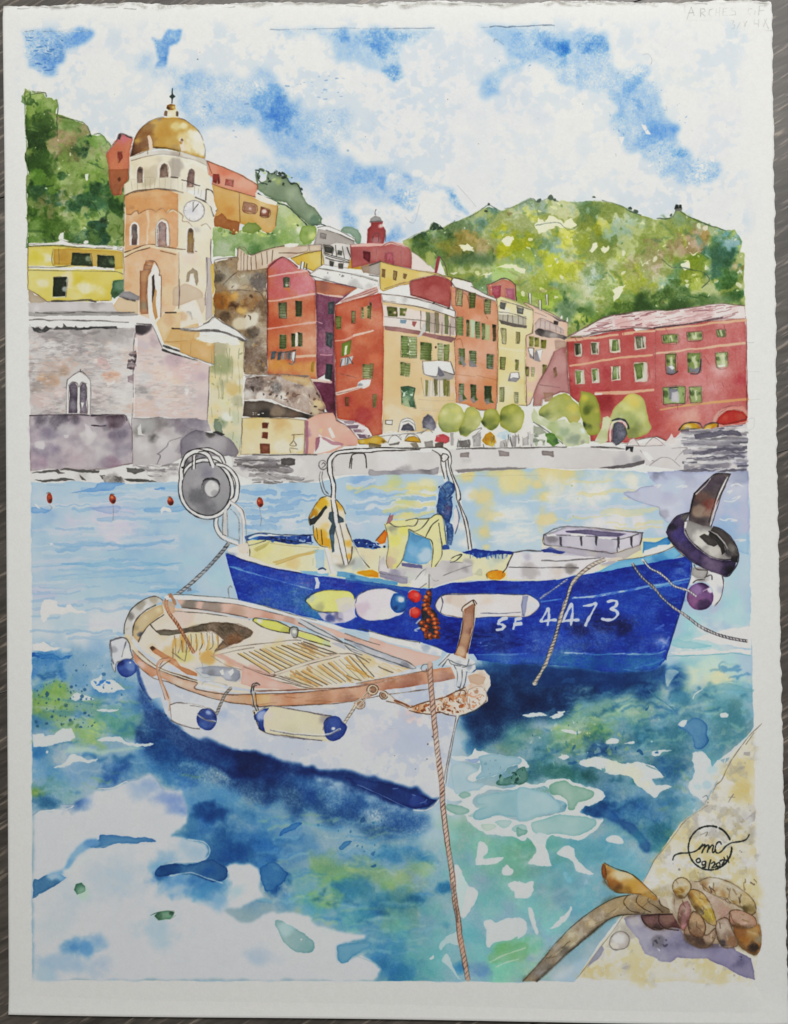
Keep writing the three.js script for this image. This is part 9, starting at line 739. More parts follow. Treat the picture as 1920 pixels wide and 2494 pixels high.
  // stern rim
  wash(C1`1062 1640 1062 1560 1080 1490 1120 1420 1180 1365 1250 1325 1310 1302 1370 1310 1390 1345 1330 1380 1260 1420 1200 1475 1160 1540 1140 1600 1135 1670 1100 1690`,'#c9c6c0',{r:1.3,e:0.35,p:'painted_rim',in:RB,b:blobs(C1,'1110 1470 50 #77746c;1200 1370 50 #a49c8c;1300 1330 40 #b0a48c;1080 1580 40 #b5ad98;1160 1520 30 #f0efec;1090 1650 40 #ead8b0;1250 1400 40 #f0efec')});wash(C1`1140 1650 1135 1570 1170 1500 1230 1440 1310 1395 1390 1370 1400 1440 1330 1490 1260 1560 1210 1630 1180 1690`,'#c9b080',{r:1.3,e:0.4,b:blobs(C1,'1160 1570 40 #a8946c;1200 1630 40 #5f6068;1240 1480 60 #d6c090;1350 1420 50 #e3cfa0;1180 1660 30 #d8b484')});ink([C1`1062 1620 1068 1530 1110 1430 1180 1360 1250 1322 1310 1302 1350 1310 1390 1340`,C1`1135 1640 1140 1560 1180 1480 1250 1420 1330 1380`,C1`1180 1690 1210 1630 1280 1540 1400 1460`,C1`1280 1540 1310 1580 1340 1610`],2,'#4a443e',{a:0.8});
  // far gunwale top
  wash([...C1`1400 1312 1500 1290`,...C2`20 1288 250 1300 400 1310 560 1330 720 1370 860 1410 1000 1450 1230 1510 1400 1556 1550 1600 1680 1640`,...C3`200 1585 320 1630 430 1660 620 1690 700 1720 830 1760 820 1810 700 1790 560 1740 400 1700 200 1640 0 1580`,...C2`1400 1590 1230 1535 1000 1475 800 1425 560 1365 300 1338 40 1325`],'#eeedea',{r:1.6,e:0.35,b:[...blobs(C2,'560 1350 40 #d6d6d6;900 1430 50 #e0e0e0;1590 1610 40 #a8b4c0'),...blobs(C3,'160 1610 40 #a9b0bc;700 1740 40 #a9b4c4;760 1790 50 #c4cad4;600 1700 40 #c9ccd2')]});ink([C2`0 1300 20 1286 250 1300 560 1328 860 1408 1000 1450 1230 1508`,C3`120 1580 200 1595 430 1660 620 1690 640 1700`,C3`740 1720 840 1758`],1.8,'#4a4640',{a:0.8});
  // near gunwale: pale top and broad wooden strake
  wash([...C1`1062 1640 1100 1660 1180 1760 1260 1830 1340 1885 1430 1930 1520 1960 1680 2010`,...C2`100 1985 250 2030 400 2070 480 2100 650 2110 660 2135 480 2120 250 2075 0 2000`,...C1`1500 1990 1400 1950 1300 1900 1200 1840 1120 1760`],'#efe6d2',{r:1.3,e:0.3,b:blobs(C1,'1100 1670 40 #ead8ac;1180 1770 50 #e9d6b0;1350 1900 50 #f0ece2')});wash(C1`1280 1740 1300 1725 1330 1740 1420 1800 1500 1840 1540 1900 1620 1930 1680 1960 1680 1985 1600 1970 1500 1910 1400 1840 1300 1770`,'#c98f64',{r:1.3,e:0.4,b:blobs(C1,'1300 1740 30 #6a4a34;1500 1870 50 #d8a880')});wash([...C2`0 1960 200 2050 480 2100 480 2120 250 2085 0 2010`],'#f0efec',{r:1.5,e:0.3});
  wash([...C1`1130 1760 1200 1840 1300 1905 1400 1950 1540 2000 1680 2040`,...C2`200 2090 480 2135 700 2135 1100 2120 1400 2090 1680 2050`,...C3`100 2045 300 2008 500 1975 700 1935 800 1920 900 1905 960 1880 1000 1900 1000 1990 900 2010 700 2050 450 2090 300 2105 210 2160`,...D2`620 170 450 190 300 195 150 202 0 205`,...D1`1600 200 1500 190 1380 170 1250 130 1150 95 1050 50 970 10`,...C1`1300 1990 1220 1940 1150 1870`],'#cf9c7c',{r:1.4,e:0.4,v:0.3,g:0.16,p:'painted_strake',l:'broad brown wooden strake along the near side',in:RB,hard:1,b:[...blobs(C1,'1200 1880 60 #dcc0b4;1350 1960 60 #c9a890;1500 2010 60 #c4a08c;1640 2060 60 #cdb09c'),...blobs(D1,'1100 60 60 #d4bca4;1300 120 70 #c9a488;1500 150 70 #c79a74;1600 150 60 #dc9c5c'),...blobs(D2,'60 150 60 #e0b880;200 150 80 #c98f6c;400 160 80 #b8805f;600 140 70 #a8745c;800 90 80 #b47c64;950 70 80 #b07a64;1150 60 70 #b5867a;720 150 50 #c9947c;1050 100 60 #c4988a;1200 40 60 #9c7468'),...blobs(C3,'400 2020 60 #b47c5c;600 1990 60 #b07a60;850 1960 60 #b88874')]});
  ink([[...C1`1130 1760 1200 1840 1300 1905 1400 1950 1540 2000 1680 2042`,...C2`200 2095 480 2140 700 2138 1100 2122 1400 2092 1680 2052`,...C3`100 2045 300 2006 500 1972 700 1935`],[...C1`1180 1900 1280 1980 1340 2010`,...D1`1050 55 1150 98 1300 150 1450 182 1600 200`,...D2`0 205 300 198 600 175 800 135 1000 110 1090 95`],C1`1180 1770 1280 1860 1400 1930 1560 1985 1680 2020`,C1`1350 1950 1380 1900 1450 1850`],2,'#5a4638',{a:0.8});ink([D2`0 110 200 105 400 95 600 85 760 60 900 30`],3.4,'#7d4f3c',{a:0.55});strokes([...D2`0 120 300 110 700 80 700 150 400 185 0 195`],30,{col:['#a06a48','#e2b48c'],len:50,w:2,ang:-0.05,a:0.4});
  // left-over gear on the stern bench: grey sack
  wash(C2`200 1920 280 1900 400 1905 520 1910 575 1940 575 2000 540 2030 460 2020 420 1990 330 1985 250 1960`,'#9fa3ad',{r:2,e:0.5,p:'painted_sack',in:RB,b:blobs(C2,'330 1940 50 #86888f;470 1970 50 #b4b8c4;540 1980 40 #9094a0;230 1930 40 #c4c8cc')});wash(C2`410 1950 440 1930 450 1970 430 1980`,'#efeee8',{});wash(C2`480 1950 520 1920 525 1960 500 1990`,'#e6e6e4',{});wash(C2`600 1910 640 1905 760 1980 900 2030 1100 2085 900 2095 700 2090 590 2050`,'#e3b8a8',{r:1.5,e:0.4,b:blobs(C2,'650 1960 50 #e0a894;850 2050 60 #ecc9ba')});ink([C2`610 1905 760 1960 900 2000 1100 2060`],1.8,'#6d5f58',{a:0.7});ink([C2`180 1910 260 1990 330 1990`,C2`250 2060 280 2030 400 2040 470 2060`],1.4,'#8a8884',{a:0.6});
  // cross rope at the stern
  twist(C1`1450 1290 1420 1350 1440 1440 1500 1520 1550 1600 1600 1690 1650 1780`,6,'#c98a64','#7a4228',{step:7,p:'painted_rope',l:'red brown rope across the stern of the rowing boat',in:RB});wash(C1`1380 1350 1420 1340 1500 1380 1490 1440 1440 1450 1400 1400`,'#d0a07c',{r:3,a:0.7});wash(C1`1400 1315 1440 1300 1460 1330 1430 1345`,'#efeeec',{r:2});ink([C1`1455 1285 1480 1330 1500 1370`],6,'#b8805c',{a:0.9});ink([C1`1570 1640 1600 1690 1620 1720`],5,'#6a3c24',{a:0.85});dabs(C1`1500 1380 1520 1390 1510 1420 1500 1420`,3,{col:['#e8d8b4'],size:4});
  // bow post and lashings
  wash(C3`1000 1425 1010 1395 1095 1338 1125 1370 1130 1420 1115 1500 1105 1560 1080 1680 1060 1760 1055 1830 1020 1845 930 1810 960 1720 985 1600 1000 1500`,'#ece2d2',{p:'painted_post',l:'brown stem post of the rowing boat',in:RB,r:1,e:0.3});wash(C3`1015 1410 1085 1365 1108 1380 1095 1470 1090 1560 1065 1680 1045 1760 1030 1835 940 1805 970 1710 1000 1600 1012 1500`,'#a8745a',{r:1.2,e:0.4,v:0.3,b:blobs(C3,'1070 1420 50 #9c6044;1020 1660 50 #b88a68;1060 1600 40 #8f5a44;980 1780 50 #caa27c;1000 1800 40 #d4b08c;1040 1520 40 #b07c60')});ink([C3`1000 1430 1010 1395 1095 1335 1125 1370`,C3`1010 1430 1000 1600 970 1720 935 1800`,C3`1105 1400 1095 1560 1070 1680 1045 1780`,C3`1095 1338 1110 1380`],1.8,'#4f3426',{a:0.85});
  wash(C3`800 1880 850 1820 880 1790 930 1800 1020 1845 1060 1830 1110 1860 1120 1930 1090 1960 1040 1950 1000 1990 960 2010 930 1960 900 1900`,'#dfe0e0',{r:2,e:0.5,b:blobs(C3,'860 1850 40 #efeeec;960 1880 40 #b9bcc0;1060 1900 40 #a4acb8;1010 1940 40 #efefee')});ink([C3`800 1890 860 1830 900 1795`,C3`830 1900 880 1840 910 1880 990 1900`,C3`900 1850 960 1880 1050 1900 1110 1880`,C3`1060 1840 1040 1900 1000 1910`,C3`930 1890 960 1960 950 2060 980 2080`,C3`1000 1930 1000 2000 980 2090`,C3`1040 1950 1020 2050 990 2110`],1.9,'#55585c',{a:0.85});ink([C3`945 1930 955 2080`,C3`1020 1950 1000 2100`],6,'#d9dbdc',{a:0.85});ink([C3`650 1920 665 1890 700 1882 740 1905`],1.6,'#6a625c');outline(Ov(C3,690,1915,36,32),1.4,'#7d7470',{a:0.7});
  // bow pudding (rope mat)
  wash([...C3`1060 1990 1120 1930 1180 1930 1240 1980 1255 2060 1210 2120`,...D2`1440 100 1445 170 1380 225 1320 250 1260 262 1200 255 1150 240 1100 250 1020 245 960 230 960 205 1020 190 1080 175 1180 150 1240 120 1310 80 1340 60`],'#e9dfd2',{p:'painted_rope_mat',l:'plaited rope bow pad',in:RB,r:3,e:0.5,b:[...blobs(C3,'1120 2010 60 #c9ab94;1200 2020 50 #ebe6da;1090 2060 40 #d8b8a0'),...blobs(D2,'1380 60 50 #d9c4b0;1400 160 50 #ece2d8;1200 200 50 #d9b89c;1020 215 40 #cf9c70')]});wash([...D2`1330 20 1380 0 1440 20 1420 60 1380 70 1340 60`],'#c9aa90',{r:2});
  dabs(D2`960 205 1080 175 1240 120 1310 130 1300 240 1200 255 1020 245`,110,{col:['#b5683c','#c98a5c','#8f4a28','#f0e8dc'],size:4.4,wide:1.5,r:1.5,a:0.9});dabs(D2`1310 90 1430 90 1440 170 1330 240 1290 160`,50,{col:['#d9a07c','#f0eae2','#b88464'],size:5,wide:1.5,r:1.5,a:0.85});ink([D2`960 215 1020 190 1100 170 1180 150 1240 118 1310 85`,D2`960 230 1020 246 1100 252 1150 240 1200 256 1260 264 1320 250 1380 225 1440 170`,D2`1250 110 1300 105 1310 130`],2,'#5a3a28',{a:0.8});strokes(D2`970 205 1180 160 1310 90 1430 90 1440 170 1320 245 1030 240`,90,{col:['#6a4a38','#a3714e','#f2ece2'],len:9,w:1.4,ang:0.7,jit:1.6,bend:1.2,a:0.75,r:1.5,seed:51});outline(D2`1330 100 1400 80 1440 120 1430 180 1360 230 1320 180`,1.4,'#8a6f5c',{a:0.6});
  // rings, ropes along the strake
  for(const[x,y,r] of[[735,100,34],[802,135,25],[655,190,32]]){wash(Ov(D2,x,y,r),'#d9c4ac',{r:1.5,e:0.6,p:'painted_ring',in:RB});wash(Ov(D2,x,y,r*0.5),'#b08c70',{r:1,e:0.5});outline(Ov(D2,x,y,r),1.6,'#5f4a3c');outline(Ov(D2,x,y,r*0.55),1.3,'#5f4a3c');}ink([D2`620 180 660 160 700 120 720 100`,D2`640 210 680 170 715 130`,D2`770 110 800 115 830 140 870 165 920 180 960 205`,D2`830 160 900 190 960 215`],4,'#e2d2bc',{a:0.9});ink([D2`620 180 660 160 700 120 720 100`,D2`640 210 680 170 715 130`,D2`830 120 880 165 960 200`,D2`820 170 900 190 955 215`],1.5,'#5f4636',{a:0.8});ink([D2`870 168 920 185 960 205`],5,'#8f5434',{a:0.8});
  twist(D2`625 200 590 260 550 320`,6,'#d9cdb4','#4f4438',{step:9,p:'painted_rope',in:RB});
  // fenders hung on the near side
  twist(D1`1435 90 1400 130 1370 190 1340 260`,6,'#a9a298','#3f3a36',{step:6,p:'painted_rope',in:RB});ink([C1`1440 1840 1380 1850 1345 1890 1350 1960 1380 2040 1430 2184`,D1`990 30 1030 110 1055 180 1050 230`],5,'#dcb498',{a:0.95});ink([C1`1440 1830 1370 1845 1335 1890 1340 1960 1370 2050 1410 2184`,C1`1390 1860 1362 1900 1370 1980 1440 2170`],1.5,'#8a5f48',{a:0.75});
  wash(D1`1060 230 1058 195 1100 180 1180 188 1260 205 1290 225 1240 340 1200 340 1100 310 1062 285`,'#eeedeb',{p:'painted_fender',l:'white fender with a blue ball end, left on the near side',in:RB,r:1.3,e:0.35,b:blobs(D1,'1080 250 40 #e4e2e0;1180 320 50 #dedede')});wash(Ov(D1,1285,285,66,68),'#2a4090',{r:1.3,e:0.45,p:'painted_ball',in:RB,b:blobs(D1,'1290 240 30 #8fa4d8;1260 320 50 #3a5cac;1330 270 30 #1a2a6c')});ink([D1`1225 255 1270 285 1340 300`],4,'#e8e6e2');ink([D1`1058 195 1100 180 1150 185`,D1`1180 198 1260 208`,D1`1060 290 1130 325 1240 345`,D1`1225 250 1270 282 1330 300`,D1`1240 240 1290 215 1340 240`],2,'#4a4444',{a:0.85});
  ink([D1`1580 110 1570 160 1590 210 1605 240`],6,'#a9a59c');ink([D1`1560 130 1565 90 1590 65 1610 72`,D1`1585 120 1595 190 1610 235`,D1`1565 130 1575 190 1595 235`],2,'#3a3634');ink([C2`670 2120 680 2060 720 2045 745 2060`,C2`690 2110 695 2075 720 2065`],2,'#3a3634');
  wash(D2`-10 240 20 235 60 215 110 205 250 225 400 250 470 265 520 270 555 310 575 335 540 400 480 420 420 415 250 395 100 375 60 365 30 340`,'#eae2c4',{p:'painted_fender',l:'large cream fender with dark blue ends on the near side',c:1,in:RB,r:1.3,e:0.35,hard:1,b:blobs(D2,'90 250 40 #d9cfc4;250 290 90 #f0e8c4;380 300 70 #f0e6c0;430 280 40 #a39a90;200 380 80 #c9c4a4;350 390 70 #cfcab0;60 330 40 #cfc4b4')});wash(D2`430 340 440 290 480 265 520 270 545 300 575 335 545 390 490 420 445 400`,'#243c94',{c:1,r:1.2,e:0.45,b:blobs(D2,'500 300 40 #2f4aa0;470 380 40 #1a2c74;490 340 14 #f0efec')});wash([...D2`0 270 20 240 60 218 90 212 60 260 60 320 70 360 30 345 20 300`,...D1`1620 320 1580 290 1575 265 1600 245 1640 250`],'#2f4a9c',{r:1.4,e:0.5,b:blobs(D2,'50 260 30 #8fa0d0')});ink([D2`100 350 200 365 350 378 460 375 530 345`],4,'#f0eeea',{a:0.9});ink([D2`60 215 120 203 250 228 400 252 480 265`,D2`30 340 100 378 250 400 420 418`,D2`100 352 250 378 430 388 500 365 530 345`,D2`425 350 440 300 470 270`,D2`0 240 15 300 40 350`],2.2,'#332f38',{a:0.85});
  // fender over the stern quarter
  wash(C1`940 1700 950 1680 1000 1660 1050 1655 1090 1680 1110 1720 1130 1800 1130 1830 1060 1860 1000 1870 980 1950 960 1880 955 1800`,'#d6d8dc',{p:'painted_fender',l:'grey white fender with a blue ball at the stern corner',c:1,in:RB,r:1.3,e:0.4,b:blobs(C1,'970 1760 40 #a9aab0;1040 1740 50 #c9ccd4;1090 1780 50 #e9e9e8;1060 1830 50 #ecebea')});wash(Ov(C1,1080,1912,82,76),'#3f5cac',{r:2,e:0.5,p:'painted_ball',in:RB,b:blobs(C1,'1040 1870 40 #1f2f7c;1120 1900 50 #5f80c4;1060 1960 40 #2f4aa0;1110 1865 14 #dfe4ea')});ink([C1`945 1800 940 1710 960 1680 1040 1655 1090 1680 1115 1760 1130 1810`,C1`945 1800 970 1880`,C1`1000 1870 1060 1840 1140 1840`,C1`1040 1820 1060 1740 1075 1690`],2.2,'#3a3a44',{a:0.85});
  ink([C1`1170 1900 1200 2020 1260 2150 1290 2184`,C1`1160 1890 1185 2030`],5,'#1c3a8c',{a:0.6,s:1.5});
  // bow line falling to the foot of the picture
  twist(D2`1090 -60 1095 40 1105 180 1120 330 1130 430 1145 550 1165 700 1170 820 1185 960 1205 1100 1225 1240 1240 1380 1260 1500 1275 1620 1300 1760 1325 1900`,11,'#c4a08c','#5f4034',{step:9,lw:1.7,rw:1.5,p:'painted_rope',l:'long bow rope falling to the lower edge'});ink([D2`1230 1300 1245 1400 1262 1540`],5,'#4a382c',{a:0.5,d:0.2});ink([D2`1265 265 1245 330 1225 440 1200 560 1182 680`],6,'#d9d8d6',{a:0.95});ink([D2`1270 265 1248 340 1228 450 1205 570 1185 680`,D2`1250 270 1238 340 1215 460 1190 590 1175 660`],1.7,'#4a484a',{a:0.85});ink([C3`700 1920 705 1960 730 2184`,C3`745 1910 760 2184`],1.6,'#7a5a4a',{a:0.7});
  ink([D2`1215 560 1195 700 1190 820`,D2`1145 500 1120 560 1140 760`],3,'#f0efed',{a:0.7});}

DULL=0.2;
// ---------- the stone quay corner, the mooring rope, the ink mark ----------
const rock=wash(D3`1520 310 1440 390 1370 460 1320 520 1300 580 1275 650 1235 700 1200 760 1180 815 1080 880 1020 920 990 970 930 1050 890 1100 850 1150 810 1240 770 1310 720 1400 660 1500 590 1590 520 1680 440 1790 370 1892 700 1905 1400 1920 1480 1895 1505 1700 1480 1100 1470 500 1470 390`,'#e2ddca',{p:'painted_rock',l:'sunlit cream stone quay corner at the lower right',r:3,e:0.25,v:0.25,g:0.14,hard:1,b:blobs(D3,'1400 600 90 #e2d49c;1380 750 110 #e9d48c;1300 680 60 #dcd8d0;1420 900 60 #b9b6b4;1150 920 90 #d6d4d0;1050 980 70 #e9d9a0;1200 1000 100 #c9c8c8;1350 1000 100 #e2d29c;950 1150 80 #dcd9d4;1100 1200 90 #e4e2de;1150 1080 80 #dfd4b4;1400 1200 70 #c4c0bc;1430 1400 60 #e6ddc0;850 1280 80 #ecebe8;1300 1150 80 #d8c88c;900 1250 70 #e9e8e6;650 1750 120 #e3d8a4;500 1850 100 #e6d69c;900 1800 130 #e9dfb0;680 1820 50 #b0aca0;1200 1850 110 #e6dfc4;1100 1780 80 #ece2b0;750 1400 60 #ebe6d4;1440 480 50 #e9e4d4;1470 1100 60 #e6d6a0;560 1720 50 #ece9de')});
wash(D3`1250 540 1320 520 1370 470 1440 400 1470 390 1470 330 1520 310`,'#ecece9',{r:2,a:0.9});
for(const q of[D3`1410 490 1450 485 1445 515 1408 512`,D3`1400 560 1420 545 1420 570`,D3`1370 580 1410 570 1400 590 1345 605`,D3`1380 920 1430 890 1480 850 1475 910 1400 945`,D3`1070 1240 1110 1215 1130 1260 1070 1270`,D3`1370 1210 1420 1205 1420 1250 1370 1255`,D3`640 1830 700 1800 690 1840`])wash(q,'#a4a09e',{r:3,e:0.4,a:0.8});spatter(D3`1250 640 1470 560 1470 1240 900 1260`,26,3,'#8f8878');spatter(D3`450 1780 1400 1760 1350 1890 460 1890`,16,2.4,'#a39a80');dabs(D3`1100 900 1470 800 1470 1250 950 1240`,36,{col:['#b5b0a8','#e0c880','#f0ece0'],size:8,a:0.4,r:6,s:2});
lay(box(rock.pts),(c)=>{trace(c,rock.pts);c.fill();},'#d9c98c',{s:6,r:14,e:0,v:0.6,g:0.4,a:0.5,d:0.72,iso:1});lay(box(rock.pts),(c)=>{trace(c,rock.pts);c.fill();},'#aaa69e',{s:5,r:12,e:0,v:0.6,g:0.5,a:0.45,d:0.86,iso:1});lay(box(rock.pts),(c)=>{trace(c,rock.pts);c.fill();},'#efeeea',{s:4,r:14,e:0,v:0.3,g:0.1,a:0.7,d:0.82,iso:1});
ink([D3`1520 310 1440 390 1400 440 1340 520 1300 590 1270 660 1235 690 1215 740`,D3`1470 370 1420 440`,D3`1180 820 1080 885 1030 930 980 1000 900 1100 850 1160 800 1260 770 1310`,D3`660 1500 560 1640 440 1800 370 1892`,D3`1310 770 1350 770`,D3`1310 800 1340 750`,D3`1135 1000 1180 985 1170 1010`],1.6,'#6d6658',{a:0.75});wash(D3`430 1830 480 1740 530 1680 545 1710 500 1770 450 1810`,'#8a8a9c',{r:2});
wash(D3`660 1510 760 1490 900 1520 1050 1560 1200 1600 1360 1720 1450 1760 1475 1850 1470 1900 1410 1890 1350 1850 1280 1820 1180 1770 1080 1760 1000 1760 950 1790 880 1780 800 1740 740 1640 700 1580`,'#86819c',{r:3,v:0.35,e:0.35,p:'painted_shadow',l:'mauve shadow patch under the knotted rope',b:blobs(D3,'720 1540 60 #a49ea4;900 1580 70 #8d8698;850 1700 80 #6f6c8c;1000 1680 80 #6a6684;1150 1700 80 #7f7a98;1380 1800 60 #6f6a88;1300 1740 60 #8f8aa4;870 1660 40 #5f5a68')});wash(D3`865 1700 885 1712 880 1722`,'#efeeec',{});dabs(D3`820 1640 980 1640 960 1700 840 1700`,7,{col:['#4f4a58'],size:4,a:0.6});spatter(D3`1370 1740 1420 1740 1420 1780 1370 1780`,4,4,'#5a5670');
wash(D3`570 1680 580 1640 620 1600 670 1605 695 1640 680 1690 630 1710 590 1710`,'#b5aea8',{r:2,e:0.6,p:'painted_stone',b:blobs(D3,'640 1640 40 #ecebe8;600 1690 30 #c9c4b8')});outline(D3`570 1680 580 1640 620 1602 670 1605 697 1640 680 1692 630 1712 590 1708`,2.4,'#6a6662',{a:0.8});
{const rp=region('painted_rope',D3`35 1908 150 1780 240 1670 350 1560 480 1460 600 1390 740 1370 800 1360 960 1300 1000 1265 1080 1285 1180 1265 1300 1290 1440 1370 1480 1440 1500 1560 1510 1690 1480 1750 1380 1720 1260 1690 1180 1690 1060 1680 1030 1600 900 1590 790 1580 760 1510 620 1500 500 1570 350 1690 220 1820 120 1908`,'thick tan mooring rope tied in a knot on the stone');
  wash(D3`35 1908 150 1780 240 1670 350 1560 480 1460 600 1395 740 1370 830 1375 920 1400 950 1480 880 1495 760 1490 640 1495 560 1530 460 1610 350 1700 240 1800 120 1908`,'#a3937c',{r:1.5,e:0.45,v:0.25,hard:1,b:blobs(D3,'130 1840 90 #8d8882;250 1730 80 #8f867a;330 1640 70 #b5a888;450 1540 70 #bda880;560 1450 70 #cbb488;650 1420 60 #c4ac7c;760 1420 60 #bfa06c;860 1430 60 #a8906c;740 1480 50 #6a5a48;480 1590 50 #57503f;300 1720 50 #6a6254;900 1460 40 #7d6a50;200 1830 50 #6f6a64')});
  ink([D3`35 1905 150 1780 240 1670 350 1560 480 1460 600 1395 700 1372`,D3`120 1908 240 1800 350 1700 460 1610 560 1530 640 1497 760 1492 880 1497`],2.4,'#4f4536',{a:0.8});ink([D3`120 1905 240 1800 350 1695 470 1600 560 1525`],6,'#4a4236',{a:0.5,s:1.5});
  for(const q of[D3`690 1375 660 1420 700 1470 760 1485`,D3`750 1375 740 1420 790 1460 830 1480`,D3`820 1375 810 1410 870 1450 900 1480`,D3`880 1395 890 1430 940 1460`])ink([q],2,'#5c4a34',{a:0.7});
  // loose end
  wash(D3`525 1180 540 1175 580 1200 640 1225 700 1240 770 1290 830 1360 870 1390 860 1410 770 1375 700 1365 620 1360 570 1320 535 1260`,'#c99a50',{r:1.3,e:0.5,p:'painted_rope_end',in:rp,hard:1,b:blobs(D3,'545 1230 40 #9a5f28;590 1290 60 #a8682c;640 1250 50 #e0cfa4;700 1260 50 #ecdcb0;720 1320 50 #d9a440;620 1340 40 #7a4f20;800 1370 40 #d9b05c;680 1345 40 #a3742c')});wash(Ov(D3,538,1225,14,46,-0.1),'#a8622c',{r:1,e:0.6});ink([D3`530 1190 525 1230 545 1290 600 1350 680 1365 770 1370`,D3`540 1175 600 1205 700 1240 770 1295 870 1385`,D3`545 1185 552 1240 545 1280`],2.2,'#4f3a20',{a:0.85});
  // lower strand
  wash(D3`765 1500 870 1490 960 1490 1030 1530 1030 1590 960 1570 890 1590 830 1580 785 1545`,'#7a565a',{r:1.4,e:0.5,p:'painted_strand',in:rp,b:blobs(D3,'820 1520 40 #8a6468;860 1575 40 #4a3438;980 1550 40 #6a3c40;930 1510 40 #96706c')});ink([D3`770 1510 790 1550 840 1585 890 1590`,D3`880 1490 880 1540 920 1580 1000 1590`,D3`770 1500 960 1490`],2.2,'#3f2c2c',{a:0.8});
  // knot lobes
  const lobe=(p,c,b,l)=>{wash(p,c,{r:1.2,e:0.5,c:1,v:0.25,p:'painted_strand',in:rp,l,b:blobs(D3,b)});outline(smooth(p),1.9,'#5a4632',{a:0.7});};
  wash(D3`960 1400 1000 1300 1120 1290 1250 1290 1400 1360 1480 1440 1500 1560 1500 1700 1300 1680 1060 1660 970 1500`,'#bfae98',{r:1.5,s:1,b:blobs(D3,'1230 1440 80 #bda494;1290 1480 60 #c09c90;1000 1460 50 #ded0c0;1400 1450 60 #e4d6c0')});
  lobe(D3`1130 1290 1180 1268 1260 1275 1340 1305 1420 1360 1475 1420 1480 1480 1440 1500 1390 1450 1320 1420 1300 1395 1230 1380 1180 1340`,'#d9c49a','1200 1330 50 #a87c4c;1280 1370 40 #b8864a;1240 1290 50 #eae2cc;1350 1330 50 #ece2c8;1350 1420 36 #b58c44;1430 1400 40 #e0c480;1440 1460 40 #8f7a44;1400 1470 30 #6a5a30');ink([D3`1150 1300 1160 1340 1210 1370`,D3`1220 1300 1220 1350 1250 1390 1300 1400 1315 1350 1300 1330`,D3`1320 1330 1320 1400 1380 1450`,D3`1390 1370 1380 1430 1430 1490 1470 1490`],2.2,'#6a4f2c',{a:0.75});
  lobe(D3`1320 1480 1380 1470 1470 1510 1480 1570 1400 1580 1330 1560`,'#d8b09c','1400 1510 50 #e2c0ac;1350 1550 40 #b88878');lobe(D3`1350 1560 1440 1580 1505 1560 1512 1690 1480 1745 1420 1720 1360 1660`,'#c08c50','1450 1600 50 #d9ae6c;1400 1650 40 #c4843c;1470 1700 40 #4f4038;1380 1600 40 #b07844;1500 1650 30 #a8987c');lobe(D3`1240 1540 1300 1520 1340 1600 1370 1680 1310 1705 1260 1680 1235 1600`,'#b8a49a','1270 1580 40 #cfc0b4;1310 1640 40 #9c8478;1270 1680 30 #4a4450;1330 1660 30 #a87c60');
  lobe(D3`1040 1570 1080 1550 1130 1600 1180 1620 1230 1580 1225 1640 1190 1690 1130 1700 1070 1670 1035 1620`,'#9c8478','1080 1640 40 #6a5048;1150 1670 50 #5a443c;1190 1620 40 #b8a090;1060 1590 30 #b08c74');lobe(D3`1060 1540 1090 1480 1140 1500 1170 1570 1150 1630 1100 1630 1068 1600`,'#b08c68','1110 1530 40 #c4986c;1120 1600 40 #8a5f44;1080 1560 30 #8f6a4c;1150 1590 30 #c9a880');lobe(D3`1000 1480 1020 1430 1060 1415 1080 1470 1060 1540 1030 1590 1000 1540`,'#a06a6c','1030 1460 30 #b48480;1050 1540 40 #7a4448;1010 1520 30 #8f5a5c;1040 1580 30 #c47c8c');
  lobe(D3`1060 1360 1100 1340 1160 1370 1200 1430 1230 1510 1235 1560 1190 1550 1140 1500 1090 1440`,'#d6b878','1080 1380 40 #b8843c;1120 1420 40 #c9a048;1190 1500 46 #ecc83c;1160 1530 36 #e2b43c;1110 1460 34 #8a6a2c;1200 1440 40 #e6d8b0;1140 1470 24 #7f8270');lobe(D3`965 1330 975 1290 1010 1268 1050 1275 1080 1310 1070 1350 1030 1395 990 1380`,'#d9cba4','1000 1300 36 #ece4cc;1020 1340 36 #a8762c;990 1350 30 #b0863c;1040 1330 30 #d0b478;1010 1385 24 #8a6428');
  lay(box(rp.pts),(c)=>{trace(c,rp.pts);c.fill();},'#9c8f78',{m:'g',s:2,r:6,e:0.2,v:0.5,g:0.3,a:0.6,d:0.3,iso:1});for(const q of[D3`1065 1375 1110 1440 1170 1510 1200 1540`,D3`1040 1620 1080 1670 1140 1690 1200 1680`,D3`1000 1560 1010 1500 1030 1470`,D3`1240 1600 1260 1670 1310 1695`,D3`1360 1640 1410 1700 1480 1735`,D3`800 1560 880 1580 960 1565`,D3`1330 1560 1400 1575 1470 1565`,D3`970 1370 1000 1390 1050 1370`,D3`540 1290 600 1345 690 1360`])ink([q],7,'#5f4a36',{a:0.5,s:2,d:0.1,iso:1});for(const q of[D3`1090 1360 1150 1420 1200 1500`,D3`1010 1285 1050 1300`,D3`1180 1285 1280 1300 1380 1350`,D3`1290 1540 1320 1590`,D3`1430 1600 1480 1620`])ink([q],5,'#efe6cf',{a:0.5,s:1.5});strokes(D3`960 1270 1480 1270 1510 1700 1040 1690`,60,{col:['#6a4f30','#e6d8b8','#8a6a40','#4f3f34'],len:11,w:2.6,ang:0.9,jit:1.2,a:0.55,r:3,seed:41});strokes(D3`60 1890 500 1470 900 1390 900 1480 520 1560 130 1900`,60,{col:['#6f6248','#cdbd98','#544a38'],len:18,w:2,ang:-0.6,jit:0.5,a:0.5,r:3,seed:42});
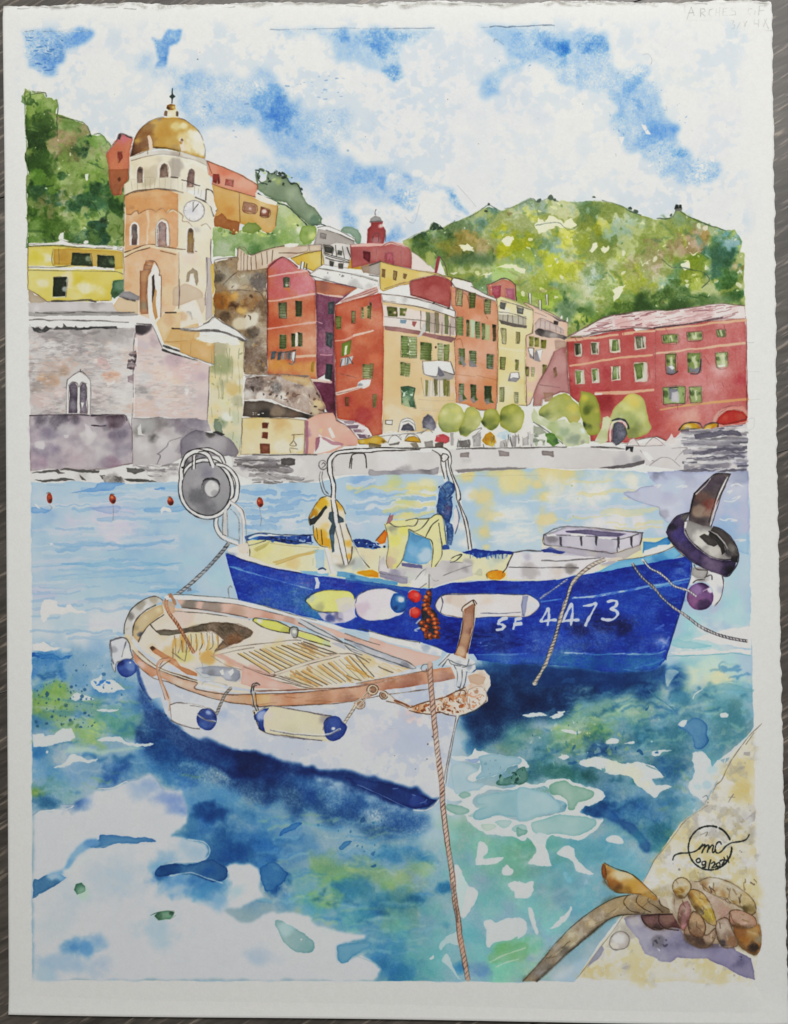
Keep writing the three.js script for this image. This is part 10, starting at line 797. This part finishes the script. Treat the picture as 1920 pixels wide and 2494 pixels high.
  ink([D3`960 1400 965 1480 1010 1560`,D3`975 1400 980 1470 1010 1520`,D3`1090 1470 1140 1500 1160 1450`,D3`1240 1540 1300 1500 1330 1470`,D3`1100 1290 1130 1290 1180 1265`],1.8,'#5f5244',{a:0.7});ink([D3`860 1390 960 1385`,D3`900 1410 960 1470`],1.3,'#7d725c',{a:0.6});wash(D3`860 1385 960 1385 965 1470 900 1440`,'#d8d0c0',{r:2,a:0.7});}
{// the painter's ink mark and date
  const I={a:1,r:0.5,s:0.4,v:0.15,g:0.15},k='#1f2421',[[mx,my],[ex]]=D3`1197 1082 1331 1082`,R=ex - mx,arc=(a0,a1)=>Array.from({length:30},(_,i)=>{const a=(a0 +(a1 - a0)*i/29)*Math.PI/180;return[mx + R*Math.cos(a),my + R*1.02*Math.sin(a)];});
  ink([arc(-22,-65),arc(-72,-280),arc(75,-2)],3.2,k,I);ink([D3`965 1155 975 1130 1010 1115 1060 1112 1100 1105 1130 1085 1150 1060`],2.8,k,I);
  ink([D3`1128 1092 1142 1078 1160 1064 1163 1072 1156 1092 1146 1112`,D3`1150 1100 1166 1078 1182 1066 1189 1072 1184 1092 1178 1112`,D3`1182 1098 1196 1078 1211 1066 1218 1072 1213 1092 1211 1108 1220 1108 1232 1094`,D3`1268 1058 1262 1046 1248 1046 1236 1062 1229 1086 1234 1108 1250 1114 1272 1100 1296 1070 1330 1050 1380 1043 1420 1030 1440 1000`],2.8,k,I);
  ink([D3`1128 1145 1112 1160 1122 1175 1138 1165 1132 1146`,D3`1168 1165 1150 1170 1152 1188 1168 1184 1172 1168 1168 1200 1152 1202`,D3`1202 1156 1188 1212`,D3`1208 1178 1222 1168 1228 1182 1210 1205 1236 1198`,D3`1252 1172 1238 1182 1244 1198 1260 1190 1256 1172`,D3`1262 1162 1278 1155 1284 1166 1272 1186 1296 1178`,D3`1284 1140 1292 1158 1308 1154`,D3`1304 1132 1312 1172`],2.5,k,I);region('ink_mark',oval(mx,my,R*1.05),'round black ink monogram with the date 09/2024');}
{// uneven grey band with short strokes along the torn head of the sheet
  lay([0,0,1880,18],(c)=>{c.lineWidth=11;c.beginPath();for(let x=8;x<1880;x +=6){const y=10 - 8.5*x/1880 + 3*Math.sin(x*0.021)+ 2*Math.sin(x*0.057);x>8?c.lineTo(x,y):c.moveTo(x,y);}c.stroke();},'#b9b7b0',{r:7,s:2.6,e:0,v:0.9,g:0.7,a:0.85,d:0.3});
  strokes(PX`8 2 1878 0 1878 12 8 22`,60,{col:['#8f8d86','#f2f1ed'],len:26,w:1.6,ang:0,jit:0.3,a:0.6});}
{// pencil notes on the margin
  const pc={a:0.75,r:0.4,s:0.5,straight:1,v:0.7,g:0.7},g='#b4b3ae',L2=(s)=>A4(Object.assign([s],{raw:[s]}));
  ink(['820 165 855 60 880 135','832 112 875 108','935 140 935 75 965 75 975 95 940 112 975 140','1040 75 1010 85 1005 125 1030 140','1070 75 1065 140','1100 60 1095 150','1068 105 1098 105','1170 70 1130 72 1125 130 1165 130','1128 100 1160 98','1235 65 1195 70 1200 90 1230 95 1235 125 1180 130','1375 75 1345 75 1335 110 1360 125','1400 95 1395 125','1480 45 1435 50 1430 130','1435 90 1475 88','1195 172 1220 175 1205 200 1225 215 1220 240 1198 248','1240 250 1275 185','1300 180 1320 225','1330 180 1305 230','1395 165 1390 205 1425 205','1430 165 1428 230','1500 155 1470 225','1480 165 1515 245'].map(L2),1.6,g,pc);region('pencil_note',A4`800 30 1530 30 1540 260 1180 260 1170 170 800 175`,'faint pencil note ARCHES GF 31x41 in the corner');}
// ---------- the paint film becomes a picture, the picture lies on the sheet ----------
const pixels=new Uint8Array(W*H*4);
for(let y=0;y<H;y++)for(let x=0;x<W;x++){
  const i=y*W + x,kt=(y&1023)*N +(x&1023),tooth=1 +(fTooth[kt] - 0.5)*0.018 +(fFine[kt] - 0.5)*0.008;
  for(let c=0;c<3;c++)pixels[i*4 + c]=Math.max(0,Math.min(255,PAPER[c]*Math.exp(-Math.max(0,A[c][i]))*tooth));
  pixels[i*4 + 3]=255;
}
const picture=new THREE.DataTexture(pixels,W,H,THREE.RGBAFormat);
picture.colorSpace=THREE.SRGBColorSpace;picture.magFilter=THREE.LinearFilter;picture.flipY=false;picture.needsUpdate=true;
const tooth=new Uint8Array(512*512*4);
for(let y=0;y<512;y++)for(let x=0;x<512;x++){const i=(y*512 + x)*4,k=(y*2)*N + x*2,v=255*(fMid[k]*0.35 + fFine[k]*0.4 + fTooth[k]*0.25);tooth[i]=tooth[i + 1]=tooth[i + 2]=v;tooth[i + 3]=255;}
const toothMap=new THREE.DataTexture(tooth,512,512,THREE.RGBAFormat);toothMap.wrapS=toothMap.wrapT=THREE.RepeatWrapping;toothMap.magFilter=THREE.LinearFilter;toothMap.repeat.set(5,6.6);toothMap.needsUpdate=true;
const paintMat=new THREE.MeshStandardMaterial({map:picture,roughness:0.93,bumpMap:toothMap,bumpScale:0.00003});
const cutMat=new THREE.MeshStandardMaterial({color:new THREE.Color(0.72,0.71,0.68),roughness:1});
const uvOf=(x,y)=>[x/PHOTO_W,y/PHOTO_H];

// the sheet's outline: clean cuts at the left and foot, torn (deckle) edges at the head and right
const er=rngOf(41),edgePts={top:[],right:[],bottom:[],left:[]};
for(let i=0,d=0;i<=300;i++){d=d*0.7 +(er()- 0.5)*3.4;const t=i/300;edgePts.top.push([7 + t*(1880 - 7),11 - 9*t + d + 2.5*Math.sin(t*31)- 3*Math.sin(t*3.1)]);}
const rightAt=(y)=>y<1200?1881 + y*0.0115:1894.8 +(y - 1200)*0.0216;
for(let i=1,d=0;i<=420;i++){d=d*0.75 +(er()- 0.5)*2;const y=4 + i/420*(2494 - 4),sc=Math.abs(Math.sin(y*0.062 + 1.4*Math.sin(y*0.011)))*2.6;edgePts.right.push([rightAt(y)+ d + 2 - sc,y]);}
for(let i=1;i<=120;i++){const t=i/120;edgePts.bottom.push([rightAt(2494)+ t*(22 - rightAt(2494)),2494 - 25*t + 1.2*Math.sin(t*9)]);}
for(let i=1;i<120;i++){const t=i/120,y=2467 +(20 - 2467)*t;edgePts.left.push([y<400?6 +(y - 20)*0.013:11 +(y - 400)*0.0053,y]);}
const rim=[...edgePts.top,...edgePts.right,...edgePts.bottom,...edgePts.left];
const lift=(x,y)=>{// the margins curl a little: the foot lifts off the floor, the head and sides lie down
  const foot=Math.max(0,(y - 2395)/90),side=Math.max(0,(58 - x)/60),head=Math.max(0,(60 - y)/60),right=Math.max(0,(x - 1850)/60);
  return 0.0011*foot*foot - 0.0007*head*head - 0.0003*side*side - 0.0006*right*right;
};
const painting=new THREE.Group();painting.name='watercolour_painting';painting.position.set(0,0,0);scene.add(painting);
painting.userData={label:'watercolour of a harbour village with two boats, on torn-edged white paper',category:'painting'};
{// paper_sheet: face, back and edge in one solid sheet 0.6 mm thick
  const T=0.0006,pos=[],uv=[],idx=[],inner=8,n=rim.length,rows=[];
  const scaleTo=(p,k)=>[960 +(p[0] - 960)*k,1245 +(p[1] - 1245)*k];
  const rings=[1,0.995,0.985,0.97,0.955,0.94];
  for(const k of rings)for(const p of rim){const q=scaleTo(p,k);rows.push(q);}
  const put=(q,y)=>{pos.push(X(q[0]),y,Z(q[1]));uv.push(...uvOf(q[0],q[1]));return pos.length/3 - 1;};
  const rag=rim.map((p,i)=>(i<722?0.45*T:0.06*T));// torn edges thin out
  rows.forEach((q,i)=>put(q,TOP + lift(q[0],q[1])-(i<n?rag[i]:0)));
  const centre=put([960,1245],TOP);
  for(let r=0;r + 1<rings.length;r++)for(let i=0;i<n;i++){const a=r*n + i,b=r*n +(i + 1)% n,c=a + n,d=b + n;idx.push(a,c,b,b,c,d);}
  for(let i=0;i<n;i++)idx.push((rings.length - 1)*n + i,centre,(rings.length - 1)*n +(i + 1)% n);
  const back0=pos.length/3;rim.forEach((p)=>put(p,TOP + lift(p[0],p[1])- T));
  for(let i=0;i<n;i++){const a=i,b=(i + 1)% n,c=back0 + i,d=back0 +(i + 1)% n;idx.push(a,b,c,b,d,c);}
  const bc=put([960,1245],TOP - T);for(let i=0;i<n;i++)idx.push(back0 + i,back0 +(i + 1)% n,bc);
  const g=new THREE.BufferGeometry();g.setAttribute('position',new THREE.Float32BufferAttribute(pos,3));g.setAttribute('uv',new THREE.Float32BufferAttribute(uv,2));g.setIndex(idx);g.computeVertexNormals();
  // flat normals up over the face keep the sheet even
  const m=new THREE.Mesh(g,paintMat);m.name='paper_sheet';m.castShadow=m.receiveShadow=true;painting.add(m);
}
const used={};
for(const r of regions){
  const shape=new THREE.Shape(r.pts.map(([x,y])=>new THREE.Vector2(X(x),-Z(y)))),g=new THREE.ShapeGeometry(shape);g.rotateX(-Math.PI/2);
  const p=g.attributes.position,uv=[];for(let i=0;i<p.count;i++)uv.push(...uvOf(p.getX(i)/MM + PHOTO_W/2,p.getZ(i)/MM + PHOTO_H/2));
  g.setAttribute('uv',new THREE.Float32BufferAttribute(uv,2));
  const m=new THREE.Mesh(g,paintMat),c=used[r.name]=(used[r.name]??-1)+ 1;
  m.name=c?r.name + '_' + String(c).padStart(3,'0'):r.name;m.receiveShadow=true;if(r.label)m.userData.label=r.label;
  m.position.y=TOP + r.level*4e-6 -(r.within?TOP + r.within.level*4e-6:0);
  (r.within?r.within.mesh:painting).add(m);r.mesh=m;
}

// ---------- the floor: grey-brown wood-look laminate boards with fine sawn grain, seen along the edges ----------
const floorBase=new THREE.Group();floorBase.name='floor';floorBase.userData={kind:'structure',label:'grey brown wood-grain floor under the painting'};scene.add(floorBase);
{
  const FW=1024,FH=1024,fr=rngOf(77),px=new Uint8Array(FW*FH*4),streak=field(9,4,21,0.65,0.09),knots=field(160,3,23),fineS=field(3,2,25,0.7,0.12),sawn=field(46,3,27,0.5,1.0);
  // grain runs along u (rows of the texture), sawn cross-marks slant across it
  const along=field(8,4,31,0.6,12),cross=field(5,3,33,0.6,10);
  for(let y=0;y<FH;y++)for(let x=0;x<FW;x++){
    const i=(y*FW + x)*4,w=Math.floor(14*(knots[y*N + x] - 0.5)),k=((y + w)&1023)*N + x,ks=((y +(x>>2))&1023)*N + x;
    let v=0.5 +(along[k] - 0.5)*0.6 +(knots[y*N + x] - 0.5)*0.5 +(cross[ks] - 0.5)*0.35;
    const mark=Math.max(0,cross[ks] - 0.74)*3;v=Math.min(1.2,Math.max(0,v));
    px[i]=54 + 46*v + 66*mark;px[i + 1]=49 + 43*v + 60*mark;px[i + 2]=43 + 40*v + 54*mark;px[i + 3]=255;
  }
  const tex=new THREE.DataTexture(px,FW,FH,THREE.RGBAFormat);tex.colorSpace=THREE.SRGBColorSpace;tex.wrapS=tex.wrapT=THREE.RepeatWrapping;tex.magFilter=THREE.LinearFilter;tex.needsUpdate=true;
  const mat=new THREE.MeshPhysicalMaterial({map:tex,bumpMap:tex,bumpScale:0.00015,roughness:0.45,ior:1.6});
  floorBase.rotation.y=0.3;floorBase.position.y=0;
  const boardW=0.19,gap=0.0005,L=1.6;// boards run across, joints every 19 cm
  for(let b=-4;b<4;b++){
    const sh=new THREE.BoxGeometry(L,0.008,boardW - gap),p=sh.attributes.position,n=sh.attributes.normal,uv=[];
    for(let i=0;i<p.count;i++)uv.push((p.getX(i)+ b*0.37)/0.22,(p.getZ(i)+ b*0.113)/0.22);
    sh.setAttribute('uv',new THREE.Float32BufferAttribute(uv,2));
    const m=new THREE.Mesh(sh,mat);m.name=b===-4?'board':'board_' + String(b + 4).padStart(3,'0');m.position.set(0,-0.004,(b + 0.62)*boardW);m.receiveShadow=m.castShadow=true;floorBase.add(m);
  }
}
renderer.render(scene,camera);
